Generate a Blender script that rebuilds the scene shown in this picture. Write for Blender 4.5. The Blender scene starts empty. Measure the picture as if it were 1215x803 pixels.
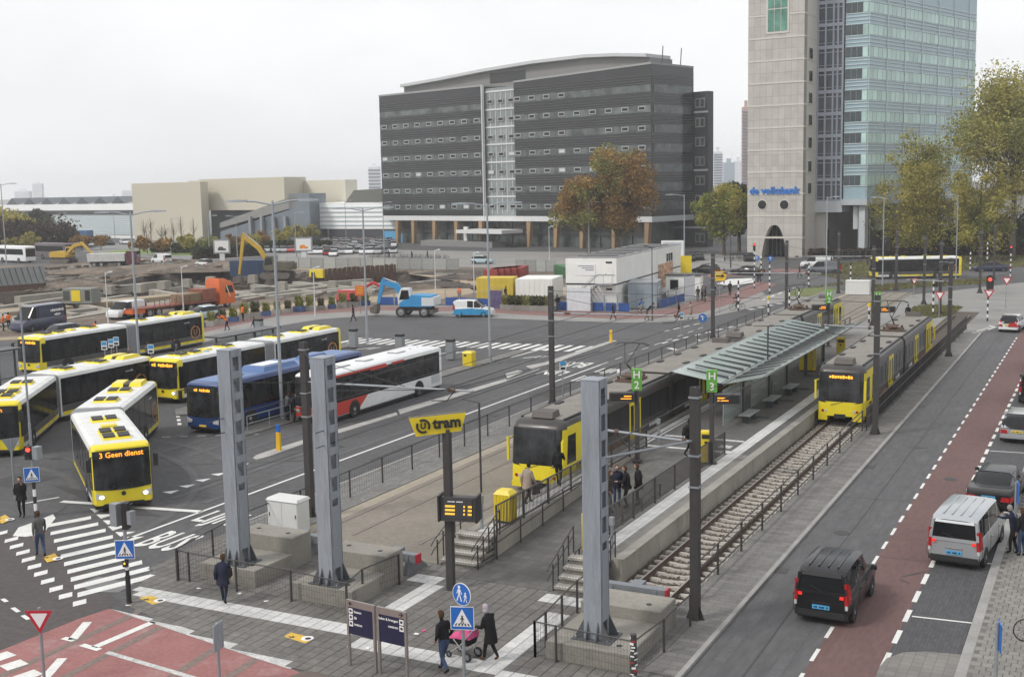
import bpy,bmesh,math,random
from mathutils import Vector as V,Matrix as MX
from mathutils.geometry import tessellate_polygon
random.seed(11)
R = math.radians
sc = bpy.context.scene
col = sc.collection
FPX,PITCH,ROLL,YAW,CH = 1406.0,0.12805,-0.0203,0.47377,13.918
_h = V((-math.sin(YAW),math.cos(YAW),0)); _r = V((math.cos(YAW),math.sin(YAW),0)); _z = V((0,0,1))
FW = _h*math.cos(PITCH) - _z*math.sin(PITCH); _u = _z*math.cos(PITCH) + _h*math.sin(PITCH)
RT = _r*math.cos(ROLL) + _u*math.sin(ROLL); UP = _u*math.cos(ROLL) - _r*math.sin(ROLL)
CAM = V((0,0,CH))
cd = bpy.data.cameras.new('camera'); cam = bpy.data.objects.new('camera',cd); col.objects.link(cam)
cd.sensor_width = 36; cd.lens = 36*FPX/1215; cd.clip_end = 6000; cd.clip_start = .5
cam.matrix_world = MX(((RT.x,UP.x,-FW.x,0),(RT.y,UP.y,-FW.y,0),(RT.z,UP.z,-FW.z,CH),(0,0,0,1)))
sc.camera = cam
def G(x,y,z=0.0):
 "photo pixel (1215 x 803) -> world point at height z"
 d = FW + RT*((x-607.5)/FPX) - UP*((y-401.5)/FPX)
 return CAM + d*((z-CH)/d.z)
def GD(x,y,depth):
 "photo pixel -> world point at a given depth along the view axis"
 return CAM + (FW + RT*((x-607.5)/FPX) - UP*((y-401.5)/FPX))*depth
def depth_of(p): return (p-CAM).dot(FW)
SUN_EL,SUN_AZ = R(46),R(-142)      # soft overcast light from the left
wd = bpy.data.worlds.new('World'); sc.world = wd; wd.use_nodes = True
nt = wd.node_tree; bg = nt.nodes['Background']
sky = nt.nodes.new('ShaderNodeTexSky'); sky.sky_type = 'NISHITA'; sky.sun_disc = False
sky.sun_elevation = SUN_EL; sky.sun_rotation = SUN_AZ; sky.air_density = 1.5; sky.dust_density = 6
k = nt.nodes.new('ShaderNodeMix'); k.data_type = 'RGBA'; k.inputs[0].default_value = .9
tc = nt.nodes.new('ShaderNodeTexCoord'); nz = nt.nodes.new('ShaderNodeTexNoise'); nz.inputs['Scale'].default_value = 1.6
nz.inputs['Detail'].default_value = 5; nz.inputs['Roughness'].default_value = .55
mp = nt.nodes.new('ShaderNodeMapping'); mp.inputs['Scale'].default_value = (1,1,2.6)
rp = nt.nodes.new('ShaderNodeValToRGB')
rp.color_ramp.elements[0].position = .3; rp.color_ramp.elements[0].color = (7.6,7.7,7.95,1)
rp.color_ramp.elements[1].position = .68; rp.color_ramp.elements[1].color = (10.0,10.05,10.1,1)
L = nt.links.new
L(tc.outputs['Generated'],mp.inputs[0]); L(mp.outputs[0],nz.inputs['Vector']); L(nz.outputs['Fac'],rp.inputs[0])
L(sky.outputs[0],k.inputs[6]); L(rp.outputs[0],k.inputs[7]); L(k.outputs[2],bg.inputs['Color'])
bg.inputs['Strength'].default_value = .094
sd = bpy.data.lights.new('sun','SUN'); sd.energy = 1.5; sd.angle = R(11); sd.color = (1,.96,.9)
sun = bpy.data.objects.new('sun',sd); col.objects.link(sun)
sdir = V((math.sin(SUN_AZ)*math.cos(SUN_EL),math.cos(SUN_AZ)*math.cos(SUN_EL),math.sin(SUN_EL)))
sun.rotation_euler = sdir.to_track_quat('Z','Y').to_euler()
vs = sc.view_settings; vs.view_transform = 'Standard'; vs.look = 'None'; vs.exposure = 0.34; vs.gamma = 1
sc.cycles.use_denoising = True; sc.cycles.max_bounces = 5; sc.cycles.transparent_max_bounces = 6
sc.cycles.diffuse_bounces = 3; sc.cycles.glossy_bounces = 3; sc.cycles.volume_bounces = 1; sc.cycles.caustics_reflective = False; sc.cycles.caustics_refractive = False
MAT = {}
def pm(name,c,rough=.6,metal=0.,var=.18,scale=2.0,bump=0.,spec=.5,rnd=0.,isl=0.,alpha=1.,emit=0.,coat=0.,pos=False,det=4,fine=0.,dirt=None,stretch=None):
 if name in MAT: return MAT[name]
 m = bpy.data.materials.new(name); m.use_nodes = True; t = m.node_tree; b = t.nodes['Principled BSDF']; N = t.nodes.new; K = t.links.new
 b.inputs['Roughness'].default_value = rough; b.inputs['Metallic'].default_value = metal
 b.inputs['Specular IOR Level'].default_value = spec; b.inputs['Alpha'].default_value = alpha
 if coat: b.inputs['Coat Weight'].default_value = coat; b.inputs['Coat Roughness'].default_value = .08
 MAT[name] = m
 if emit:
  b.inputs['Emission Color'].default_value = (*c,1); b.inputs['Emission Strength'].default_value = emit
 b.inputs['Base Color'].default_value = (*c,1)
 if var <= 0 and not rnd and not isl: return m
 if pos: src = N('ShaderNodeNewGeometry').outputs['Position']
 else: src = N('ShaderNodeTexCoord').outputs['Object']
 if stretch:
  q = N('ShaderNodeMapping'); q.inputs['Scale'].default_value = stretch; K(src,q.inputs[0]); src = q.outputs[0]
 n = N('ShaderNodeTexNoise'); n.inputs['Scale'].default_value = scale; n.inputs['Detail'].default_value = det; n.inputs['Roughness'].default_value = .62
 K(src,n.inputs['Vector'])
 r = N('ShaderNodeMapRange'); r.inputs['From Min'].default_value = .28; r.inputs['From Max'].default_value = .72
 r.inputs['To Min'].default_value = 1-var; r.inputs['To Max'].default_value = 1+var; K(n.outputs['Fac'],r.inputs['Value'])
 fac = r.outputs[0]
 def mul(a,bsock):
  q = N('ShaderNodeMath'); q.operation = 'MULTIPLY'; K(a,q.inputs[0]); K(bsock,q.inputs[1]); return q.outputs[0]
 if fine:
  n2 = N('ShaderNodeTexNoise'); n2.inputs['Scale'].default_value = scale*14; n2.inputs['Detail'].default_value = 2; K(src,n2.inputs['Vector'])
  r2 = N('ShaderNodeMapRange'); r2.inputs['From Min'].default_value = .3; r2.inputs['From Max'].default_value = .7
  r2.inputs['To Min'].default_value = 1-fine; r2.inputs['To Max'].default_value = 1+fine; K(n2.outputs['Fac'],r2.inputs['Value']); fac = mul(fac,r2.outputs[0])
 if rnd:
  o = N('ShaderNodeObjectInfo'); r3 = N('ShaderNodeMapRange'); r3.inputs['To Min'].default_value = 1-rnd; r3.inputs['To Max'].default_value = 1+rnd
  K(o.outputs['Random'],r3.inputs['Value']); fac = mul(fac,r3.outputs[0])
 if isl:
  o = N('ShaderNodeNewGeometry'); r3 = N('ShaderNodeMapRange'); r3.inputs['To Min'].default_value = 1-isl; r3.inputs['To Max'].default_value = 1+isl
  K(o.outputs['Random Per Island'],r3.inputs['Value']); fac = mul(fac,r3.outputs[0])
 x = N('ShaderNodeMix'); x.data_type = 'RGBA'; x.blend_type = 'MULTIPLY'; x.inputs[0].default_value = 1; x.inputs[6].default_value = (*c,1); K(fac,x.inputs[7])
 out = x.outputs[2]
 if dirt:
  n4 = N('ShaderNodeTexNoise'); n4.inputs['Scale'].default_value = dirt[1]; n4.inputs['Detail'].default_value = 6; n4.inputs['Roughness'].default_value = .7; K(src,n4.inputs['Vector'])
  r4 = N('ShaderNodeMapRange'); r4.inputs['From Min'].default_value = dirt[2]; r4.inputs['From Max'].default_value = dirt[2]+.16; K(n4.outputs['Fac'],r4.inputs['Value'])
  q = N('ShaderNodeMath'); q.operation = 'MULTIPLY'; q.inputs[1].default_value = dirt[3]; K(r4.outputs[0],q.inputs[0])
  y = N('ShaderNodeMix'); y.data_type = 'RGBA'; y.inputs[7].default_value = (*dirt[0],1); K(q.outputs[0],y.inputs[0]); K(out,y.inputs[6]); out = y.outputs[2]
 K(out,b.inputs['Base Color'])
 if bump:
  bp = N('ShaderNodeBump'); bp.inputs['Strength'].default_value = bump; bp.inputs['Distance'].default_value = .03
  K((n2 if fine else n).outputs['Fac'],bp.inputs['Height']); K(bp.outputs[0],b.inputs['Normal'])
 return m
def brickmat(name,c,mortar,bw,bh,ang=0,var=.16,rough=.75,mort=.012,off=.5,bump=.5,big=.12,plane='XY',dirt=0.0):
 "paving or cladding joints laid out in metres on world positions"
 if name in MAT: return MAT[name]
 m = bpy.data.materials.new(name); m.use_nodes = True; t = m.node_tree; b = t.nodes['Principled BSDF']; N = t.nodes.new; K = t.links.new; MAT[name] = m
 b.inputs['Roughness'].default_value = rough; b.inputs['Specular IOR Level'].default_value = .3
 p = N('ShaderNodeNewGeometry').outputs['Position'] if plane == 'XY' else N('ShaderNodeTexCoord').outputs['Object']
 mp = N('ShaderNodeMapping'); K(p,mp.inputs[0]); mp.inputs['Rotation'].default_value = (0,0,ang) if plane == 'XY' else ((R(-90),0,0) if plane == 'XZ' else (0,R(90),R(90)))
 br = N('ShaderNodeTexBrick'); K(mp.outputs[0],br.inputs['Vector']); br.inputs['Scale'].default_value = 1
 br.offset = off; br.inputs['Brick Width'].default_value = bw; br.inputs['Row Height'].default_value = bh; br.inputs['Mortar Size'].default_value = mort; br.inputs['Mortar Smooth'].default_value = .2
 br.inputs['Color1'].default_value = (*[q*(1-var) for q in c],1); br.inputs['Color2'].default_value = (*[q*(1+var) for q in c],1); br.inputs['Mortar'].default_value = (*mortar,1)
 n = N('ShaderNodeTexNoise'); n.inputs['Scale'].default_value = .45; n.inputs['Detail'].default_value = 8; n.inputs['Roughness'].default_value = .68; K(p,n.inputs['Vector'])
 r = N('ShaderNodeMapRange'); r.inputs['From Min'].default_value = .3; r.inputs['From Max'].default_value = .7; r.inputs['To Min'].default_value = 1-big-dirt; r.inputs['To Max'].default_value = 1+big; K(n.outputs['Fac'],r.inputs['Value'])
 x = N('ShaderNodeMix'); x.data_type = 'RGBA'; x.blend_type = 'MULTIPLY'; x.inputs[0].default_value = 1; K(br.outputs['Color'],x.inputs[6]); K(r.outputs[0],x.inputs[7])
 K(x.outputs[2],b.inputs['Base Color'])
 if bump:
  iv = N('ShaderNodeMath'); iv.operation = 'SUBTRACT'; iv.inputs[0].default_value = 1; K(br.outputs['Fac'],iv.inputs[1])
  bp = N('ShaderNodeBump'); bp.inputs['Strength'].default_value = bump; bp.inputs['Distance'].default_value = .02; K(iv.outputs[0],bp.inputs['Height']); K(bp.outputs[0],b.inputs['Normal'])
 return m
asphalt = pm('asphalt',(.094,.094,.098),.85,var=.2,scale=.22,bump=.25,spec=.25,pos=True,det=8,fine=.13,dirt=((.055,.055,.058),.11,.52,.65))
asphalt2 = pm('asphalt_brown',(.088,.079,.077),.85,var=.11,scale=.3,bump=.25,spec=.25,pos=True,det=8,fine=.12,dirt=((.066,.06,.058),.2,.56,.55))
asphalt3 = pm('asphalt_street',(.104,.104,.108),.85,var=.12,scale=.2,bump=.25,spec=.25,pos=True,det=8,fine=.12,dirt=((.058,.057,.06),.16,.54,.55),stretch=(1.6,.35,1))
asph_patch = pm('asphalt_patch',(.07,.07,.073),.88,var=.12,scale=.8,bump=.25,spec=.25,pos=True,fine=.15)
redlane = pm('red_asphalt',(.142,.088,.084),.85,var=.12,scale=.3,bump=.2,spec=.25,pos=True,det=8,fine=.1,dirt=((.1,.072,.07),.3,.54,.6),stretch=(1.5,.4,1))
redsurf = pm('red_cycle_surface',(.29,.135,.13),.85,var=.13,scale=.6,bump=.2,spec=.25,pos=True,det=8,fine=.1,dirt=((.36,.27,.26),.4,.53,.75))
redpave = pm('red_brick_pave',(.21,.125,.115),.85,var=.13,scale=.4,pos=True,fine=.14,spec=.25,dirt=((.17,.14,.135),.3,.55,.6))
white = pm('road_paint',(.66,.66,.64),.7,var=.1,scale=1.5,pos=True,fine=.12,spec=.3,dirt=((.3,.3,.3),1.1,.58,.55))
whited = pm('worn_paint',(.5,.5,.49),.75,var=.18,scale=1.5,pos=True,fine=.25,spec=.3,dirt=((.2,.2,.2),1.4,.52,.75))
yelpaint = pm('yellow_tile_paint',(.62,.4,.06),.7,var=.15,scale=5,pos=True,fine=.2)
pavemat = pm('grey_paver',(.142,.136,.127),.82,var=.16,scale=.4,pos=True,fine=.14,rnd=.1,isl=.12,spec=.3,dirt=((.12,.112,.1),.5,.55,.5))
pavewhite = pm('white_paver',(.52,.52,.51),.8,var=.1,scale=.9,pos=True,fine=.1,rnd=.1,isl=.1,spec=.3,dirt=((.3,.29,.28),.9,.58,.6))
joint = pm('joint_sand',(.135,.128,.118),.95,var=.2,scale=1,pos=True)
pave_far = brickmat('paving_grey',(.175,.169,.161),(.11,.105,.1),.6,.3,ang=0,dirt=.1)
pave_plat = brickmat('paving_platform',(.112,.108,.105),(.08,.078,.075),.3,.3,ang=0,var=.14,off=0,big=.1,dirt=.1)
pave_edge = brickmat('paving_edge',(.2,.192,.18),(.15,.14,.13),.3,.3,ang=0,var=.1,off=0,big=.12,dirt=.12)
pave_whites = brickmat('paving_white',(.55,.55,.54),(.33,.33,.32),.3,.3,ang=0,var=.08,off=0,big=.12,dirt=.1)
pave_left = brickmat('paving_verge',(.2,.196,.188),(.13,.13,.12),.3,.15,ang=R(90),var=.14,big=.14,dirt=.1)
pave_park = brickmat('paving_parking',(.08,.08,.085),(.06,.06,.063),.22,.11,ang=R(90),var=.14,mort=.008,big=.1)
concrete = pm('concrete',(.26,.246,.218),.85,var=.18,scale=.8,bump=.25,spec=.3,det=8,fine=.08,dirt=((.15,.145,.125),1.6,.52,.6))
conc_track = pm('track_concrete',(.22,.198,.168),.88,var=.13,scale=.35,bump=.2,spec=.25,pos=True,det=8,fine=.1,dirt=((.16,.145,.125),.3,.53,.6))
conc_wall = pm('platform_wall_concrete',(.33,.312,.27),.85,var=.16,scale=.7,bump=.2,spec=.3,det=8,fine=.06,dirt=((.17,.155,.12),1.1,.52,.7),stretch=(1,1,.35))
kerbmat = pm('kerb_stone',(.29,.285,.275),.82,var=.16,scale=1.1,pos=True,fine=.08,spec=.3)
ballast = pm('ballast_bed',(.09,.073,.06),.95,var=.35,scale=9,bump=.8,pos=True,det=6,fine=.3)
stone = pm('ballast_stone',(.135,.108,.088),.9,var=.2,scale=6,isl=.45,pos=True)
sleeperm = pm('concrete_sleeper',(.36,.338,.3),.85,var=.2,scale=3,rnd=.12,fine=.1)
rail_rust = pm('rusty_rail',(.115,.072,.052),.75,var=.25,scale=4,metal=.2)
rail_top = pm('rail_top',(.34,.32,.3),.38,metal=.7,var=.1,scale=3)
steel_blue = pm('galvanised_blue_steel',(.3,.33,.37),.52,metal=.25,var=.14,scale=1.1,fine=.07,dirt=((.19,.2,.215),1.6,.5,.65),stretch=(2.2,2.2,.22))
pole_black = pm('dark_painted_steel',(.05,.045,.046),.5,var=.14,scale=3,spec=.4)
pole_grey = pm('grey_painted_steel',(.27,.29,.31),.5,metal=.25,var=.1,scale=2)
black = pm('black_plastic',(.018,.018,.019),.55,var=.1)
rubber = pm('tyre_rubber',(.022,.022,.023),.85,var=.15,scale=8)
rim = pm('wheel_rim',(.32,.32,.33),.4,metal=.55,var=.12,scale=8)
yellow = pm('livery_yellow',(.76,.62,.02),.35,var=.07,scale=1.2,coat=.25,dirt=((.42,.35,.06),.9,.56,.4))
yellow2 = pm('yellow_furniture',(.72,.55,.02),.42,var=.06,scale=3)
buswhite = pm('bus_roof_white',(.66,.67,.66),.5,var=.09,scale=1.3,fine=.05,dirt=((.42,.42,.4),1.2,.56,.5))
glassd = pm('dark_glass',(.012,.013,.015),.09,var=.0,spec=.32)
glassf = pm('windscreen_glass',(.03,.032,.035),.1,var=.9,scale=1.1,spec=.4,det=4)
glassw = pm('bus_window_glass',(.022,.023,.025),.1,var=.7,scale=1.8,spec=.35,det=3)
busgrey = pm('bus_dark_grey',(.085,.08,.08),.45,var=.08,coat=.15)
bellows = pm('rubber_bellows',(.24,.245,.255),.8,var=.15,scale=5)
chrome = pm('chrome',(.55,.55,.56),.25,metal=.9,var=0)
ledor = pm('led_orange',(1,.34,.02),.5,var=0,emit=1.3)
ledy = pm('led_yellow',(1,.55,.05),.5,var=0,emit=.3)
lampon = pm('headlamp_lit',(1,.97,.85),.3,var=0,emit=3.0)
lampoff = pm('headlamp_lens',(.5,.5,.5),.15,var=0,spec=.7)
redl = pm('tail_lamp',(.36,.012,.014),.25,var=0)
redon = pm('red_signal_lit',(1,.05,.03),.3,var=0,emit=2.5)
amberon = pm('amber_signal_lit',(1,.4,.03),.3,var=0,emit=1.5)
greenon = pm('green_signal_lit',(.05,.8,.3),.3,var=0,emit=1.5)
signblue = pm('sign_blue',(.02,.13,.47),.4,var=.04)
signgreen = pm('sign_green',(.12,.36,.05),.45,var=.04)
signnavy = pm('sign_navy',(.012,.016,.05),.4,var=.05)
signwhite = pm('sign_white',(.75,.75,.75),.45,var=.03)
signred = pm('sign_red',(.45,.02,.04),.45,var=.04)
plateblue = pm('taxi_plate_blue',(.08,.35,.62),.45,var=.03)
plateyel = pm('plate_yellow',(.8,.55,.05),.45,var=.03)
orange_ring = pm('logo_orange',(.42,.2,.06),.5,var=.08)
skin = pm('skin',(.42,.25,.18),.6,var=.06)
class MB:
 def __init__(s,X=None):
  s.v = []; s.f = []; s.mi = []; s.X = X or MX.Identity(4); s.m = 0
 def add(s,vs,fs):
  n = len(s.v); X = s.X
  s.v += [tuple(X @ V(v)) for v in vs]; s.f += [tuple(i+n for i in f) for f in fs]; s.mi += [s.m]*len(fs); return s
 def bx(s,x0,x1,y0,y1,z0,z1):
  return s.add([(x0,y0,z0),(x1,y0,z0),(x1,y1,z0),(x0,y1,z0),(x0,y0,z1),(x1,y0,z1),(x1,y1,z1),(x0,y1,z1)],
      [(3,2,1,0),(4,5,6,7),(0,1,5,4),(1,2,6,5),(2,3,7,6),(3,0,4,7)])
 def box(s,c,d,rz=0.0):
  X = s.X; s.X = X @ MX.Translation(V(c)) @ MX.Rotation(rz,4,'Z'); a,b,h = d[0]/2,d[1]/2,d[2]/2
  s.bx(-a,a,-b,b,-h,h); s.X = X; return s
 def tbox(s,c,d,t):
  "box with a smaller top (t = inset)"
  a,b,h = d[0]/2,d[1]/2,d[2]/2; x,y,z = c
  return s.add([(x-a,y-b,z-h),(x+a,y-b,z-h),(x+a,y+b,z-h),(x-a,y+b,z-h),(x-a+t,y-b+t,z+h),(x+a-t,y-b+t,z+h),(x+a-t,y+b-t,z+h),(x-a+t,y+b-t,z+h)],
      [(3,2,1,0),(4,5,6,7),(0,1,5,4),(1,2,6,5),(2,3,7,6),(3,0,4,7)])
 def cyl(s,p,q,r,r2=None,n=10,cap=True):
  p,q = V(p),V(q); r2 = r if r2 is None else r2; d = (q-p);
  if d.length < 1e-6: return s
  d.normalize(); a = d.orthogonal().normalized(); b = d.cross(a)
  vs = [p+(a*math.cos(6.28318*i/n)+b*math.sin(6.28318*i/n))*r for i in range(n)]+[q+(a*math.cos(6.28318*i/n)+b*math.sin(6.28318*i/n))*r2 for i in range(n)]
  fs = [(i,(i+1) % n,n+(i+1) % n,n+i) for i in range(n)]
  if cap: fs += [tuple(range(n-1,-1,-1)),tuple(range(n,2*n))]
  return s.add(vs,fs)
 def tube(s,pts,r,n=6):
  for a,b in zip(pts[:-1],pts[1:]): s.cyl(a,b,r,n=n)
  return s
 def prism(s,poly,z0,z1):
  n = len(poly); a = sum(poly[i][0]*poly[(i+1) % n][1]-poly[(i+1) % n][0]*poly[i][1] for i in range(n))
  if a < 0: poly = poly[::-1]
  vs = [(p[0],p[1],z0) for p in poly]+[(p[0],p[1],z1) for p in poly]
  fs = [(i,(i+1) % n,n+(i+1) % n,n+i) for i in range(n)]
  fs += [tuple(range(n-1,-1,-1)),tuple(range(n,2*n))]
  return s.add(vs,fs)
 def slab(s,pts,t):
  "planar polygon extruded by vector t"
  pts = [V(p) for p in pts]; t = V(t); n = len(pts)
  nr = V((0,0,0))
  for i in range(n): nr += pts[i].cross(pts[(i+1) % n])
  if nr.dot(t) < 0: pts = pts[::-1]
  vs = pts+[p+t for p in pts]
  return s.add(vs,[(i,(i+1) % n,n+(i+1) % n,n+i) for i in range(n)]+[tuple(range(n-1,-1,-1)),tuple(range(n,2*n))])
 def loft(s,rings,cap=True):
  n = len(rings[0]); vs = [p for r in rings for p in r]; fs = []
  for k in range(len(rings)-1):
   for i in range(n): fs.append((k*n+i,k*n+(i+1) % n,(k+1)*n+(i+1) % n,(k+1)*n+i))
  if cap: fs += [tuple(range(n-1,-1,-1)),tuple(range((len(rings)-1)*n,len(rings)*n))]
  return s.add(vs,fs)
 def strip(s,rows):
  "open grid of rows"
  n = len(rows[0]); vs = [p for r in rows for p in r]
  return s.add(vs,[(k*n+i,k*n+i+1,(k+1)*n+i+1,(k+1)*n+i) for k in range(len(rows)-1) for i in range(n-1)])
 def sphere(s,c,rx,ry=None,rz=None,n=10,m=6):
  ry = ry or rx; rz = rz or rx; vs = [(c[0],c[1],c[2]-rz)]
  for j in range(1,m):
   t = math.pi*j/m-math.pi/2
   vs += [(c[0]+rx*math.cos(t)*math.cos(6.28318*i/n),c[1]+ry*math.cos(t)*math.sin(6.28318*i/n),c[2]+rz*math.sin(t)) for i in range(n)]
  vs.append((c[0],c[1],c[2]+rz)); fs = [(0,1+(i+1) % n,1+i) for i in range(n)]
  for j in range(m-2): fs += [(1+j*n+i,1+j*n+(i+1) % n,1+(j+1)*n+(i+1) % n,1+(j+1)*n+i) for i in range(n)]
  e = len(vs)-1; fs += [(e,1+(m-2)*n+i,1+(m-2)*n+(i+1) % n) for i in range(n)]
  return s.add(vs,fs)
 def mesh(s,name,mats,smooth=0):
  me = bpy.data.meshes.new(name); me.from_pydata(s.v,[],s.f)
  for mt in (mats if isinstance(mats,(list,tuple)) else [mats]): me.materials.append(mt)
  if any(s.mi): me.polygons.foreach_set('material_index',s.mi)
  if smooth:
   me.polygons.foreach_set('use_smooth',[True]*len(s.f)); me.set_sharp_from_angle(angle=R(smooth))
  me.update(); return me
 def build(s,name,mats,parent=None,smooth=0,**kw):
  return link(name,s.mesh(name,mats,smooth),parent,**kw)
def link(name,me,parent=None,loc=None,rz=None):
 o = bpy.data.objects.new(name,me); col.objects.link(o)
 if parent: o.parent = parent
 if loc is not None: o.location = loc
 if rz is not None: o.rotation_euler = (0,0,rz)
 return o
def thing(name,label,cat,loc=(0,0,0),rz=0,group=None):
 o = link(name,None,None,loc,rz); o.empty_display_size = .2; return tag(o,label,cat,group)
def tag(o,label=None,cat=None,group=None,kind=None):
 if label: o['label'] = label
 if cat: o['category'] = cat
 if group: o['group'] = group
 if kind: o['kind'] = kind
 return o
def struct(name,mb,mats,**kw): return tag(mb.build(name,mats,**kw),kind='structure')
KIDS = {}
def kids(o): return [c for c in col.objects if c.parent == o]
def copy_tree(o,loc,rz,label=None,group=None,parent=None,ch=None):
 c = o.copy(); col.objects.link(c); c.parent = parent
 if loc is not None: c.location = loc
 if rz is not None: c.rotation_euler = (0,0,rz)
 if label: c['label'] = label
 if group: c['group'] = group
 key = o.name
 if key not in KIDS: KIDS[key] = [q.name for q in col.objects if q.parent == o]
 for q in KIDS[key]: copy_tree(col.objects[q],None,None,parent=c)
 return c
def text_mesh(txt,size,depth=.004,align='CENTER',bold=0.0,sx=1.0,sy=1.0):
 "text in the XY plane as (verts, faces)"
 if txt[0] == '#':   # lettering too blurred to read: a row of letter-sized blocks
  m = MB(); n = len(txt)
  for i,c in enumerate(txt):
   x = (i-(n-1)/2)*.56*size; h = size*(.36 if i % 3 else .27)
   if c == '#': m.bx(x-.22*size,x+.22*size,-h*.9,h*.9 if i % 2 else h*.6,-depth,depth)
  return m.v,m.f
 cu = bpy.data.curves.new('t','FONT'); cu.body = txt; cu.size = size; cu.align_x = align; cu.align_y = 'CENTER'; cu.extrude = depth; cu.offset = bold; cu.resolution_u = 2
 ob = bpy.data.objects.new('t',cu); me = bpy.data.meshes.new_from_object(ob)
 vs = [(v.co.x*sx,v.co.y*sy,v.co.z) for v in me.vertices]; fs = [tuple(p.vertices) for p in me.polygons]
 bpy.data.objects.remove(ob); bpy.data.meshes.remove(me); return vs,fs
def add_text(mb,txt,size,X,**kw):
 vs,fs = text_mesh(txt,size,**kw); S = mb.X; mb.X = S @ X; mb.add(vs,fs); mb.X = S; return mb
def frame(o,xaxis,yaxis):
 "matrix with origin o and given x and y axes"
 x = V(xaxis).normalized(); y = V(yaxis).normalized(); z = x.cross(y)
 return MX(((x.x,y.x,z.x,o[0]),(x.y,y.y,z.y,o[1]),(x.z,y.z,z.z,o[2]),(0,0,0,1)))
def pxpoly(pts,z=0.0): return [(G(x,y,z).x,G(x,y,z).y) for x,y in pts]
def sheet(name,poly,z,mat,parent=None):
 "flat polygon sheet (world XY)"
 n = len(poly); a = sum(poly[i][0]*poly[(i+1) % n][1]-poly[(i+1) % n][0]*poly[i][1] for i in range(n))
 if a < 0: poly = poly[::-1]
 tris = tessellate_polygon([[V((p[0],p[1],0)) for p in poly]])
 m = MB(); fs = []
 for t in tris:
  p = [poly[i] for i in t]; ar = (p[1][0]-p[0][0])*(p[2][1]-p[0][1])-(p[2][0]-p[0][0])*(p[1][1]-p[0][1])
  fs.append(tuple(t) if ar > 0 else tuple(t[::-1]))
 m.add([(p[0],p[1],z) for p in poly],fs); o = m.build(name,mat,parent)
 return o
def inside(p,poly):
 c = False; n = len(poly); j = n-1
 for i in range(n):
  a,b = poly[i],poly[j]
  if (a[1] > p[1]) != (b[1] > p[1]) and p[0] < (b[0]-a[0])*(p[1]-a[1])/(b[1]-a[1])+a[0]: c = not c
  j = i
 return c
def rect(x0,x1,y0,y1): return [(x0,y0),(x1,y0),(x1,y1),(x0,y1)]
# ================================================================ GROUND
pit_rim = pxpoly([(-40,393),(60,383),(150,369),(290,356),(440,347),(555,334),(520,325),(470,325),(385,330),(330,330),(262,319),(180,325),(100,343),(-40,349)])
PITZ = -2.6
def holed(name,outer,hole,z,mat):
 polys = [[V((p[0],p[1],0)) for p in outer],[V((p[0],p[1],0)) for p in hole]]
 fl = outer+hole; fs = []
 for t in tessellate_polygon(polys):
  p = [fl[i] for i in t]; ar = (p[1][0]-p[0][0])*(p[2][1]-p[0][1])-(p[2][0]-p[0][0])*(p[1][1]-p[0][1])
  fs.append(tuple(t) if ar > 0 else tuple(t[::-1]))
 m = MB(); m.add([(p[0],p[1],z) for p in fl],fs); return struct(name,m,mat)
holed('ground',[(-2500,-120),(2500,-120),(2500,4200),(-2500,4200)],pit_rim,0.0,asphalt)
dirt = pm('site_dirt',(.15,.118,.09),.95,var=.5,scale=.2,bump=.6,pos=True,det=10,fine=.3,dirt=((.055,.046,.04),.14,.49,.85))
dirtdark = pm('pit_mud',(.085,.07,.06),.9,var=.4,scale=.2,bump=.6,pos=True,det=9,fine=.25,dirt=((.03,.027,.026),.15,.5,.8))
sand = pm('site_sand',(.33,.265,.185),.95,var=.2,scale=.2,bump=.4,pos=True,det=9,fine=.12,dirt=((.2,.16,.12),.12,.52,.7))
grassm = pm('grass_turf',(.11,.14,.04),.95,var=.3,scale=.3,bump=.4,pos=True,det=8,fine=.3,dirt=((.2,.16,.085),.2,.5,.75))
grassg = pm('lawn_green',(.14,.2,.045),.95,var=.25,scale=.1,pos=True,det=8,fine=.25)
lightpave = pm('far_paving',(.24,.235,.225),.85,var=.12,scale=.2,pos=True,det=8,fine=.1,dirt=((.16,.158,.15),.12,.54,.6))
siteouter = pxpoly([(-60,408),(130,399),(245,390),(330,372),(450,361.5),(560,360),(682,365),(684,345),(700,330),(660,319),(560,316.5),(340,309),(200,304),(60,314),(-60,316)])
holed('site_ground',siteouter,pit_rim,.005,dirt)
m = MB(); n = len(pit_rim)
cx_ = sum(p[0] for p in pit_rim)/n; cy_ = sum(p[1] for p in pit_rim)/n
inner = [(p[0]+(cx_-p[0])*.05,p[1]+(cy_-p[1])*.05) for p in pit_rim]
rr = random.Random(3)
for i in range(n):
 j = (i+1) % n; K = 14
 rows = []
 for t in range(4):
  row = []
  for q in range(K+1):
   u = q/K; a = (pit_rim[i][0]*(1-u)+pit_rim[j][0]*u,pit_rim[i][1]*(1-u)+pit_rim[j][1]*u); b = (inner[i][0]*(1-u)+inner[j][0]*u,inner[i][1]*(1-u)+inner[j][1]*u)
   w = t/3; jz = rr.uniform(-.25,.25) if 0 < t < 3 and 0 < q < K else 0
   row.append((a[0]*(1-w)+b[0]*w,a[1]*(1-w)+b[1]*w,PITZ*w+jz))
  rows.append(row)
 m.strip(rows)
struct('pit_wall',m,dirtdark)
o = sheet('pit_floor',inner,PITZ,dirtdark); tag(o,kind='structure')
def area(name,pts,mat,z=.006,px=True):
 o = sheet(name,pxpoly(pts) if px else pts,z,mat); tag(o,kind='structure'); return o
area('haul_road',[(-60,405),(60,396),(160,386),(262,369),(330,361),(450,351),(556,338),(585,344),(520,355),(440,359),(330,369),(240,387),(120,397),(-60,407)],sand,.012)
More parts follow.
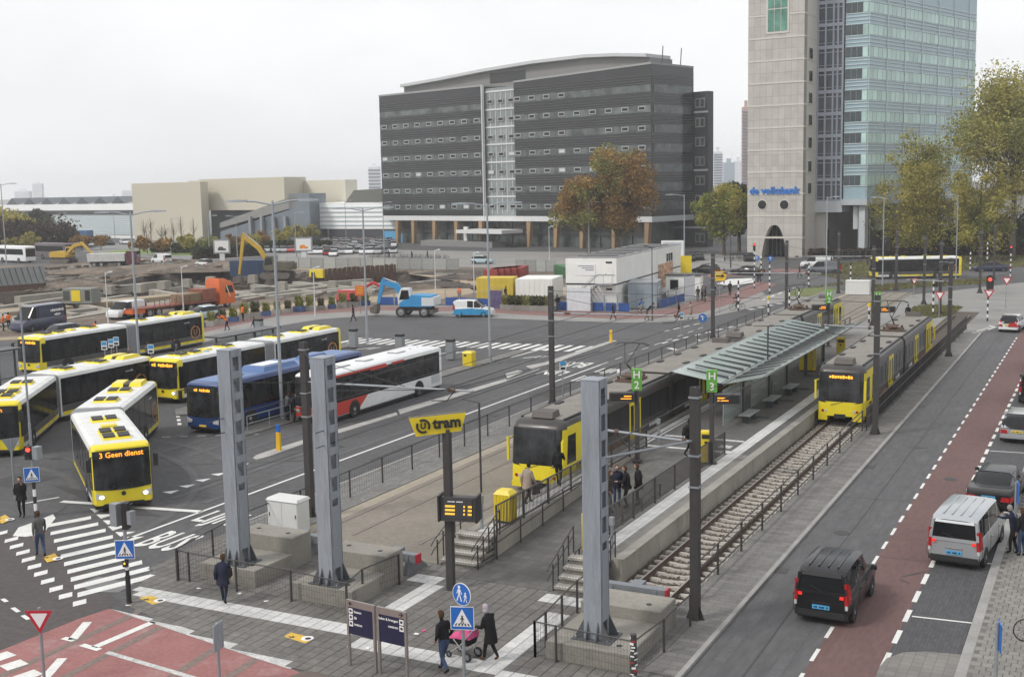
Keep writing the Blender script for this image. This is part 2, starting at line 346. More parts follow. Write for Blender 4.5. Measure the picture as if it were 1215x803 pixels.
area('sand_ground',[(470,323),(540,322),(575,335),(640,336),(680,342),(681,350),(640,356),(560,344),(545,334)],sand,.012)
area('sand_track',[(150,306),(330,316),(420,316),(460,320),(455,324),(380,321),(250,314),(150,312)],sand,.012)
area('far_pavement',[(225,412),(262,400),(300,391),(333,386.5),(380,379),(440,374.5),(520,375),(640,380),(740,383),(780,382.5),(830,378.5),(878,369),(905,361),(912,352),(903,346),(860,352),(820,352),(690,370),(640,368),(560,363),(440,362.5),(330,370),(246,385),(215,398)],lightpave,.02)
area('cycle_track',[(235,396),(262,390),(330,375.5),(440,368.5),(560,370),(640,374.5),(740,379),(790,377),(830,372),(872,359),(905,346),(925,336),(945,334),(955,339),(990,345),(1003,340),(990,327),(960,322.5),(935,318),(915,320),(905,332),(870,346),(840,353),(790,367),(740,371),(640,368),(560,364.5),(440,363.5),(330,369),(246,384)],redpave,.026)
area('cycle_island',[(880,362),(905,352),(930,346),(955,347),(958,351),(935,357),(900,364)],lightpave,.034)
area('plaza_paving',[(330,309),(560,317),(660,320),(700,330),(800,322),(900,318),(905,303),(760,300),(560,298),(440,296),(330,302)],lightpave,.01)
area('car_park',[(95,298),(150,286),(300,286),(470,294),(470,303),(330,303),(250,309),(170,305)],pm('car_park_asphalt',(.2,.2,.2),.85,var=.1,scale=.1,pos=True,det=6),.008)
area('lawn',[(100,303),(150,296),(250,297.5),(300,299),(300,303),(200,303),(150,305)],grassg,.014)
area('lawn_path',[(125,309),(150,304),(180,300.5),(205,298.6),(222,298),(196,301),(168,305),(152,309)],lightpave,.02)
area('junction_concrete',[(905,383),(950,352),(1000,349),(1060,352),(1090,349),(1130,345),(1215,335),(1300,330),(1300,385),(1235,388),(1182,386),(1160,397),(1120,422),(1065,400),(1010,420),(940,410)],pm('junction_paving',(.23,.225,.215),.85,var=.12,scale=.3,pos=True,det=8,fine=.1,dirt=((.15,.148,.14),.2,.52,.7)),.012)
area('grass_verge',[(930,352),(945,343),(985,341),(1000,345),(968,352)],grassm,.05)
area('grass_verge',[(955,343),(1010,338),(1020,331),(1215,317),(1215,304),(1100,303),(990,314),(960,325),(1006,334)],grassm,.03)
area('grass_verge',[(1012,349),(1060,344),(1090,341),(1180,336),(1174,331),(1040,338.5)],grassm,.05)
area('grass_verge',[(1075,373),(1085,364),(1110,362),(1142,365),(1130,374),(1100,379)],grassm,.05)
area('far_road',[(700,331),(880,330),(960,344),(1010,343),(1060,337),(1215,325),(1300,322),(1300,312),(1215,315),(1040,325),(960,326),(900,322),(800,323)],asphalt3,.04)
area('red_cycle_crossing',[(840,324),(890,322),(890,327),(840,330)],redpave,.05)
area('traffic_island',[(850,338),(865,332),(892,331),(896,336),(870,340)],pm('white_island',(.6,.6,.58),.8,pos=True,var=.1),.12)
area('cross_road',[(-160,610),(0,636),(52,625),(82,664),(140,712),(128,722),(91,735),(0,772),(-260,880),(-400,760)],asphalt2,.006)
red_poly = pxpoly([(-20,781),(0,772),(91,735),(129,722),(190,741),(300,777),(340,791),(390,812),(420,950),(-120,1000)])
o = sheet('red_cycle_crossing',red_poly,.012,redsurf); tag(o,kind='structure')
area('cross_road',[(342,803),(367,794),(420,815),(460,860),(380,900),(330,870)],pm('brown_brick_road',(.13,.1,.09),.85,pos=True,var=.2,scale=1.5),.016)
SX = -10.5
tag(sheet('street',rect(SX,-7.5,-20,118),.008,asphalt3),kind='structure')
tag(sheet('street',[(SX,118),(-3,118),(6,132),(14,160),(-4,168),(-12,140),(-17,126)],.009,asphalt3),kind='structure')
tag(sheet('red_bus_lane',rect(-7.5,-5.55,-20,118),.010,redlane),kind='structure')
tag(sheet('parking_bays',rect(-5.55,-3.6,-20,118),.009,pave_park),kind='structure')
m = MB(); m.bx(-3.6,-3.3,-20,110,0,.10); struct('kerb',m,kerbmat)
m = MB(); m.bx(-3.3,14,-20,110,0,.1); sidewalk_right = struct('pavement_right',m,joint)
m = MB(); m.prism(pxpoly([(1030,830),(1043,795),(1052,784),(1072,777),(1100,776),(1143,780),(1122,830)]),0,.096); bulb = struct('pavement_build_out',m,pave_edge)
m = MB(); m.bx(-12.45,SX-.16,30.5,112,0,.09); struct('track_side_pavement',m,pave_far)
m = MB(); m.bx(SX-.16,SX,24,112,0,.11); struct('kerb',m,kerbmat)
m = MB(); m.bx(-32.3,-29.55,37.5,150,0,.08); struct('verge_paving',m,pave_left)
m = MB(); m.bx(-32.45,-32.3,37.5,150,0,.1); struct('kerb',m,kerbmat)
m = MB(); m.bx(-29.55,-21.95,36.6,150,0,.05); track_slab = struct('tram_track_slab',m,conc_track)
for xc in (-27.85,-23.2):
 for s_ in (-1,1):
  m = MB(); x = xc+s_*.75
  m.bx(x-.075,x-.035,38.4,150,.052,.057); m.bx(x+.035,x+.075,38.4,150,.052,.057); m.build('rail_groove',rail_rust,track_slab)
  m = MB(); m.bx(x-.03,x+.03,38.4,150,.053,.064); m.build('rail',rail_top,track_slab)
m = MB(); m.bx(-29.53,-28.9,37.5,150,.051,.055); m.build('track_edge_strip',pm('edge_strip',(.3,.265,.21),.85,pos=True,var=.12,fine=.1),track_slab)
XR = -13.55
m = MB(); m.bx(-15,-12.45,33.5,130,0,.03); m.build('track_bed',ballast); tag(col.objects['track_bed'],kind='structure'); tb = col.objects['track_bed']
sl = MB()
sl.add([(-1.25,-.14,0),(1.25,-.14,0),(1.25,.14,0),(-1.25,.14,0),(-1.2,-.09,.13),(-.45,-.09,.13),(-.3,-.09,.1),(.3,-.09,.1),(.45,-.09,.13),(1.2,-.09,.13),(1.2,.09,.13),(.45,.09,.13),(.3,.09,.1),(-.3,.09,.1),(-.45,.09,.13),(-1.2,.09,.13)],
  [(4,5,14,15),(5,6,13,14),(6,7,12,13),(7,8,11,12),(8,9,10,11),(0,1,9,8,7,6,5,4),(2,3,15,14,13,12,11,10),(1,2,10,9),(3,0,4,15)])
slm = sl.mesh('sleeper',sleeperm)
y = 34.4
while y < 68:
 o = link('sleeper',slm,tb,(XR+random.uniform(-.02,.02),y,.0)); o.rotation_euler = (0,0,random.uniform(-.012,.012)); y += .62
for s_ in (-1,1):
 m = MB(); x = XR+s_*.7175+s_*.035
 m.bx(x-.07,x+.07,34,125,.13,.15); m.bx(x-.012,x+.012,34,125,.15,.25); m.bx(x-.035,x+.035,34,125,.25,.285); r_ = m.build('rail',rail_rust,tb)
 m = MB(); m.bx(x-.03,x+.03,34,125,.286,.291); m.build('rail_head',rail_top,r_)
m = MB(); rs = random.Random(5)
for i in range(7000):
 x = rs.uniform(-14.95,-12.5); yy = 34+36*rs.random()**1.5; r_ = rs.uniform(.025,.055); z = .03+rs.uniform(0,.06)
 m.add([(x+rs.uniform(-r_,r_),yy+rs.uniform(-r_,r_),z+r_),(x+r_,yy,z),(x,yy+r_,z),(x-r_,yy,z),(x,yy-r_,z)],[(0,1,2),(0,2,3),(0,3,4),(0,4,1)])
o = m.build('ballast_stones',stone,tb); tag(o,kind='stuff')
def island(poly,z=.12,mat=None):
 m = MB(); m.prism(poly,0,z); return struct('bus_island',m,mat or pave_far)
def lane_island(x0,x1,y0,y1):
 c = (x0+x1)/2; island([(x0,y0+1.4),(c-.2,y0+.3),(c+.2,y0),(x1-.1,y0+.6),(x1,y0+1.5),(x1,y1-1.2),(c,y1),(x0,y1-1)])
lane_island(-45.45,-43.95,51.5,89); lane_island(-53.6,-51.2,55.5,88); lane_island(-62.8,-60.2,56,88); lane_island(-73.6,-67.5,58,84)
kerb_light = pm('separator_stone',(.36,.355,.34),.8,var=.18,scale=1,pos=True,fine=.1)
def sep(pts,z=.06,w=None):
 m = MB(); m.prism(pxpoly(pts),0,z); return struct('lane_separator',m,kerb_light)
sep([(300,544),(304,541),(318,536),(362,522),(364,526),(320,542),(305,546)])
sep([(396,512),(470,490),(472,493),(398,516)]); sep([(472,487),(600,450),(602,453),(475,492)])
sep([(600,444),(614,440),(622,441),(602,450)]); sep([(624,435),(645,431),(690,416),(727,404),(732,405),(700,416),(650,434),(632,439)])
def mark(name,quads,mat=white,z=.016):
 m = MB()
 for q in quads:
  q = [V((a[0],a[1],z)) for a in q]; ar = sum(q[i].x*q[(i+1) % len(q)].y-q[(i+1) % len(q)].x*q[i].y for i in range(len(q)))
  if ar < 0: q = q[::-1]
  m.add(q,[tuple(range(len(q)))])
 return struct(name,m,mat)
def qline(a,b,w):
 a,b = V((a[0],a[1],0)),V((b[0],b[1],0)); d = (b-a).normalized(); nn = V((-d.y,d.x,0))*w/2
 return [tuple((a+nn)[:2]),tuple((b+nn)[:2]),tuple((b-nn)[:2]),tuple((a-nn)[:2])]
def pline(x0,y0,x1,y1,w):
 a,b = G(x0,y0),G(x1,y1); return qline(a,b,w)
zl = [(56+36*t/9,624+82*t/9) for t in range(10)]; zr = [(108+78*t/9,614+68*t/9) for t in range(10)]
def zstripe(a,b,w):
 A,B = G(*a),G(*b); d = (B-A).normalized(); perp = V((1,-.93,0)).normalized()*w/2
 return [tuple((A-perp)[:2]),tuple((B-perp)[:2]),tuple((B+perp)[:2]),tuple((A+perp)[:2])]
for a,b in zip(zl,zr): mark('crossing_stripe',[zstripe(a,b,.52)])
for (x,y) in [(3,240),(45,265),(65,290),(90,315),(112,342),(135,370),(160,397),(187,427),(220,457),(257,485),(312,512)]:
 c = (x/3.303,560+y/3.303); mark('road_mark',[zstripe((c[0]-8,c[1]+2),(c[0]+8,c[1]-2),.5)])
tri = []
for (x,y) in [(203,583),(222.5,576),(241,569),(259.5,562),(287,551)]:
 c = G(x,y); tri.append([(c.x-.3,c.y-.25),(c.x+.2,c.y+.35),(c.x+.3,c.y-.35)])
for (x,y) in [(113.5,605),(121,612),(129,619),(135,626),(144,633),(154,639)]:
 c = G(x,y); tri.append([(c.x-.4,c.y+.05),(c.x+.35,c.y+.45),(c.x+.3,c.y-.35)])
for t in tri: mark('give_way_triangle',[t])
mark('stop_line',[pline(73,595,112,597.5,.35)]); mark('stop_line',[pline(150,601,239,607,.35)])
mark('lane_line',[qline((-35.4,34.2),(-35.4,84),.16)])
mark('lane_line',[qline((-35.4,84+3*i),(-35.4,85.5+3*i),.14) for i in range(9)],whited)
mark('lane_line',[pline(25,598,70,590,.14)])
mark('crossing_nose',[pxpoly([(15,636),(22,626),(45,618),(63,610),(66,615),(56,627),(52,634),(30,637)])],white,.02)
mark('dashed_line',[pline(x,518.5-i*.6,x+10,518.2-i*.6,.12) for i,x in enumerate(range(192,310,21))],whited)
mark('dashed_line',[pline(210+i*.9,488+i*4.6,210.6+i*.9,490.5+i*4.6,.22) for i in range(4)])
def road_text(txt,c,h,w,flip=False,mat=white):
 vs,fs = text_mesh(txt,1.0,0,bold=.02); xs = [v[0] for v in vs]; ys = [v[1] for v in vs]
 s_ = -1 if flip else 1; mx,my = (max(xs)+min(xs))/2,(max(ys)+min(ys))/2; kx,ky = w/(max(xs)-min(xs)),h/(max(ys)-min(ys))
 m = MB(); m.add([(c[0]+s_*(v[0]-mx)*kx,c[1]+s_*(v[1]-my)*ky,.02) for v in vs],[f for f in fs if True]); return struct('road_lettering',m,mat)
road_text('BUS',(-33.6,34.9),2.3,1.9); road_text('LIJN',(-33.9,38.1),2.3,1.9)
road_text('BUS',(-33.5,77.5),2.6,2.0,mat=white); road_text('LIJN',(-33.5,81.2),2.6,2.0)
road_text('LIJN',(-37.2,79.5),2.6,2.0,True); road_text('BUS',(-37.2,83.4),2.6,2.0,True)
for i in range(24):
 x = -63.3+i; y0 = 88.3+(x+63)*.075; mark('crossing_stripe',[[(x,y0),(x+.52,y0+.04),(x+.52,y0+3.7),(x,y0+3.66)]])
for xx in (-58.5,-50,-42.2):
 mark('road_mark',[qline((xx-.5,85.2),(xx+.4,86.8),.3),qline((xx+.5,85.4),(xx+.8,87),.25)],whited)
mark('lane_line',[pline(606,424,648,413,.2)]); mark('lane_line',[pline(640,438,600,452,.1)],whited)
mark('dashed_line',[pline(785+i*13,407.5-i*3.1,792+i*13,405.8-i*3.1,.3) for i in range(8)],white)
mark('dashed_line',[pline(787+i*12,393.5-i*2.7,794+i*12,391.8-i*2.7,.2) for i in range(4)],white)
mark('dashed_line',[pline(793,413,807,416,.5),pline(828,403,838,406,.4)],white)
mark('dashed_line',[pline(888+i*11,367.5-i*2.3,895+i*11,367-i*2.3,.7) for i in range(6)],white,.03)
mark('dashed_line',[pline(905+i*9,356-i*3.4,910+i*9,354-i*3.4,.3) for i in range(6)],white,.04)
mark('lane_arrow',[qline(G(1155,394),G(1176,388),.22),qline(G(1150,401),G(1157,393),.25),pxpoly([(1174,386),(1184,388),(1172,392)])],whited)
dash = [[(-7.55,25.5+1.95*i),(-7.43,25.5+1.95*i),(-7.43,26.5+1.95*i),(-7.55,26.5+1.95*i)] for i in range(44)]
mark('dashed_line',dash,white,.018)
dash = [[(-5.62,25.9+1.95*i),(-5.46,25.9+1.95*i),(-5.46,27.05+1.95*i),(-5.62,27.05+1.95*i)] for i in range(44)]
mark('dashed_line',dash,white,.018)
for i in range(10): mark('bay_line',[qline((-5.4,38.3+6.4*i-.12),(-3.62,38.45+6.4*i-.12),.1)],white,.018)
bandp = [(129,722),(190,736),(300,770.5),(358,788),(340,795),(300,779),(240,758),(180,742)]
mark('border_line',[pxpoly([(131,722.5),(190,736),(250,754),(362,783),(344,794),(300,780),(185,741)])],whited,.02)
mark('border_line',[pline(152,719,184,690,.22)],white,.02)
strip = pm('brick_strip',(.19,.14,.125),.85,var=.25,scale=6,pos=True)
mark('brick_strip',[pline(-20,812,165,726,.3)],strip,.016); mark('brick_strip',[pline(60,812,190,744,.3)],strip,.016); mark('brick_strip',[pline(190,812,262,765,.3)],strip,.016); mark('brick_strip',[pline(258,812,305,781,.3)],strip,.016)
mark('lane_line',[pline(112,768,182,738,.28)],white,.02); mark('lane_line',[pline(127,774,235,806,.2)],whited,.02)
mark('lane_line',[pline(86,759,104,738,.3),pline(75,757,88,760,.22),pline(97,765,118,771,.22)],white,.02); mark('lane_line',[pline(52,806,74,781,.3)],white,.02)
for a in ((-6,782,14,775),(4,793,29,785),(20,806,46,797)): mark('road_mark',[pline(*a,.55)],white,.02)
mark('lane_line',[pline(3,710.5,8,714,.15),pline(15,721,22,726,.15),pline(27,730,34,735,.15)],white)
mark('asphalt_patch',[pxpoly([(92,693),(117,684),(160,693),(140,703),(110,702)])],pm('patch_grey',(.17,.172,.17),.85,var=.1,pos=True),.0135)
mark('asphalt_patch',[pxpoly([(425,423),(560,405),(640,405),(560,412)])],asph_patch,.012)
mark('asphalt_patch',[pxpoly([(60,575),(140,610),(190,612),(120,585)])],asph_patch,.012)
smear = pm('tyre_smear',(.055,.055,.058),.85,var=.3,scale=2,pos=True)
mark('tyre_mark',[pline(1071,684,1100,678,.07),pline(1068,688,1080,692,.06),pline(1078,531,1100,532,.12)],smear,.019)
seam = pm('tar_seam',(.05,.05,.052),.8,var=.2,scale=3,pos=True); worn = pm('worn_track',(.092,.092,.096),.85,var=.25,scale=.7,pos=True,fine=.15); iron = pm('cast_iron',(.06,.058,.056),.6,metal=.3,var=.2,scale=6)
rs = random.Random(21)
def ribbon(name,pts,w,mat,z):
 rows = []
 for i,p in enumerate(pts):
  a,b = pts[max(0,i-1)],pts[min(len(pts)-1,i+1)]; d = V((b[0]-a[0],b[1]-a[1],0)).normalized(); rows.append([(p[0]+d.y*w/2,p[1]-d.x*w/2,z),(p[0]-d.y*w/2,p[1]+d.x*w/2,z)])
 m = MB(); m.strip(rows[::-1]); return struct(name,m,mat)
def wobble(x0,y0,x1,y1,n,amp,w,mat,z=.0145):
 pts = [(x0+(x1-x0)*i/n+rs.uniform(-amp,amp),y0+(y1-y0)*i/n+rs.uniform(-amp,amp)) for i in range(n+1)]
 return ribbon('road_seam',pts,w,mat,z)
for a in ((-38.6,40,-38.6,92),(-34,50,-34,120),(-9.0,30,-9.0,112),(-66,46,-48,100),(-80,60,-60,104)): wobble(*a,24,.03,.05,seam)
for a in ((-48,42,-36.5,49),(-52,60,-40,58),(-62,94,-40,99),(-10.4,52,-7.6,52.3),(-10.4,77,-7.6,77.4),(-7.4,44,-5.6,44.1),(-7.4,61,-5.6,61.2),(-58,100,-50,106)): wobble(*a,14,.06,.045,seam)
def arc(cx,cy,r,a0,a1,w,mat=worn):
 n = 26; pts = [(cx+r*math.cos(a0+(a1-a0)*i/n),cy+r*math.sin(a0+(a1-a0)*i/n)) for i in range(n+1)]; ribbon('tyre_track',pts,w,mat,.0085+.0003*r)
for r_ in (9,11.1,14.5,16.6): arc(-50,33,r_,R(5),R(100),.42)
for x in (-43.7,-41.7,-47.9,-45.9+.2,-38.2,-36.3): mark('tyre_track',[qline((x,40 if x > -40 else 47,0),(x,100,0),.38)],worn,.0135)
mark('tyre_track',[qline((-9.9,28),(-9.9,112),.35),qline((-8.2,28),(-8.2,112),.35)],worn,.0135)
for (x,y,r_) in ((-37.5,52,.34),(-50,44,.34),(-9.3,46.5,.32),(-33.6,63,.32),(-44.5,41,.34),(-6.5,57,.3),(-58,97,.4)): mm = MB(); mm.cyl((x,y,.012),(x,y,.019),r_,n=18); struct('manhole_cover',mm,iron)
for (x,y) in ((-10.3,41),(-10.3,58),(-10.3,75),(-32.7,45),(-32.7,62),(-3.8,52)): mm = MB(); mm.bx(x-.2,x+.2,y-.3,y+.3,.012,.02); struct('drain_grate',mm,iron)
for (x0,y0,x1,y1) in ((-40,62,-37.9,69),(-49,38.5,-46.5,41),(-10.2,84,-8.6,92),(-34.9,70,-33.2,74)): mark('asphalt_patch',[rect(x0,x1,y0,y1)],asph_patch,.0075)
fore = pxpoly([(187,671),(215,655),(240,643),(330,610),(352,603),(420,640),(500,640),(600,680),(700,620),(740,640),(800,700),(840,720),(790,790),(770,830),(600,860),(470,840),(385,803),(300,774),(190,737),(155,720),(150,712),(165,695)])
fore_sheet = tag(sheet('forecourt_paving',fore,.012,joint),kind='structure')
guides = [rect(-30.65,-21.2,29.25,30.05),rect(-20.8,-15.5,28.45,29.25),rect(-21.25,-20.45,31.6,34.4),rect(-22.05,-20.85,34.6,35.4),rect(-16.25,-15.45,29.25,33.6),rect(-17.0,-15.2,34.4,35.2),rect(-15.5,-13.5,28.05,28.85)]
S_ = .4; tile = MB(); tile.tbox((0,0,.009),(S_-.018,S_-.018,.018),.006); tme = tile.mesh('slab',pavemat); tile2 = MB(); tile2.tbox((0,0,.009),(S_-.018,S_-.018,.018),.006); twe = tile2.mesh('white_slab',pavewhite)
cells = []
x = -31.6
while x < -10:
 y = 22.0
 while y < 41.5:
  if inside((x,y),fore) and not (x < -21.9 and y > 36.6) and not (-15 < x < -12.45 and y > 33.5) and not (x > -12.45 and y > 30.5) and not (-16.4 < x < -15 and y > 36.0) and not (x < -29.5 and y > 37.3):
   cells.append((x,y))
  y += S_
 x += S_
cells.sort(key=lambda c: abs(c[0]+18.5)+abs(c[1]-30.5))
rest = MB(); restw = MB(); nsl = 0
def addt(mb,c,z):
 X = mb.X; mb.X = MX.Translation((c[0],c[1],z)); mb.tbox((0,0,.009),(S_-.018,S_-.018,.018),.006); mb.X = X
for c in cells:
 w = any(inside(c,g) for g in guides); z = .012+random.uniform(0,.005)
 if nsl < 300:
  link('paving_slab',twe if w else tme,fore_sheet,(c[0],c[1],z)); nsl += 1
 else: addt(restw if w else rest,c,z)
o = rest.build('paving_slabs',pavemat,fore_sheet); tag(o,kind='stuff'); o = restw.build('white_paving_slabs',pavewhite,fore_sheet); tag(o,kind='stuff')
for pts in ([(165,710),(180,707),(196,714),(181,718)],[(337,756),(345,751),(373,758),(362,764)],[(51,662),(65,657),(71,664),(56,668)],[(-4,616),(6,611),(14,617),(2,622)]):
 q = pxpoly(pts); mk = mark('yellow_tactile_tile',[q],yelpaint,.036)
 c = (sum(p[0] for p in q)/4,sum(p[1] for p in q)/4); mm = MB()
 mm.cyl((c[0]+.3,c[1]+.06,.036),(c[0]+.3,c[1]+.06,.04),.2,n=14); struct('tactile_tile_mark',mm,signwhite)
 mm = MB(); mm.bx(c[0]-.35,c[0]-.1,c[1]-.08,c[1]-.04,.036,.041); mm.bx(c[0]-.24,c[0]-.2,c[1]-.14,c[1]+.06,.036,.041); mm.cyl((c[0]+.33,c[1]+.05,.04),(c[0]+.33,c[1]+.05,.043),.1,n=10); struct('tactile_tile_mark',mm,black)
S2 = .3; cells = []
y = 30.0
while y < 62:
 x = -3.15
 while x < 3.2:
  cells.append((x+(S2/2 if int(round(y/S2)) % 2 else 0),y)); x += S2*1.02
 y += S2*1.0
cells.sort(key=lambda c: c[0]*2.2+abs(c[1]-40)*.35)
def swtile(mb,c,z):
 X = mb.X; mb.X = MX.Translation((c[0],c[1],z)); mb.tbox((0,0,.008),(S2-.014,S2-.014,.016),.005); mb.X = X
swm = pm('pavement_slab',(.2,.192,.178),.82,var=.1,scale=.6,pos=True,fine=.1,rnd=.13,isl=.15,dirt=((.16,.15,.14),.5,.55,.5))
t0 = MB(); swtile(t0,(0,0),0); t0 = t0.mesh('paving_slab',swm); rest = MB()
for i,c in enumerate(cells):
 if i < 300: link('paving_slab',t0,sidewalk_right,(c[0],c[1],.1+random.uniform(0,.004)))
 else: swtile(rest,c,.1+random.uniform(0,.004))
o = rest.build('paving_slabs',swm,sidewalk_right); tag(o,kind='stuff')
m = MB(); m.bx(-3.3,3.2,62.3,110,.1,.113); m.build('paving_far',pave_far,sidewalk_right)
PZ = .9
plat = struct('island_platform',MB().bx(-21.75,-15.0,54.5,93,0,PZ),[conc_wall])
def psheet(n_,x0,x1,y0,y1,mat,z=PZ+.006,par=plat): m = MB(); m.bx(x0,x1,y0,y1,z-.004,z); return m.build(n_,mat,par)
arm_l = struct('platform_arm',MB().bx(-21.75,-20.45,38.3,54.498,0,PZ),conc_wall)
arm_r = struct('platform_arm',MB().bx(-16.55,-15.0,37.3,54.498,0,PZ),conc_wall)
for par,x0,x1,y0,y1 in ((arm_l,-21.74,-20.46,38.31,54.49),(arm_r,-16.54,-15.32,37.31,54.49),(plat,-21.74,-15.32,54.51,92.99)):
 psheet('paving',x0,x1,y0,y1,pave_edge if par is not plat else pave_plat,PZ+.004,par)
for y0,y1,par in ((37.31,54.49,arm_r),(54.51,92.99,plat)):
 psheet('edge_stone',-15.33,-14.93,y0,y1,pm('platform_edge_stone',(.27,.257,.23),.8,var=.16,scale=.8,pos=True,fine=.07),PZ+.012,par)
 psheet('tactile_strip',-16.35,-15.75,y0,y1,pave_whites,PZ+.012,par)
for y0,y1,par in ((38.31,54.49,arm_l),(54.51,92.99,plat)):
 psheet('edge_stone',-21.78,-21.45,y0,y1,MAT['platform_edge_stone'],PZ+.012,par)
 psheet('tactile_strip',-21.3,-20.75,y0,y1,pave_whites,PZ+.012,par)
for y in (54.6,57.2): psheet('white_band',-20.6,-16.4,y,y+.32,pave_whites,PZ+.014)
psheet('white_band',-16.75,-16.15,54.4,55.0,pave_whites,PZ+.018); psheet('white_band',-17.2,-16.6,55.6,56.2,pave_whites,PZ+.018)
m = MB(); m.add([(-20.45,38.3,.035),(-16.55,38.3,.035),(-16.55,54.5,PZ),(-20.45,54.5,PZ),(-20.45,38.3,0),(-16.55,38.3,0),(-16.55,54.5,0),(-20.45,54.5,0)],[(0,1,2,3),(4,5,1,0),(1,5,6,2),(4,0,3,7),(7,3,2,6)])
struct('ramp_path',m,brickmat('paving_ramp',(.122,.118,.111),(.075,.08,.076),.4,.4,var=.14,off=0,big=.12,dirt=.1))
m = MB(); m.bx(-20.44,-16.9,35.6,38.31,.02,.042); struct('ramp_foot',m,MAT['paving_ramp'])
m = MB(); m.add([(-21.75,93,PZ),(-15,93,PZ),(-15,108,.06),(-21.75,108,.06),(-21.75,93,0),(-15,93,0)],[(0,1,2,3),(4,5,1,0),(1,5,2),(4,0,3)]); struct('ramp_path',m,pave_edge)
stepm = pm('step_concrete',(.33,.31,.28),.85,var=.16,scale=1.4,fine=.1,dirt=((.17,.16,.14),2,.55,.5))
def stairs(x0,x1,ytop,n_,zt,lab):
 t = thing('platform_stairs',lab,'stairs',((x0+x1)/2,ytop-.4*n_,0)); w = (x1-x0)/2
 for i in range(n_):
  z = zt*(i+1)/(n_+0.0); y = .4*i
  m = MB(); m.bx(-w,w,y-.05,y+.36 if i < n_-1 else .4*n_,z-.08,z); s_ = m.build('step',stepm,t)
  m = MB()
  for j in range(12): m.bx(-w+.12+(2*w-.2)*j/12,-w+.17+(2*w-.2)*j/12,y-.02,y+.04,z+.001,z+.006)
  tag(m.build('tread_studs',signwhite,s_),kind='stuff')
  m = MB(); m.bx(-w+.1,w-.1,y+.02,.4*n_,max(0,z-.36),z-.081); m.build('riser',concrete,s_)
 return t
stairs(-22.0,-20.45,38.28,4,.9,'concrete steps up to the left platform beside the yellow tram sign post')
stairs(-16.85,-15.35,37.28,4,.9,'concrete steps up to the right platform behind the fenced concrete block')
# ================================================================ VEHICLES (local: x forward, y left, z up, origin on the ground under the front)
def ring(x,w,z0,z1,rt,rb=.06,lean=0.0):
 h = [(w-rb,z0),(w,z0+rb),(w,z1-rt),(w-rt*.3,z1-rt*.3),(w-rt,z1)]
 pts = h+[(-y,z) for y,z in h[::-1]]
 return [(x-lean*max(0,z-1.0),y,z) for y,z in pts]
def wheel(parent,x,y,r,w,side,rimr=.6,dual=False):
 m = MB(); prof = [(r*.8,-w/2),(r*.97,-w/2),(r,-w/2+.03),(r,w/2-.03),(r*.97,w/2),(r*.62,w/2)]; n = 20; rings = []
 for rr_,o in prof: rings.append([(x+rr_*math.cos(6.28318*i/n),y+side*o,r+rr_*math.sin(6.28318*i/n)) for i in range(n)])
 m.loft(rings,cap=False); wh = m.build('wheel',rubber,parent,40)
 m = MB(); yy = y+side*(w/2-.02); m.cyl((x,yy-side*.03,r),(x,yy,r),r*.63,n=18); m.cyl((x,yy,r),(x,yy+side*.025,r),r*.26,r*.18,n=10)
 for i in range(8):
  a = 6.28318*i/8; m.cyl((x+r*.42*math.cos(a),yy,r+r*.42*math.sin(a)),(x+r*.42*math.cos(a),yy+side*.008,r+r*.42*math.sin(a)),r*.08,n=6)
 m.build('rim',rim,wh,40); return wh
def disc(m,x,y,z,r,side,t=.006,n=20,zmin=None):
 pts = [(x+r*math.cos(6.28318*i/n),y,max(z+r*math.sin(6.28318*i/n),zmin if zmin is not None else -9)) for i in range(n)]
 m.slab(pts,(0,side*t,0))
def ringlogo(parent,x,y,z,r,side,mat,X,txt='U',t=.006):
 m = MB(X); n = 26; rings = []
 for i in range(n):
  a = 6.28318*i/n
  if 6 < i % 13 < 8: continue
  b = 6.28318*(i+1)/n
  m.slab([(x+r*math.cos(a),y,z+r*math.sin(a)),(x+r*math.cos(b),y,z+r*math.sin(b)),(x+r*.8*math.cos(b),y,z+r*.8*math.sin(b)),(x+r*.8*math.cos(a),y,z+r*.8*math.sin(a))],(0,side*t,0))
 F_ = frame((x,y+side*t*.5,z),(-side,0,0),(0,0,1)); add_text(m,txt,r*1.15,F_,depth=t*.5,bold=.01*r)
 return m.build('logo',mat,parent)
def bus_panels(t,X,xa,xb,W,body,glass,skirt,z0=.32,zt=2.98,windows=(),front=False,rear=False,beltz=1.02,wheels=(),skirtz=None,wr=.49):
 "side glazing, skirts, wheels of one section between xa (front) and xb (rear)"
 for s in (1,-1):
  y = s*W
  m = MB(X); m.slab([(xa,y,beltz),(xb,y,beltz),(xb,y,zt-.27),(xa,y,zt-.27)],(0,s*.012,0)); gl = m.build('side_glazing',glass,t)
  for (a,b) in windows:
   mm = MB(X); mm.slab([(a-.04,y,beltz+.12),(b+.04,y,beltz+.12),(b+.04,y,zt-.38),(a-.04,y,zt-.38)],(0,s*.02,0)); mm.build('window',glassw,gl)
  if skirt:
   m = MB(X); m.slab([(xa,y,.62),(xb,y,.62),(xb,y,beltz-.01),(xa,y,beltz-.01)],(0,s*.008,0)); m.build('side_panel',skirt,t)
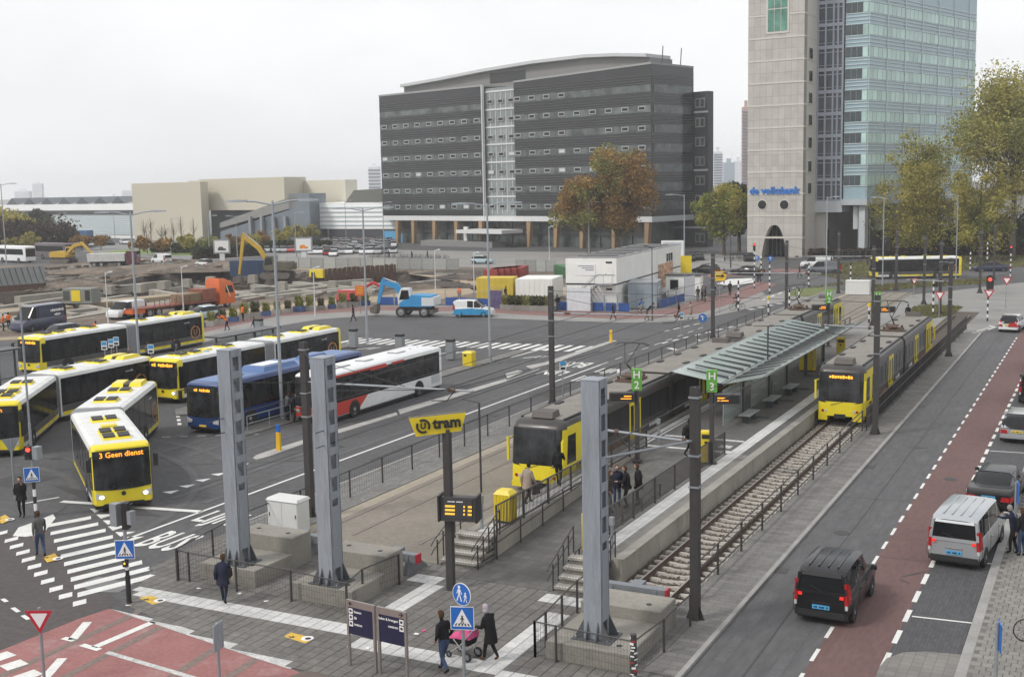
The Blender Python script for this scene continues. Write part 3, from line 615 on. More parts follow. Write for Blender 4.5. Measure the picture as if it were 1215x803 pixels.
def wheels_at(t,X,W,xs,r=.49,w=.3):
 for x in xs:
  for s in (1,-1):
   m = MB(X); disc(m,x,s*W,r,r*1.22,s,.016,zmin=.3); m.build('wheel_arch',black,t)
   k = len(t.children);
   wmb = MB(X); n = 20
   prof = [(r*.75,-w),(r,-w),(r,-.02),(r*.96,0),(r*.6,0)]; rings = [[(x+q*math.cos(6.28318*i/n),s*(W+.03+o),r+q*math.sin(6.28318*i/n)) for i in range(n)] for q,o in prof]
   wmb.loft(rings,cap=False); wh = wmb.build('wheel',rubber,t,40)
   m = MB(X); yy = s*(W+.02); m.cyl((x,yy-s*.05,r),(x,yy-s*.01,r),r*.62,n=16); m.cyl((x,yy-s*.01,r),(x,yy+s*.03,r),r*.28,r*.2,n=10); m.build('rim',rim,wh,40)
def hatch(t,X,x,mat,z=2.98,w=1.3,l=1.05,open_=False):
 m = MB(X); m.loft([[(x+l/2,-w/2,z),(x+l/2,w/2,z),(x-l/2,w/2,z),(x-l/2,-w/2,z)],[(x+l/2-.08,-w/2+.06,z+.1),(x+l/2-.08,w/2-.06,z+.1),(x-l/2+.08,w/2-.06,z+.14),(x-l/2+.08,-w/2+.06,z+.14)],[(x+l/2-.25,-w/2+.2,z+.17),(x+l/2-.25,w/2-.2,z+.17),(x-l/2+.25,w/2-.2,z+.19),(x-l/2+.25,-w/2+.2,z+.19)]])
 h = m.build('roof_unit',mat,t,30)
 for s in (-1,1):
  m = MB(X); m.slab([(x+l/2-.14,s*.32-.25,z+.14),(x+l/2-.14,s*.32+.25,z+.14),(x-l/2+.2,s*.32+.25,z+.18),(x-l/2+.2,s*.32-.25,z+.18)],(0,0,.05)); m.build('roof_window',black,h)
def bus_section(t,X,L_,W=1.275,H_=2.98,front=True,rear=False,bodym=yellow,roofm=buswhite,frontm=None):
 st = []
 if front: st += [ring(.0,W*.9,.36,H_-.16,.14,lean=.05),ring(-.1,W*.965,.33,H_-.06,.18,lean=.045),ring(-.45,W,.32,H_,.2,lean=.02)]
 else: st += [ring(0,W,.32,H_,.2)]
 if rear: st += [ring(-L_+.25,W,.32,H_,.2),ring(-L_+.06,W*.985,.34,H_-.04,.2),ring(-L_,W*.93,.38,H_-.12,.2)]
 else: st += [ring(-L_,W,.32,H_,.2)]
 m = MB(X); m.loft(st); m.build('body',bodym,t,35)
 m = MB(X); m.bx(-L_+.3,-.3,-W+.08,W-.08,.14,.34); m.build('underbody',black,t)
 m = MB(X); x1 = -.5 if front else -.05; x2 = -L_+(.35 if rear else .05)
 m.loft([[(x1,-W+.17,H_-.02),(x1,W-.17,H_-.02),(x2,W-.17,H_-.02),(x2,-W+.17,H_-.02)],[(x1-.1,-W+.24,H_+.03),(x1-.1,W-.24,H_+.03),(x2+.1,W-.24,H_+.03),(x2+.1,-W+.24,H_+.03)]]); m.build('roof',roofm,t)
def bus_front(t,X,W,H_,glass,bumper,disp,dispm=ledor,lit=True,face=True,low=1.0,mir=black,logo=None,plate=True,dsize=.33,dy=0.0):
 def fx(y,z):
  a = abs(y)/W; b = 0 if a < .9 else -.106*((a-.9)/.066)
  return b-.05*max(0,z-1.0)+.02
 ys = [-.95*W,-.9*W,-.45*W,0,.45*W,.9*W,.95*W]
 m = MB(X); zs = [low-.02,low+.15,1.6,2.2,H_-.21]
 m.strip([[(fx(y,z if i else low+.1*(abs(y)/W)**2),y,z+(.1*(abs(y)/W)**2 if i == 0 else 0)) for y in ys] for i,z in enumerate(zs)]); ws = m.build('windscreen',glass,t,60)
 m = MB(X); m.slab([(fx(0,2.5)+.005,-.9,2.4),(fx(0,2.5)+.005,.9,2.4),(fx(0,2.76)+.005,.9,2.72),(fx(0,2.76)+.005,-.9,2.72)],(.008,0,0)); m.build('display_box',black,ws)
 if disp:
  m = MB(X); tf = frame((fx(0,2.56)+.022,dy,2.56),(0,1,0),(-.05,0,1)); add_text(m,disp,dsize,tf,depth=.003,bold=.004); m.build('destination_display',dispm,ws)
 for s in (1,-1):
  m = MB(X); m.loft([[(fx(s*.98,.75)+.0,s*1.16,.62),(fx(.9,.75)+.03,s*.8,.66),(fx(.9,.75)+.03,s*.78,.78),(fx(s*.98,.75)+.0,s*1.17,.9)],[(fx(s*.98,.75)-.05,s*1.16,.6),(fx(.9,.75)-.05,s*.8,.64),(fx(.9,.75)-.05,s*.78,.8),(fx(s*.98,.75)-.05,s*1.17,.92)]]); m.build('headlight',lampoff,t)
  if lit:
   m = MB(X); m.sphere((fx(.9,.75)+.03,s*.93,.73),.05,.1,.08,10,6); m.build('headlamp',lampon,t)
  m = MB(X); m.tube([(-.05,s*(W-.05),2.55),(.25,s*(W+.12),2.5)],.025); m.bx(.16,.28,s*(W+.14)-.1,s*(W+.14)+.1,1.95,2.5); m.build('mirror',mir,t)
  m = MB(X); m.tube([(fx(0,1.2)+.02,s*.3,1.1),(fx(0,1.6)+.02,s*.02,1.75)],.012); m.build('wiper',black,ws)
 if plate:
  m = MB(X); m.slab([(fx(0,.5)+.01,-.26,.44),(fx(0,.5)+.01,.26,.44),(fx(0,.5)+.01,.26,.55),(fx(0,.5)+.01,-.26,.55)],(.012,0,0)); m.build('number_plate',plateyel,t)
 m = MB(X); m.slab([(fx(0,.4),-.95,.33),(fx(0,.4),.95,.33),(fx(0,.4),.8,.42),(fx(0,.4),-.8,.42)],(.03,0,0)); m.build('bumper_grille',black,t)
 if logo:
  m = MB(X); F_ = frame((fx(0,.8)+.02,0,.82),(0,1,0),(0,0,1)); mm = MB(X @ F_); mm.cyl((0,0,-.01),(0,0,.012),.1,n=16); mm.build('badge',black,t)
def citaro(name,lab,loc,heading,bend=0.0,disp='3 Geen dienst',lit=True,grp=None,artic=True,L1=9.2,L2=8.4,cat='bus'):
 t = thing(name,lab,cat,loc,heading,grp); I = MX.Identity(4); W,H_ = 1.275,2.98
 if not artic: L1 = 12.0
 bus_section(t,I,L1,W,H_,True,not artic,bodym=buswhite)
 m = MB(); m.loft([ring(.006,W*.903,.36,H_-.15,.14,lean=.05),ring(-.1,W*.969,.33,H_-.05,.18,lean=.045),ring(-.45,W+.006,.318,H_+.006,.2,lean=.02),ring(-.6,W+.006,.318,H_+.006,.2)]); m.build('front_cap',yellow,t,35)
 if not artic:
  m = MB(); m.loft([ring(-L1+.5,W+.006,.318,H_+.006,.2),ring(-L1+.25,W+.006,.318,H_+.006,.2),ring(-L1+.06,W*.99,.34,H_-.034,.2),ring(-L1-.006,W*.935,.38,H_-.115,.2)]); m.build('rear_cap',yellow,t,35)
 bus_front(t,I,W,H_,glassf,yellow,disp,lit=lit,logo=True)
 wins = [(-1.0,-2.1),(-2.2,-3.6),(-3.7,-5.1),(-5.2,-6.6),(-6.7,-8.1)]
 if not artic: wins += [(-8.2,-9.6),(-9.7,-11.2)]
 bus_panels(t,I,-.62,-L1+(.05 if artic else .4),W,None,glassd,busgrey,windows=wins)
 for s in (1,-1):
  m = MB(I); m.slab([(-.22,s*W*.99,1.02),(-.62,s*W,1.02),(-.62,s*W,2.5),(-.22,s*W*.985,2.5)],(0,s*.012,0)); m.build('cab_glazing',glassd,t)
  m = MB(I); m.slab([(-3.6,s*W,.42),(-L1+.1,s*W,.42),(-L1+.1,s*W,.62),(-3.6,s*W,.62)],(0,s*.01,0)); m.build('skirt',yellow if artic else yellow,t)
 wheels_at(t,I,W,(-2.7,) if artic else (-2.7,-8.7))
 for s in (1,-1):
  for x in (-1.6,-3.6,-5.0,-6.4,-7.8):
   m = MB(); m.bx(x-.012,x+.012,s*(W+.009)-.004,s*(W+.009)+.004,.4,1.0); m.build('panel_seam',black,t)
 for x in ((-1.6,-2.9,-6.2) if artic else (-1.6,-3.0,-7.5,-9.8)): hatch(t,I,x,yellow)
 m = MB(I); m.bx(-4.6,-4.1,-.35,.35,H_,H_+.16); m.build('roof_vent',yellow,t)
 X2 = I; xr = -L1
 if artic:
  J = MX.Translation((-L1-.55,0,0)); X2 = J @ MX.Rotation(bend,4,'Z') @ MX.Translation((-.55,0,0))
  XM = J @ MX.Rotation(bend/2,4,'Z')
  m = MB(); rings = []; n = 13
  for i in range(n):
   u = i/(n-1); Xk = J @ MX.Rotation(bend*u,4,'Z') @ MX.Translation((.56-1.12*u if abs(bend) < .01 else (.56 if u == 0 else .56-1.12*u),0,0)); w = 1.26 if i % 2 else 1.2; h = H_-.03 if i % 2 else H_-.08
   rings.append([tuple(Xk @ V(p)) for p in ring(0,w,.4,h,.18)])
  m.loft(rings); m.build('bellows',bellows,t)
  bus_section(t,X2,L2,W,H_,False,True,bodym=buswhite)
  m = MB(X2); m.loft([ring(-L2+.42,W+.006,.318,H_+.006,.2),ring(-L2+.25,W+.006,.318,H_+.006,.2),ring(-L2+.06,W*.99,.34,H_-.034,.2),ring(-L2-.006,W*.935,.38,H_-.115,.2)]); m.build('rear_cap',yellow,t,35)
  bus_panels(t,X2,-.1,-L2+.35,W,None,glassd,busgrey,windows=[(-.4,-1.7),(-1.8,-3.1),(-3.2,-4.6),(-4.7,-6.1),(-6.2,-7.7)])
  wheels_at(t,X2,W,(-4.6,))
  for s in (1,-1):
   for x in (-1.7,-3.1,-6.1,-7.3):
    m = MB(X2); m.bx(x-.012,x+.012,s*(W+.014)-.004,s*(W+.014)+.004,.42,1.0); m.build('panel_seam',black,t)
  for x in (-2.9,-6.0):
   m = MB(X2); m.bx(x-.01,x+.01,-W+.25,W-.25,H_+.03,H_+.034); m.build('roof_seam',pole_grey,t)
  for x in (-1.6,-4.6): hatch(t,X2,x,yellow)
  for s in (1,-1):
   m = MB(X2); m.slab([(-.15,s*W,.42),(-L2+.3,s*W,.42),(-L2+.3,s*W,.64),(-.15,s*W,.64)],(0,s*.014,0)); m.build('skirt',yellow,t)
   m = MB(X2); m.loft([[(-L2+2.4,s*.5-.35,H_),(-L2+2.4,s*.5+.35,H_),(-L2+.5,s*.5+.35,H_),(-L2+.5,s*.5-.35,H_)],[(-L2+2.1,s*.5-.3,H_+.24),(-L2+2.1,s*.5+.3,H_+.24),(-L2+.8,s*.5+.3,H_+.24),(-L2+.8,s*.5-.3,H_+.24)]]); m.build('roof_cowl',yellow,t)
  m = MB(X2); m.bx(-L2+.7,-L2+2.2,-.2,.2,H_+.02,H_+.16); m.build('roof_duct',black,t)
  xr = -L2
 for s in (1,-1):
  ringlogo(t,xr+1.25,s*(W+.02),1.35,.62,s,orange_ring,X2)
  F_ = frame((xr+2.3 if s > 0 else xr+3.6,s*(W+.03),2.33),(-s,0,0),(0,0,1)); m = MB(X2); add_text(m,'u-ov.info',.2,F_,depth=.004,align='CENTER'); m.build('lettering',signwhite,t)
  m = MB(X2); m.slab([(xr+.0,s*1.0-.12,.8),(xr+.0,s*1.0+.12,.8),(xr+.02,s*1.0+.12,1.4),(xr+.02,s*1.0-.12,1.4)],(-.03,0,0)); m.build('tail_lamp',redl,t)
 return t
def pose2(x0,y0,x1,y1,z0=0): "heading from rear pixel to front pixel"; a,b = G(x0,y0,z0),G(x1,y1,z0); return math.atan2(b.y-a.y,b.x-a.x)
HS = -math.pi/2     # heading -Y
f1 = (G(114,600,.3)+G(181,596,.3))/2; f1.z = 0
h1 = math.atan2(38.4-45.3,-38.4+47.3)
citaro('articulated_bus','yellow articulated bus turning onto the street with GEEN DIENST on its display',f1,h1,R(-20),'3 Geen dienst')
c2 = G(29,534,.3); h2 = R(-54)
citaro('articulated_bus','yellow articulated bus in mid bend, its nose beside the pavement with the waiting person',(c2.x-1.0,c2.y-.95,0),h2,R(-33),'Zuilen')
citaro('articulated_bus','yellow articulated bus at the stop beside the dark blue van',(-75.4,64.3,0),HS,0,'## ######',lit=False)
citaro('articulated_bus','yellow articulated bus standing behind the blue bus',(-56.3,58.7,0),HS,0,'## #######')
citaro('city_bus','yellow single city bus passing in front of the bank tower',(-30.6,170.2,0),R(180+24),0,None,lit=False,artic=False)
blueb = pm('bus_blue',(.011,.042,.155),.35,var=.05,coat=.25); blueroof = pm('bus_roof_blue',(.065,.14,.32),.4,var=.08,coat=.1)
def plain_bus(name,lab,loc,heading,L_,bodym,roofm,disp,lowm=None,white_red=False):
 t = thing(name,lab,'bus',loc,heading); I = MX.Identity(4); W,H_ = 1.27,3.0
 bus_section(t,I,L_,W,H_,True,True,bodym,roofm)
 bus_front(t,I,W,H_,glassf,bodym,disp,lit=False,dsize=.24,mir=black)
 n = 7; xs = [-1.0-(L_-1.6)*i/n for i in range(n+1)]
 bus_panels(t,I,-.6,-L_+.4,W,None,glassd,None,windows=[(xs[i]-.02,xs[i+1]+.02) for i in range(n)],beltz=1.2)
 for s in (1,-1):
  m = MB(I); m.slab([(-.22,s*W*.99,1.1),(-.6,s*W,1.2),(-.6,s*W,2.55),(-.22,s*W*.985,2.5)],(0,s*.012,0)); m.build('cab_glazing',glassd,t)
 wheels_at(t,I,W,(-2.7,-L_+3.1))
 return t
t = plain_bus('city_bus','blue bus with light blue roof boxes between the yellow and white buses',(-46.85,51.9,0),HS,14.6,blueb,blueroof,'## ######')
for x,l,w in ((-6.2,3.4,1.9),(-2.6,1.3,1.0),(-10.6,2.0,1.2)):
 m = MB(); m.loft([[(x+l/2,-w/2,3.02),(x+l/2,w/2,3.02),(x-l/2,w/2,3.02),(x-l/2,-w/2,3.02)],[(x+l/2-.3,-w/2+.15,3.28),(x+l/2-.3,w/2-.15,3.28),(x-l/2+.2,w/2-.15,3.28),(x-l/2+.2,-w/2+.15,3.28)]]); m.build('roof_unit',blueroof,t,20)
m = MB(); m.bx(-6.9,-5.0,-.5,.5,3.285,3.32); m.build('roof_window',signwhite,t)
busw = pm('bus_white',(.72,.73,.74),.4,var=.06,coat=.15); busred = pm('bus_red',(.52,.045,.03),.4,var=.05,coat=.15)
t = plain_bus('city_bus','white city bus with red front and red roof band facing left',(-42.7,56.7,0),HS,13.4,busw,busw,None)
for s in (1,-1):
 m = MB(); W = 1.27
 m.slab([(-.12,s*W,.4),(-3.1,s*W,.4),(-4.2,s*W,1.19),(-.3,s*W,1.19)],(0,s*.012,0)); m.build('red_panel',busred,t)
 m = MB(); m.slab([(-.4,s*W*.995,2.6),(-6.6,s*W,2.6),(-6.3,s*W,2.84),(-.5,s*W*.99,2.84)],(0,s*.014,0)); m.build('red_panel',busred,t)
 m = MB(); m.slab([(-7.0,s*W,2.66),(-8.5,s*W,2.66),(-8.5,s*W,2.8),(-7.0,s*W,2.8)],(0,s*.014,0)); m.build('red_lettering_panel',busred,t)
 m = MB(); m.slab([(-11.9,s*W,.62),(-13.0,s*W,.62),(-13.0,s*W,1.15),(-11.9,s*W,1.15)],(0,s*.012,0)); m.build('engine_flap',pm('flap_grey',(.5,.51,.52),.5,var=.05),t)
m = MB(); m.strip([[(.03,-1.12,.4),(.03,1.12,.4)],[(.025,-1.14,.98),(.025,1.14,.98)]]); m.build('red_front',busred,t)
for x,l in ((-2.6,2.2),(-5.8,1.0),(-9.6,1.1)):
 m = MB(); m.bx(x-l/2,x+l/2,-.38,.38,3.035,3.09); h = m.build('roof_hatch',pm('hatch_grey',(.3,.31,.32),.5,var=.1),t)
 m = MB(); m.bx(x-l/2+.06,x+l/2-.06,-.32,.32,3.091,3.105); m.build('hatch_lid',buswhite,h)
for x in (-11.2,-12.2,-12.7): m = MB(); m.cyl((x,0,3.03),(x,0,3.12),.12,n=10); m.build('roof_vent',busw,t)
tramroof = pm('tram_roof',(.215,.2,.178),.8,var=.14,scale=.8,det=7,fine=.08,dirt=((.12,.112,.1),.9,.54,.6))
tramdark = pm('tram_side_brown',(.036,.031,.03),.4,var=.1,coat=.15)
tramorange = pm('tram_lettering',(.27,.125,.045),.5,var=.1)
def tram(lab,loc,heading,L_=28.4,disp='Zoetwater',panto=(-13.0,),grp='trams at the stop',panup=True):
 t = thing('tram',lab,'tram',loc,heading,grp); W,H_ = 1.3,3.3; I = MX.Identity(4)
 def tr(x,w,z0,z1,rt=.25,lean=0): return ring(x,w,z0,z1,rt,.05,lean)
 jl = -L_/2
 for k,(a,b,fr) in enumerate(((0,jl+.35,1),(-L_,jl-.35,-1))):
  st = [tr(a,W*.84,.55,H_-.34,.2,.12*fr),tr(a-fr*.14,W*.94,.45,H_-.16,.25,.11*fr),tr(a-fr*.55,W,.42,H_,.28,.06*fr),tr(a-fr*2.2,W,.42,H_,.28),tr(b,W,.42,H_,.28)]
  if fr < 0: st = st[::-1]
  m = MB(); m.loft(st); m.build('car_body',tramdark,t,35)
  m = MB(); x1,x2 = a-fr*.9,b+fr*.03; m.loft([[(x1,-W+.2,H_-.03),(x1,W-.2,H_-.03),(x2,W-.2,H_-.03),(x2,-W+.2,H_-.03)],[(x1-fr*.15,-W+.27,H_+.04),(x1-fr*.15,W-.27,H_+.04),(x2,W-.27,H_+.04),(x2,-W+.27,H_+.04)]]); m.build('roof',tramroof,t,20)
  for s in (1,-1):
   m = MB(); m.bx(min(x1,x2),max(x1,x2),s*(W-.22)-.05,s*(W-.22)+.05,H_-.08,H_+.05); m.build('gutter',black,t)
  def fx(y,z):
   q = abs(y)/W; b_ = 0 if q < .84 else -.14*((q-.84)/.1)
   return a+fr*(b_-.12*max(0,z-1.0)+.025)
  ys = [-.94*W,-.84*W,-.4*W,0,.4*W,.84*W,.94*W]
  m = MB(); m.strip([[(fx(y,z),y,z) for y in ys] for z in (.5,.8,1.3)]); m.build('front_panel',yellow,t,50)
  m = MB(); m.strip([[(fx(y,z)+fr*.006,y,z+(.16*(abs(y)/W)**2-.14 if i == 0 else 0)) for y in ys] for i,z in enumerate((1.3,1.7,2.3,2.86,2.95))]); ws = m.build('windscreen',glassf,t,60)
  if disp and fr > 0:
   m = MB(); F_ = frame((fx(0,2.72)+.03,0,2.7),(0,1,0),(-.12,0,1)); add_text(m,disp,.26,F_,depth=.004,bold=.004); m.build('destination_display',ledor,ws)
  m = MB(); m.tube([(fx(0,1.15)+fr*.03,-.5,1.12),(fx(0,1.6)+fr*.03,.15,1.3)],.014); m.build('wiper',black,ws)
  for s in (1,-1):
   for (yy,mt) in ((.78,lampoff),(.95,redl)):
    m = MB(); p = V((fx(yy,.8),s*yy,.78)); m.cyl(p,p+V((fr*.02,0,0)),.075,n=12); m.build('headlight',mt,t)
   m = MB(); m.slab([(a-fr*.62,s*W,.45),(a-fr*3.9,s*W,.45),(a-fr*3.9,s*W,3.02),(a-fr*.72,s*W,3.02)],(0,s*.014,0)); cs = m.build('cab_side',yellow,t)
   m = MB(); rws = [[(a-fr*(.13+.11*max(0,z-1))+fr*.004,s*(.94*W+.01),z),(a-fr*(.55+.06*max(0,z-1)),s*(W+.013),z),(a-fr*.75,s*(W+.0135),z)] for z in (.48,.8,1.0,1.6,2.2,2.6,2.92)]; m.strip(rws); m.build('corner_post',yellow,t)
   m = MB(); m.slab([(a-fr*.62,s*(W+.014),1.3),(a-fr*1.6,s*(W+.014),1.3),(a-fr*1.6,s*(W+.014),2.6),(a-fr*.75,s*(W+.014),2.6)],(0,s*.012,0)); m.build('cab_window',glassd,cs)
   for xo in (2.2,3.1):
    m = MB(); m.slab([(a-fr*xo,s*(W+.014),.62),(a-fr*(xo+.72),s*(W+.014),.62),(a-fr*(xo+.72),s*(W+.014),2.85),(a-fr*xo,s*(W+.014),2.85)],(0,s*.01,0)); d = m.build('door_leaf',yellow,cs)
    m = MB(); m.slab([(a-fr*(xo+.18),s*(W+.024),1.2),(a-fr*(xo+.54),s*(W+.024),1.2),(a-fr*(xo+.54),s*(W+.024),2.6),(a-fr*(xo+.18),s*(W+.024),2.6)],(0,s*.008,0)); m.build('door_window',glassd,d)
    m = MB(); m.bx(a-fr*(xo+.36)-.37,a-fr*(xo+.36)-.34,s*(W+.026)-.004,s*(W+.026)+.004,.62,2.85); m.build('door_seal',black,d)
   m = MB(); m.tube([(a-fr*.3,s*(W-.05),2.5),(a+fr*.05,s*(W+.14),2.45)],.025); m.bx(a-fr*.02-.05,a-fr*.02+.05,s*(W+.07)-.05,s*(W+.07)+.05,1.45,2.5); m.build('mirror',yellow,t)
   m = MB(); m.bx(min(a+fr*.02,a-fr*.9),max(a+fr*.02,a-fr*.9),s*.95-.25,s*.95+.25,.24,.5); m.build('bumper_corner',yellow,t)
   if fr > 0:
    m = MB(); F_ = frame((a-fr*1.9,s*(W+.02),1.05),(-s*fr,0,0),(0,0,1)); add_text(m,'u-ov',.34,F_,depth=.008,bold=.006); m.build('lettering',black,cs)
  m = MB(); m.cyl((a+fr*.1,0,.5),(a-fr*.8,0,.5),.12,n=8); m.bx(min(a-fr*.1,a+fr*.08),max(a-fr*.1,a+fr*.08),-.3,.3,.38,.62); m.build('coupler',black,t)
  m = MB(); xq = a-fr*1.25; m.loft([[(xq+fr*.5,-.55,H_+.04),(xq+fr*.5,.55,H_+.04),(xq-fr*.35,.55,H_+.04),(xq-fr*.35,-.55,H_+.04)],[(xq+fr*.35,-.5,H_+.3),(xq+fr*.35,.5,H_+.3),(xq-fr*.3,.5,H_+.34),(xq-fr*.3,-.5,H_+.34)]]); m.build('roof_box',pm('roof_box',(.1,.088,.08),.7,var=.15),t,25)
  for s in (1,-1):
   x1,x2 = a-fr*3.95,b+fr*.08
   m = MB(); m.slab([(x1,s*W,1.45),(x2,s*W,1.45),(x2,s*W,2.75),(x1,s*W,2.75)],(0,s*.012,0)); gl = m.build('side_glazing',glassd,t)
   n = 7; dxs = [4.1+(abs(x2-a)-4.3)*i/n for i in range(n+1)]
   for i in range(n):
    if i == 3: continue
    m = MB(); p,q = a-fr*(dxs[i]+.08),a-fr*(dxs[i+1]-.08); m.slab([(p,s*(W+.012),1.55),(q,s*(W+.012),1.55),(q,s*(W+.012),2.65),(p,s*(W+.012),2.65)],(0,s*.01,0)); m.build('window',glassw,gl)
   xm = (dxs[3]+dxs[4])/2
   for dd in (-.42,.42):
    m = MB(); p = a-fr*(xm+dd); m.slab([(p-.38,s*(W+.012),.55),(p+.38,s*(W+.012),.55),(p+.38,s*(W+.012),2.85),(p-.38,s*(W+.012),2.85)],(0,s*.02,0)); d = m.build('door_leaf',yellow,t)
    m = MB(); m.slab([(p-.2,s*(W+.032),1.2),(p+.2,s*(W+.032),1.2),(p+.2,s*(W+.032),2.6),(p-.2,s*(W+.032),2.6)],(0,s*.008,0)); m.build('door_window',glassd,d)
   m = MB(); F_ = frame((a-fr*(dxs[1]+.4),s*(W+.004),.95),(-s*fr if fr > 0 else s*-fr*-1,0,0),(0,0,1))
   F_ = frame((a-fr*(dxs[1]+.4),s*(W+.004),.95),(-s,0,0),(0,0,1)); add_text(m,'U-tram',.95,F_,depth=.006,bold=.02); m.build('lettering',tramorange,t)
   m = MB(); F_ = frame((a-fr*(dxs[5]+.6),s*(W+.03),1.15),(-s,0,0),(0,0,1)); add_text(m,'u-ov.info',.4,F_,depth=.005,bold=.003); m.build('lettering',signwhite,t)
  for xo in (4.4,7.6,10.8):
   for s in (-1,1):
    m = MB(); m.bx(a-fr*xo-.35,a-fr*xo+.35,s*.8-.12,s*.8+.12,H_+.045,H_+.1); m.build('roof_vent',black,t)
  for xo in (2.6,10.5):
   m = MB(); m.bx(min(a-fr*(xo-1),a-fr*(xo+1.6)),max(a-fr*(xo-1),a-fr*(xo+1.6)),-1.0,1.0,.22,.5); bo = m.build('bogie',black,t)
   for wx in (-.6,1.2):
    for s in (-1,1):
     m = MB(); m.cyl((a-fr*(xo+wx),s*.66,.33),(a-fr*(xo+wx),s*.8,.33),.33,n=14); m.build('wheel',rail_rust,bo)
 m = MB(); m.loft([tr(jl+.36+.0-.72*i/8,W-.06-(.07 if i % 2 else 0),.5,H_-.08-(.05 if i % 2 else 0)) for i in range(9)]); m.build('gangway_bellows',black,t)
 for xp in panto:
  zt = 5.35; m = MB(); m.bx(xp-.9,xp+.9,-.6,.6,H_+.06,H_+.16)
  for s in (-.5,.5): m.cyl((xp+.6,s,H_+.1),(xp+.6,s,H_+.34),.08,n=8); m.cyl((xp-.6,s,H_+.1),(xp-.6,s,H_+.34),.08,n=8)
  m.bx(xp-.7,xp+.7,-.3,.3,H_+.3,H_+.38); pb = m.build('pantograph_base',rail_rust,t)
  m = MB(); m.tube([(xp-.5,0,H_+.38),(xp+.75,0,H_+1.05)],.05); m.tube([(xp+.75,-.05,H_+1.05),(xp-.2,-.45,zt)],.03); m.tube([(xp+.75,.05,H_+1.05),(xp-.2,.45,zt)],.03); m.build('pantograph_arm',pole_black,pb)
  m = MB();
  for dx in (-.12,.12): m.tube([(xp-.2+dx,-.95,zt-.12),(xp-.2+dx,-.65,zt),(xp-.2+dx,.65,zt),(xp-.2+dx,.95,zt-.12)],.025)
  m.build('pantograph_head',pole_black,pb)
 return t
tram('yellow and brown tram at stop H3 showing its destination, on the ballasted track',(XR,66.6,.22),HS,27.6,'#########',panto=(-17.2,))
tram('yellow and brown tram standing at stop H2, its front by the fenced ramp',(-23.2,47.3,.02),HS,29.6,None,panto=(-12.0,))
tram('rear tram of the coupled pair on the concrete track beyond the glass shelter',(-23.2,77.6,.02),HS,30.6,None,panto=(-19.5,))
# ================================================================ MASTS, POLES, FENCES, STATION FURNITURE
def conc_block(lab,x0,x1,y0,ym,y1,zl,zu):
 t = thing('concrete_foundation',lab,'concrete block',((x0+x1)/2,(y0+y1)/2,0),0,'stepped concrete foundations of the steel masts'); cx,cy = (x0+x1)/2,(y0+y1)/2
 def bev(m,a,b,c,d,z0,z1,e=.025): m.loft([[(a,c,z0),(b,c,z0),(b,d,z0),(a,d,z0)],[(a,c,z1-e),(b,c,z1-e),(b,d,z1-e),(a,d,z1-e)],[(a+e,c+e,z1),(b-e,c+e,z1),(b-e,d-e,z1),(a+e,d-e,z1)]])
 m = MB(); bev(m,x0-cx,x1-cx,y0-cy,ym-cy,0,zl); m.build('lower_step',concrete,t)
 m = MB(); bev(m,x0-cx,x1-cx,ym-cy+.003,y1-cy,0,zu); m.build('upper_step',concrete,t)
 for (x,y,z) in ((x0+.55,ym-.5,zl),(x1-.5,y0+.5,zl),(x0+.5,ym+.6,zu),(x1-.55,ym+.5,zu)):
  m = MB(); m.cyl((x-cx,y-cy,z),(x-cx,y-cy,z+.012),.09,n=12); m.build('lifting_eye',black,t)
 return t
conc_block('stepped concrete foundation with steel mast between the fence and the ballasted track end',-14.62,-11.98,30.3,32.9,34.3,.57,.95)
conc_block('stepped concrete foundation nearest the white cabinet, a steel mast on it',-29.2,-26.7,31.8,33.95,35.1,.62,1.2)
conc_block('stepped concrete foundation between the other fenced block and the left steps',-24.75,-22.3,31.4,33.5,34.6,.62,1.2)
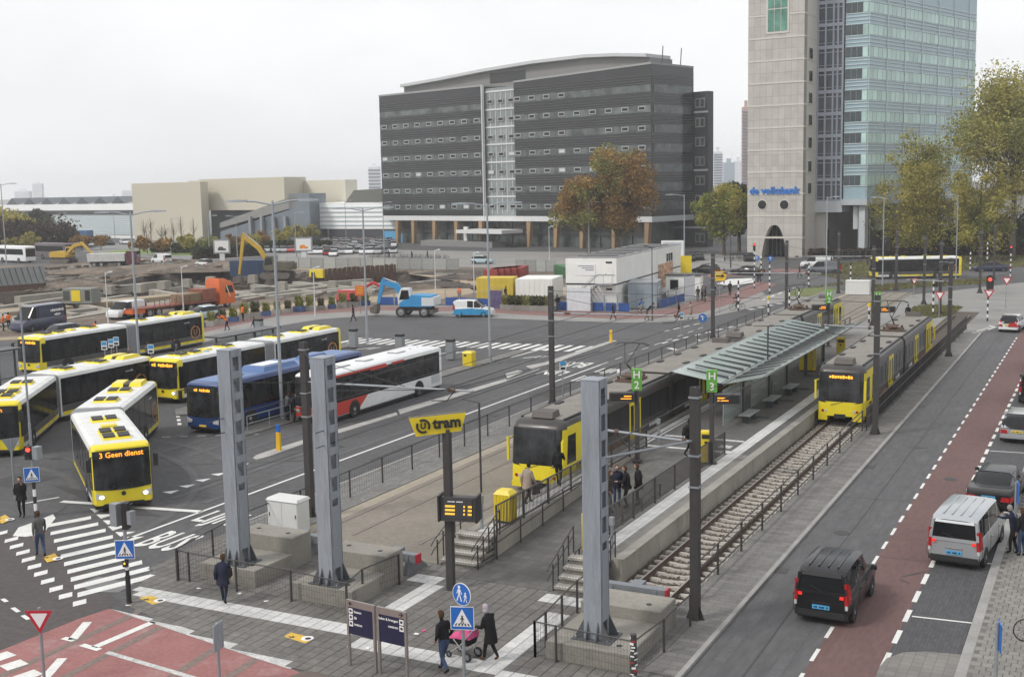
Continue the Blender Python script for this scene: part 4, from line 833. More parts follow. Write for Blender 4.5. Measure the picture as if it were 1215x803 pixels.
def mast(lab,x,y,z0,h=7.6):
 t = thing('steel_mast',lab,'mast',(x,y,z0),0,'grey steel masts on concrete foundations'); w,d = .28,.3
 m = MB(); m.bx(-.62,.62,-.5,.5,.0,.04); bp = m.build('base_plate',pm('dark_steel',(.1,.105,.115),.6,var=.15,metal=.2),t)
 for s in (-1,1):
  for sh_,ex in (([(s*w,-d-.02,.04),(s*(w+.3),-d-.02,.04),(s*w,-d-.02,.62)],(0,.03,0)),([(s*w,d-.01,.04),(s*(w+.3),d-.01,.04),(s*w,d-.01,.62)],(0,.03,0)),([(s*(w-.12),-d,.04),(s*(w-.12),-d-.24,.04),(s*(w-.12),-d,.62)],(.03,0,0)),([(s*(w-.12),d,.04),(s*(w-.12),d+.24,.04),(s*(w-.12),d,.62)],(.03,0,0))):
   m = MB(); m.slab(sh_,ex); m.build('gusset',MAT['dark_steel'],t)
 for (bx_,by_) in ((-.5,-.4),(.5,-.4),(-.5,.4),(.5,.4)): mm = MB(); mm.cyl((bx_,by_,.04),(bx_,by_,.1),.035,n=8); mm.build('anchor_bolt',chrome,bp)
 for s in (-1,1):   # two channels: web facing out, flanges towards each other
  m = MB(); m.bx(-w,w,s*d-.02,s*d+.02,.04,h); m.bx(-w,-w+.025,s*d-(.14 if s > 0 else 0),s*d+(0 if s > 0 else .14),.04,h); m.bx(w-.025,w,s*d-(.14 if s > 0 else 0),s*d+(0 if s > 0 else .14),.04,h); m.build('channel',steel_blue,t)
 for s in (-1,1):
  z = .5
  m = MB(); m.bx(s*w-.012,s*w+.012,-d+.1,d-.1,.55,2.7); m.build('side_plate',steel_blue,t)
  z = 2.95
  while z < h-.2:
   m = MB(); m.bx(s*w-.014,s*w+.016,-d+.02,d-.02,z,z+.26); m.build('batten',steel_blue,t); z += .76
 m = MB(); m.bx(-w-.01,w+.01,-d-.03,d+.03,h,h+.03); m.build('cap',steel_blue,t)
 m = MB()
 for i in range(3): m.cyl((.285,-.1+.1*i,h-.5),(.31,-.1+.1*i,h-.5),.02,n=6)
 m.build('bolt_row',MAT['dark_steel'],t); tag(col.objects['bolt_row'],kind='stuff') if 'bolt_row' in col.objects else None
 return t
mast('grey steel mast beside the right steps, standing on the fenced block',-13.36,31.2,.57,7.75)
mast('grey steel mast nearest the white cabinet and the bus lane',-27.88,32.4,.62,7.75)
mast('grey steel mast between two fences, left of the tram sign',-23.5,31.95,.62,7.75)
def pole(lab,x,y,h=7.7,arms=(),z=0,w=.14,grp='dark overhead line poles'):
 t = thing('catenary_pole',lab,'pole',(x,y,z),0,grp)
 m = MB(); m.bx(-w,w,-w,-w+.03,0,h); m.bx(-w,w,w-.03,w,0,h); m.bx(-.03,.03,-w+.031,w-.031,0,h-.001); m.bx(-w+.005,-w+.03,-w+.031,w-.031,.0,h-.002); m.bx(w-.03,w-.005,-w+.031,w-.031,.0,h-.002); m.build('shaft',pole_black,t)
 m = MB(); m.bx(-.36,.36,-.36,.36,0,.05); m.build('base_plate',pole_black,t)
 for s in (-1,1): m = MB(); m.slab([(s*w,-.02,.05),(s*(w+.18),-.02,.05),(s*w,-.02,.55)],(0,.04,0)); m.build('gusset',pole_black,t)
 for zz in (h-.35,h-2.2,h-3.2): m = MB(); m.bx(-w-.03,w+.03,-w-.03,w+.03,zz,zz+.06); m.build('clamp',pole_grey,t)
 for (dx,za,zb) in arms:
  m = MB(); m.tube([(0,0,za),(dx,0,zb)],.045,8); a = m.build('cantilever_arm',pole_grey,t)
  s = 1 if dx > 0 else -1
  m = MB(); m.tube([(0,0,za+1.1),(dx*.62,0,za+(zb-za)*.62+.03)],.014,6); m.build('stay',black,a)
  m = MB(); m.tube([(dx*.9,0,zb),(dx*.9-s*.4,0,zb-.45),(dx*.9-s*1.1,0,zb-.5)],.022,6); m.build('steady_arm',black,a)
  for q in (.12,.88): m = MB(); m.cyl((dx*(q-.02),0,za+(zb-za)*(q-.02)),(dx*(q+.02),0,za+(zb-za)*(q+.02)),.085,n=8); m.build('insulator',rail_rust,a)
 return t
pole('dark pole at the road verge behind the white cabinet',-30.3,39.9,7.6,((8.1,5.9,6.0),))
pole('dark pole on the verge beside the left tram and small bus stop plate',-31.75,67.4,7.6,((9.5,5.9,6.0),))
pole('dark pole on the verge opposite the white site cabins',-31.9,101.5,7.6,((9.5,5.9,6.0),))
pole('dark pole on the verge near the red cycle crossing',-31.2,125,7.6,((9,5.9,6.0),))
pole('dark pole between ballasted track end and street, with cantilever arm',-11.55,34.95,7.6,((-3.0,5.85,6.0),))
pole('dark pole at the street kerb in front of the right tram',-11.4,65.4,7.7,((-3.3,5.9,6.0),))
pole('dark pole at the street kerb by the rear of the right tram',-11.4,96.6,7.7,((-3.3,5.9,6.0),))
for i,(px_,py_,h_) in enumerate(((994.6,348.8,7.6),(1063,344.6,7.6),(1096,361,7.6),(1115,374,7.6),(1162.5,347.7,7.6),(1179,332,7.6),(1035.5,386,7.6))):
 p = G(px_,py_); pole('dark overhead pole '+('left of the white junction cabinet','in front of the single bus nose','at the near grass verge of the junction','beside the give way sign on the verge','on the track bend right of the bus','behind the track bend under the olive tree','next to the far H3 sign')[i],p.x,p.y,h_,(),grp='overhead line poles at the junction')
def wire(pts,r=.012,name='contact_wire',lab='thin overhead contact wire above the tram track',grp='overhead wires'):
 m = MB(); m.tube(pts,r,5); return tag(m.build(name,black),lab,'wire',grp)
for xx,lab in ((-13.55,'overhead contact wire above the ballasted track'),(-23.2,'overhead contact wire above the track of the left trams'),(-27.85,'overhead contact wire above the empty concrete track by the verge')):
 pts = [(xx+(.15 if i % 2 else -.15),31.2+i*30,5.45) for i in range(4)]; wire(pts,.016,lab=lab)
 wire([(p[0],p[1],p[2]+(.9 if i else .5)) for i,p in enumerate(pts)],.016,'messenger_wire',lab.replace('contact','messenger'))
wire([(-27.9,32.4,7.2),(-27.85,39.9,6.0)],.016,'tension_wire','tension wire from the mast by the cabinet to the first pole arm')
wire([(-23.5,32.2,7.2),(-23.2,39.9,6.0),(-23.2,55,5.5)],.016,'tension_wire','tension wire from the middle mast to the track of the left tram')
for i,(a,b) in enumerate((((-31.75,67.4,7.3),(-11.4,65.4,7.3)),((-31.9,101.5,7.3),(-11.4,96.6,7.3)),((-30.3,39.9,7.2),(-23.5,32,7.6)))): wire([a,b],.016,'span_wire','span wire crossing the tracks '+('beside the right tram front','over the far platform end','from the first verge pole to the middle mast')[i])
m = MB(); m.tube([(-13.1,31.3,6.0),(-11.6,34.9,5.9)],.04,8); tag(m.build('brace_tube',pole_grey),'grey brace tube between the right steel mast and the dark pole','brace')
def mesh_fence(lab,pts,h=1.15,postsp=2.2,wires=True,topr=.022,mesh_v=.12,grp='low black wire fences'):
 p0 = V(pts[0]); t = thing('wire_fence',lab,'fence',p0,0,grp); P = [V(p)-p0 for p in pts]
 wm = MB()
 for a,b in zip(P[:-1],P[1:]):
  d = b-a; n = max(1,round(d.length/postsp))
  for i in range(n+1):
   if i == n and b is not P[-1]: continue
   q = a+d*(i/n); m = MB(); m.bx(q.x-.03,q.x+.03,q.y-.03,q.y+.03,q.z,q.z+h); m.build('post',pole_black,t)
  m = MB(); m.tube([(a.x,a.y,a.z+h-.02),(b.x,b.y,b.z+h-.02)],topr,6); m.build('top_rail',pole_black,t)
  if wires:
   k = max(1,int(d.length/mesh_v))
   for i in range(k+1): q = a+d*(i/k); wm.cyl((q.x,q.y,q.z+.08),(q.x,q.y,q.z+h-.03),.004,n=3,cap=False)
   for j in range(5): z = .1+j*(h-.16)/4; wm.cyl((a.x,a.y,a.z+z),(b.x,b.y,b.z+z),.005,n=3,cap=False)
 if wires: o = wm.build('wire_mesh',pole_black,t); tag(o,kind='stuff')
 return t
def gl(*p): return [tuple(G(x,y)) for x,y in p]
mesh_fence('low black fence around the concrete foundation by the tram sign',gl((212,688),(225,691),(281,702),(346,714),(412,731),(431,713),(474,694)))
mesh_fence('low black fence along the paved verge between bus lane and tram track',[(-29.75,31.2,0),(-30.6,36,0),(-30.55,43.2,.08),(-31.05,60,.08),(-31.1,86,.08),(-31.1,118,.08)],1.25,3.0,mesh_v=.2)
mesh_fence('low black mesh fence wrapping the front of the right foundation',gl((635,780),(660,786),(752,806),(788,777),(819,746)),1.15,2.0,mesh_v=.1)
mesh_fence('low black mesh fence between the right steps and the foundation',gl((635,780),(648,768),(685,728),(722,700)),1.15,2.0)
def rail_fence(lab,x,y0,y1,h,sp,rails,bars=0,z=.09,grp=None,barsz=.1):
 t = thing('railing',lab,'railing',(x,y0,z),0,grp); L_ = y1-y0; n = round(L_/sp)
 for i in range(n+1): m = MB(); m.bx(-.035,.035,L_*i/n-.035,L_*i/n+.035,0,h); m.build('post',pole_black,t)
 for zz in rails: m = MB(); m.tube([(0,0,zz),(0,L_,zz)],.032,6); m.build('rail',pole_black,t)
 if bars:
  k = int(L_/bars); bm = MB(); bm.bx(-.011,.011,-.011,.011,barsz,h-.04); bme = bm.mesh('baluster',pole_black)
  for i in range(min(k,295)):
   link('baluster',bme,t,(0,bars*(i+.5),0))
 return t
rail_fence('black two rail railing between ballasted track and street pavement',-12.2,36.5,66,1.15,2.95,(1.13,.85,.3),0)
rail_fence('dense dark railing beside the right tram along the street',-12.0,66.2,97,1.3,2.8,(1.28,.7,.12),.14)
rail_fence('dense dark bar fence beyond the right tram by the junction',-12.0,97.2,114,1.3,2.8,(1.28,.7,.12),.16)
rail_fence('dark railing along the ramp on the left platform arm',-20.5,38.4,54.4,1.1,2.28,(1.08,.12),.125,z=PZ,grp=None)
rail_fence('dark railing along the ramp on the right platform arm',-16.5,37.5,54.4,1.1,2.28,(1.08,.12),.125,z=PZ)
rail_fence('dark railing at the far end of the island platform',-21.2,93,108,1.1,2.2,(1.08,.6),0,z=.5); rail_fence('dark panel railing on the far ramp beside the right tram',-15.3,90,108,1.1,2.2,(1.08,.8,.55,.3),0,z=.4)
def handrail(lab,x,y0,y1,z0,z1,s):
 t = thing('handrail',lab,'handrail',(x,y0,0)); L_ = y1-y0
 for i in range(5): u = i/4; m = MB(); m.cyl((0,L_*u,z0+(z1-z0)*u),(0,L_*u,z0+(z1-z0)*u+.95),.03,n=8); m.build('post',pole_black,t)
 for zz in (.95,.62): m = MB(); m.tube([(0,-.45,z0+zz-.12),(0,-.3,z0+zz),(0,L_,z1+zz)],.024,6); m.build('rail',pole_black,t)
 return t
handrail('curved black handrail along the left wall of the ramp',-20.3,38.0,46,.03,.45,1); handrail('curved black handrail along the right wall of the ramp',-16.75,37.6,46,.03,.45,1)
for x,y0,lab in ((-22.05,36.6,'black stair handrail next to the left track buffer'),(-20.35,36.6,'black stair handrail beside the tram sign post'),(-16.9,35.7,'black stair handrail on the ramp side of the right steps'),(-15.3,35.7,'black stair handrail against the right foundation block')):
 handrail(lab,x,y0,y0+1.75,.03,.9,1)
def buffer(lab,x,y,z):
 t = thing('buffer_stop',lab,'buffer stop',(x,y,z),0,'steel buffer stops at the track ends'); bm_ = pm('buffer_steel',(.2,.215,.235),.55,metal=.2,var=.15)
 for s in (-1,1): m = MB(); m.slab([(s*.75-.06,0,0),(s*.75-.06,1.6,0),(s*.75-.06,.45,.85),(s*.75-.06,.1,.85)],(.12,0,0)); m.build('side_frame',bm_,t)
 m = MB(); m.bx(-1.1,1.1,.12,.42,.6,.9); m.build('beam',bm_,t)
 m = MB(); m.bx(1.1,1.16,.1,.44,.58,.92); m.build('end_cap',signred,t)
 m = MB(); m.bx(-.2,.2,.42,.85,.55,.9); m.build('impact_block',bm_,t); return t
buffer('grey buffer stop at the end of the ballasted track',XR,34.5,.1); buffer('grey buffer stop on the concrete track by the left steps',-23.2,35.0,-.1); buffer('grey buffer stop on the concrete track by the white cabinet',-27.85,35.5,-.1)
cab = thing('equipment_cabinet','white equipment cabinet beside the dark pole on the verge','cabinet',(-29.9,37.9,.02)); cabm = pm('cabinet_white',(.62,.63,.62),.5,var=.06)
m = MB(); m.bx(-.75,.75,-.4,.4,.1,1.35); m.build('body',cabm,cab); m = MB(); m.tbox((0,0,1.41),(1.6,.9,.1),.06); m.build('lid',cabm,cab); m = MB(); m.bx(-.7,.7,-.35,.35,0,.1); m.build('plinth',concrete,cab)
for x in (-.38,.38): m = MB(); m.bx(x-.34,x+.34,-.412,-.401,.2,1.28); d = m.build('door',cabm,cab); m = MB(); m.bx(x-.28*(1 if x < 0 else -1)-.02,x-.28*(1 if x < 0 else -1)+.02,-.425,-.413,.7,.85); m.build('handle',black,d)
p = G(1018,350); c2_ = thing('equipment_cabinet','white cabinet among the overhead poles of the junction','cabinet',p)
m = MB(); m.bx(-1.4,1.4,-.5,.5,.1,1.7); m.build('body',cabm,c2_); m = MB(); m.tbox((0,0,1.76),(2.9,1.1,.1),.06); m.build('lid',cabm,c2_)
t = thing('tram_stop_sign','tall yellow tram stop sign on a dark post beside the left steps','sign',(-20.25,34.45,0))
m = MB(); m.bx(-.13,.13,-.1,.1,0,5.7); m.build('post',pole_black,t); m = MB(); m.bx(-.25,.25,-.22,.22,0,.04); m.build('base_plate',pole_black,t)
rz = R(36); X = MX.Translation((-.3,-.15,1.35)) @ MX.Scale(.8,4) @ MX.Rotation(rz,4,'Z')
sp = [(-1.2,0,6.0),(1.25,0,6.14),(1.02,0,5.35),(-.92,0,5.2)]
m = MB(X); m.slab([V(p)+V((0,-.16,0)) for p in sp],(0,.3,0)); pn = m.build('sign_panel',pole_black,t)
for yy,dy in ((-.168,-.012),(.148,.012)): m = MB(X); m.slab([V(p)+V((0,yy,0)) for p in sp],(0,dy,0)); m.build('sign_face',yellow2,pn)
m = MB(X); n = 24
for i in range(n):
 if i in (8,9,20,21): continue
 a,b = 6.28318*i/n,6.28318*(i+1)/n
 m.slab([(-.6+.31*math.cos(a),-.182,5.64+.31*math.sin(a)),(-.6+.31*math.cos(b),-.182,5.64+.31*math.sin(b)),(-.6+.22*math.cos(b),-.182,5.64+.22*math.sin(b)),(-.6+.22*math.cos(a),-.182,5.64+.22*math.sin(a))],(0,-.06,0))
add_text(m,'U',.34,X.inverted() @ X @ frame((-.6,-.21,5.64),(1,0,0),(0,0,1)),depth=.03,bold=.012); m.build('logo',black,pn)
m = MB(X); add_text(m,'tram',.66,frame((.42,-.21,5.74),(1,0,.05),(-.05,0,1)),depth=.03,bold=.022,sx=.95); m.build('lettering',black,pn)
t = thing('departure_display','dark departure display with yellow times on the tram sign post','display',(-19.85,34.5,2.55)); X = MX.Rotation(R(14),4,'Z')
m = MB(X); m.loft([[(-.62,-.28,0),(.62,-.28,0),(.62,.28,0),(-.62,.28,0)],[(-.66,-.16,.82),(.66,-.16,.82),(.66,.16,.82),(-.66,.16,.82)]]); m.build('housing',pole_black,t)
m = MB(X); m.bx(-.7,-.63,-.33,.33,-.02,.88); m.bx(.63,.7,-.33,.33,-.02,.88); m.build('end_plate',black,t)
m = MB(X); F_ = frame((0,-.235,.42),(1,0,0),(0,.146,1)); mm = MB(X @ F_); mm.bx(-.52,.52,-.34,.34,0,.012); scr = mm.build('screen',pm('display_screen',(.03,.03,.033),.2,var=0),t)
mm = MB(X @ F_)
for i in range(3):
 for (a,b) in ((-.45,-.1),(.2,.26),(.36,.5)): mm.bx(a,b,.1-.13*i-.035,.1-.13*i+.035,.014,.018)
mm.build('text_rows',ledy,scr); mm = MB(X @ F_); add_text(mm,'####### ######',.07,MX.Translation((-.1,.26,.015)),depth=.002); mm.build('heading',signwhite,scr)
def hsign(n_,x,y,z,lab,dspx=-1,h=4.4):
 t = thing('stop_post',lab,'sign post',(x,y,z)); m = MB(); m.bx(-.09,.09,-.09,.09,0,h); m.build('post',pole_black,t); m = MB(); m.cyl((0,0,0),(0,0,.06),.26,n=14); m.build('base',pole_black,t)
 rz = R(20); X = MX.Rotation(rz,4,'Z'); m = MB(X); m.bx(-.24,.24,-.14,.14,h-1.0,h+.02); pn = m.build('sign_box',signgreen,t)
 m = MB(X); add_text(m,'H',.5,frame((0,-.155,h-.26),(1,0,0),(0,0,1)),depth=.004,bold=.008); add_text(m,n_,.5,frame((0,-.155,h-.75),(1,0,0),(0,0,1)),depth=.004,bold=.008); m.build('lettering',signwhite,pn)
 m = MB(X); m.bx(min(.1*dspx,1.3*dspx),max(.1*dspx,1.3*dspx),-.2,.2,h-1.55,h-1.1); d = m.build('display_box',pole_black,t)
 m = MB(X); m.bx(min(.18*dspx,1.22*dspx),max(.18*dspx,1.22*dspx),-.212,-.201,h-1.5,h-1.16); s_ = m.build('screen',MAT['display_screen'],d); m = MB(X); m.bx(min(.25*dspx,.6*dspx),max(.25*dspx,.6*dspx),-.216,-.213,h-1.28,h-1.23); m.bx(min(.25*dspx,.75*dspx),max(.25*dspx,.75*dspx),-.216,-.213,h-1.4,h-1.36); m.build('text_rows',ledor,s_)
 return t
hsign('2',-19.95,51.7,PZ-.05,'green H2 sign post with display box beside the left tram doors'); hsign('3',-16.45,52.2,PZ,'green H3 sign post with yellow validator near the shelter',1)
hsign('2',-20.0,93.5,PZ,'green H2 sign post at the far end of the platform',-1); hsign('3',-16.2,93,PZ,'green H3 sign post at the far end by the right tram',1)
def validator(lab,x,y,z,w=.36,h=1.15,name='card_validator'):
 t = thing(name,lab,'ticket machine',(x,y,z),R(15)); m = MB(); m.loft([[(-w,-.22,.05),(w,-.22,.05),(w,.22,.05),(-w,.22,.05)],[(-w,-.22,h),(w,-.22,h),(w,.22,h),(-w,.22,h)],[(-w+.05,-.17,h+.07),(w-.05,-.17,h+.07),(w-.05,.17,h+.07),(-w+.05,.17,h+.07)]]); m.build('body',yellow2,t,20)
 m = MB(); m.bx(-w+.03,w-.03,-.19,.19,0,.05); m.build('plinth',black,t); m = MB(); m.bx(-w+.08,w-.08,-.235,-.221,h-.28,h-.08); m.build('screen',black,t); m = MB(); m.bx(-.1,.05,-.232,-.221,h-.5,h-.4); m.build('symbol',black,t); return t
validator('yellow ticket machine under the H3 sign on the platform',-16.75,52.4,PZ,.3,1.45,'ticket_machine')
validator('large yellow ticket machine behind the shelter benches',-18.7,81.0,PZ,.55,1.8,'ticket_machine'); validator('yellow litter bin at the far end of the shelter',-17.6,86.5,PZ,.3,1.6,'litter_bin')
def ribbed_bin(lab,x,y,z):
 t = thing('grit_bin',lab,'bin',(x,y,z)); w,d,h = .34,.3,1.15
 m = MB(); m.bx(-w,w,-d,d,.12,h); m.build('body',yellow2,t); m = MB(); m.loft([[(-w-.02,-d-.02,h),(w+.02,-d-.02,h),(w+.02,d+.02,h),(-w-.02,d+.02,h)],[(-w+.1,-d+.08,h+.16),(w-.1,-d+.08,h+.16),(w-.1,d-.08,h+.16),(-w+.1,d-.08,h+.16)]]); m.build('lid',yellow2,t)
 for i in range(5): m = MB(); x_ = -w+.06+i*.15; m.bx(x_,x_+.05,-d-.02,-d-.001,.15,h-.03); m.build('rib',yellow2,t)
 m = MB(); m.bx(-w+.05,w-.05,-d+.05,d-.05,0,.12); m.build('plinth',black,t); return t
ribbed_bin('ribbed yellow bin at the top of the left steps',-20.9,39.9,PZ); validator('yellow cabinet at the top of the right steps behind the mast',-16.42,37.95,PZ,.32,1.35,'ticket_machine')
for x,y,lab in ((-21.3,38.7,'grey card reader post on the left steps'),(-15.6,37.9,'grey card reader post on the right steps'),(-15.9,37.7,'grey card reader post right behind the steel mast'),(-20.1,55.1,'grey card reader post at the top of the ramp')):
 t = thing('card_reader',lab,'card reader',(x,y,PZ)); m = MB(); m.cyl((0,0,0),(0,0,1.1),.06,n=10); m.build('post',pole_grey,t); m = MB(); m.bx(-.08,.08,-.09,.06,1.02,1.32); m.build('reader',pole_grey,t)
for px_,py_ in ((458,640),(575,650)):
 pass
t = thing('street_light','slim dark post with small side arm by the left track','post',G(571,585)); m = MB(); m.cyl((0,0,0),(0,0,4.2),.05,n=8); m.build('post',pole_black,t); m = MB(); m.tube([(0,0,4.2),(-1.0,.2,4.28)],.03); m.build('arm',pole_black,t)
t = thing('street_light','slim dark post rising beside the right platform steps','post',(-16.3,38.9,PZ)); m = MB(); m.cyl((0,0,0),(0,0,5.2),.05,n=8); m.build('post',pole_black,t); m = MB(); m.tube([(0,0,5.2),(1.0,.2,5.25)],.03); m.build('arm',pole_black,t)
gm = bpy.data.materials.new('canopy_glass'); gm.use_nodes = True; b = gm.node_tree.nodes['Principled BSDF']; b.inputs['Base Color'].default_value = (.48,.56,.54,1); b.inputs['Roughness'].default_value = .12; b.inputs['Alpha'].default_value = .7; b.inputs['Specular IOR Level'].default_value = .9; MAT['canopy_glass'] = gm
gs = bpy.data.materials.new('screen_glass'); gs.use_nodes = True; b = gs.node_tree.nodes['Principled BSDF']; b.inputs['Base Color'].default_value = (.35,.42,.4,1); b.inputs['Roughness'].default_value = .08; b.inputs['Alpha'].default_value = .3; b.inputs['Specular IOR Level'].default_value = .8; MAT['screen_glass'] = gs
t = thing('platform_shelter','long glass shelter with butterfly roof on the island platform','shelter',(-18.6,61.2,PZ)); LY = 26.6; NP = 18
steel_d = pm('shelter_steel',(.055,.058,.062),.45,var=.1)
EZ,VZ = 2.72,2.2
for side,xe in ((-1,-3.0),(1,2.25)):
 pm_ = MB(); w_ = LY/NP; pm_.slab([(side*.06,.03,VZ),(xe,.03,EZ),(xe,w_-.03,EZ),(side*.06,w_-.03,VZ)],(0,0,.02)); pme = pm_.mesh('roof_pane',gm)
 rm_ = MB(); rm_.slab([(side*.2,-.03,VZ+.05),(xe*.86,-.03,VZ+(EZ-VZ)*.86+.04),(xe*.86,-.03,VZ+(EZ-VZ)*.86+.09),(side*.2,-.03,VZ+.2)],(0,.06,0)); rme = rm_.mesh('roof_rib',steel_d)
 for i in range(NP):
  link('roof_pane',pme,t,(0,w_*i,0))
  if i: link('roof_rib',rme,t,(0,w_*i,0))
 m = MB(); m.tube([(xe,0,EZ+.01),(xe,LY,EZ+.01)],.03); m.build('roof_edge',pole_grey,t)
m = MB(); m.bx(-.06,.06,0,LY,VZ-.12,VZ+.04); m.build('valley_beam',steel_d,t)
PY = [2.4,7.9,12.2,22.6]
for y in (2.4,7.9,12.2,17.4,22.6):
 m = MB(); m.bx(.22,.42,y-.09,y+.09,0,VZ+.15); m.build('column',steel_d,t)
 for side,xe in ((-1,-2.4),(1,1.8)): m = MB(); m.slab([(side*.05,y-.05,VZ-.1),(xe,y-.05,VZ+(EZ-VZ)*.75),(xe,y-.05,VZ+(EZ-VZ)*.75+.06),(side*.05,y-.05,VZ+.02)],(0,.1,0)); m.build('roof_bracket',steel_d,t)
 m = MB(); m.bx(.42,1.8,y+.02,y+.08,.02,.08); m.build('floor_bar',steel_d,t)
for a,b_ in ((-1.2,2.2),(4.2,7.7),(9.0,12.0),(19.2,22.4)):
 m = MB(); m.bx(.31,.33,a,b_,.25,2.1); g = m.build('glass_screen',gs,t)
 for (yy) in (a,b_): m = MB(); m.bx(.3,.34,yy-.02,yy+.02,.2,2.1); m.build('screen_edge',pole_grey,g)
def bench(lab,x,y):
 t = thing('bench',lab,'bench',(x,y,PZ),0,'metal benches under the shelter'); bm_ = pm('bench_steel',(.4,.43,.44),.3,metal=.5,var=.08)
 for i in range(4): m = MB(); xx = -.32+.165*i; m.bx(xx,xx+.14,-1.05,1.05,.44,.47); m.build('slat',bm_,t)
 for yy in (-.6,.6): m = MB(); m.bx(-.2,.2,yy-.06,yy+.06,0,.44); m.build('leg',steel_d,t)
for y,lab in ((62.6,'metal bench at the near end of the shelter'),(67.4,'metal bench behind the second glass screen of the shelter'),(71.8,'metal bench behind the third glass screen of the shelter'),(82.4,'metal bench at the far end of the shelter, past the ticket machine')): bench(lab,-17.6,y)
t = thing('antenna_post','slim post with cross bar rising through the shelter roof','post',(-18.7,70.5,PZ)); m = MB(); m.cyl((0,0,0),(0,0,4.3),.05,n=8); m.build('post',pole_black,t); m = MB(); m.tube([(-.9,0,4.25),(.9,.2,4.3)],.025); m.build('cross_bar',pole_black,t)
def wsign(lab,a,b,rows,arrow,h=2.05):
 a,b = V(a),V(b); d = b-a; ang = math.atan2(d.y,d.x); w = d.length; t = thing('wayfinding_sign',lab,'sign',a,ang); stn = pm('brushed_steel',(.33,.31,.29),.4,metal=.6,var=.1)
 for x in (0,w): m = MB(); m.bx(x-.035,x+.035,-.04,.04,0,h); m.build('post',stn,t)
 m = MB(); m.bx(.035,w-.035,-.03,.03,h-1.02,h-.2); pn = m.build('panel',signnavy,t)
 m = MB(); m.bx(.035,w-.035,-.035,.035,h-.2,h); hd = m.build('header',stn,t)
 m = MB(); x0 = .14 if arrow < 0 else w-.14
 m.slab([(x0-.07,-.036,h-.115),(x0+.07,-.036,h-.115),(x0+.07,-.036,h-.085),(x0-.07,-.036,h-.085)],(0,-.003,0)); s = arrow
 m.slab([(x0+s*.09,-.037,h-.1),(x0+s*.02,-.037,h-.04),(x0-s*.02,-.037,h-.04),(x0+s*.05,-.037,h-.1),(x0-s*.02,-.037,h-.16),(x0+s*.02,-.037,h-.16)],(0,-.004,0)); m.build('arrow',black,hd)
 for i,r_ in enumerate(rows):
  z = h-.32-.19*i; xi = .13 if arrow < 0 else w-.13
  m = MB(); m.bx(xi-.075,xi+.075,-.036,-.031,z-.08,z+.08); ic = m.build('pictogram',signwhite,pn)
  m = MB(); m.bx(xi-.04,xi+.04,-.039,-.037,z-.03,z+.04); m.build('pictogram_mark',signnavy,ic)
  m = MB(); add_text(m,r_,.105,frame((xi+.12,-.033,z) if arrow < 0 else (xi-.12,-.033,z),(1,0,0),(0,0,1)),depth=.003,align='LEFT' if arrow < 0 else 'RIGHT',bold=.002); m.build('lettering',signwhite,pn)
wsign('navy wayfinding sign with left arrow on steel posts',G(415.6,790),G(446.5,798.5),('bussen','lift','treinen'),-1); wsign('navy wayfinding sign with right arrow on steel posts',G(451.5,800),G(483.7,808),('halen & brengen','centrum'),1)
def ped_symbol(par,X,s,mat): # walking person
 m = MB(X); m.cyl((0,.19*s,.0),(0,.19*s,.006),.05*s,n=10)
 for q in ([(-.045,.13),(.045,.13),(.03,-.03),(-.03,-.03)],[(-.03,-.03),(.005,-.03),(-.07,-.24),(-.11,-.24)],[(0,-.03),(.035,-.03),(.1,-.24),(.06,-.24)],[(.03,.12),(.06,.1),(.11,-.02),(.08,-.03)],[(-.03,.12),(-.06,.1),(-.1,-.01),(-.07,-.02)]): m.slab([(x*s,y*s,0) for x,y in q],(0,0,.006))
 return m.build('symbol',mat,par)
def zebra_sign(t,X,s=.3,back=True):
 m = MB(X); m.bx(-s,s,-s,s,-.02,0); pl = m.build('sign_plate',signwhite,t); m = MB(X); m.bx(-s+.02,s-.02,-s+.02,s-.02,.001,.005); bl = m.build('sign_face',signblue,pl)
 m = MB(X); m.slab([(-s*.8,-s*.7,.006),(s*.8,-s*.7,.006),(0,s*.8,.006)],(0,0,.004)); m.build('triangle',signwhite,pl); ped_symbol(pl,X @ MX.Translation((0,-s*.1,.011)),s*1.55,black)
 m = MB(X)
 for i in range(5): x = -s*.58+s*.29*i; m.slab([(x-s*.07,-s*.62,.011),(x+s*.07,-s*.62,.011),(x*.8+s*.05,-s*.42,.011),(x*.8-s*.05,-s*.42,.011)],(0,0,.004))
 m.build('stripes',black,pl)
FC = math.atan2(-27,18.0)   # rough direction from the forecourt to the camera
def facing(x,y,z,az): return MX.Translation((x,y,z)) @ MX.Rotation(az+math.pi/2,4,'Z') @ MX.Rotation(math.pi/2,4,'X')
t = thing('pedestrian_sign','blue pedestrian signs, round above square, on a galvanised post','sign',G(551,806)); m = MB(); m.cyl((0,0,0),(0,0,2.75),.05,n=12); m.build('post',pole_grey,t)
az = R(-72); n_ = V((math.cos(az),math.sin(az),0)); X = facing(n_.x*.08,n_.y*.08,1.85,az); zebra_sign(t,X,.34)
X = facing(n_.x*.08+.0,n_.y*.08,2.55,R(-100)); m = MB(X); m.cyl((0,0,-.02),(0,0,0),.33,n=28); pl = m.build('round_plate',signwhite,t); m = MB(X); m.cyl((0,0,.001),(0,0,.005),.31,n=28); m.build('sign_face',signblue,pl); ped_symbol(pl,X @ MX.Translation((-.08,.02,.006)),.95,signwhite); ped_symbol(pl,X @ MX.Translation((.14,-.06,.006)),.6,signwhite)
def striped_pole(t,h,r=.06,n=None,z0=0.0,top=None):
 n = n or max(3,int(h/.34));
 for i in range(n):
  m = MB(); m.cyl((0,0,z0+(h-z0)*i/n),(0,0,z0+(h-z0)*(i+1)/n),r,n=10); m.build('pole_band',black if i % 2 == 0 else signwhite,t)
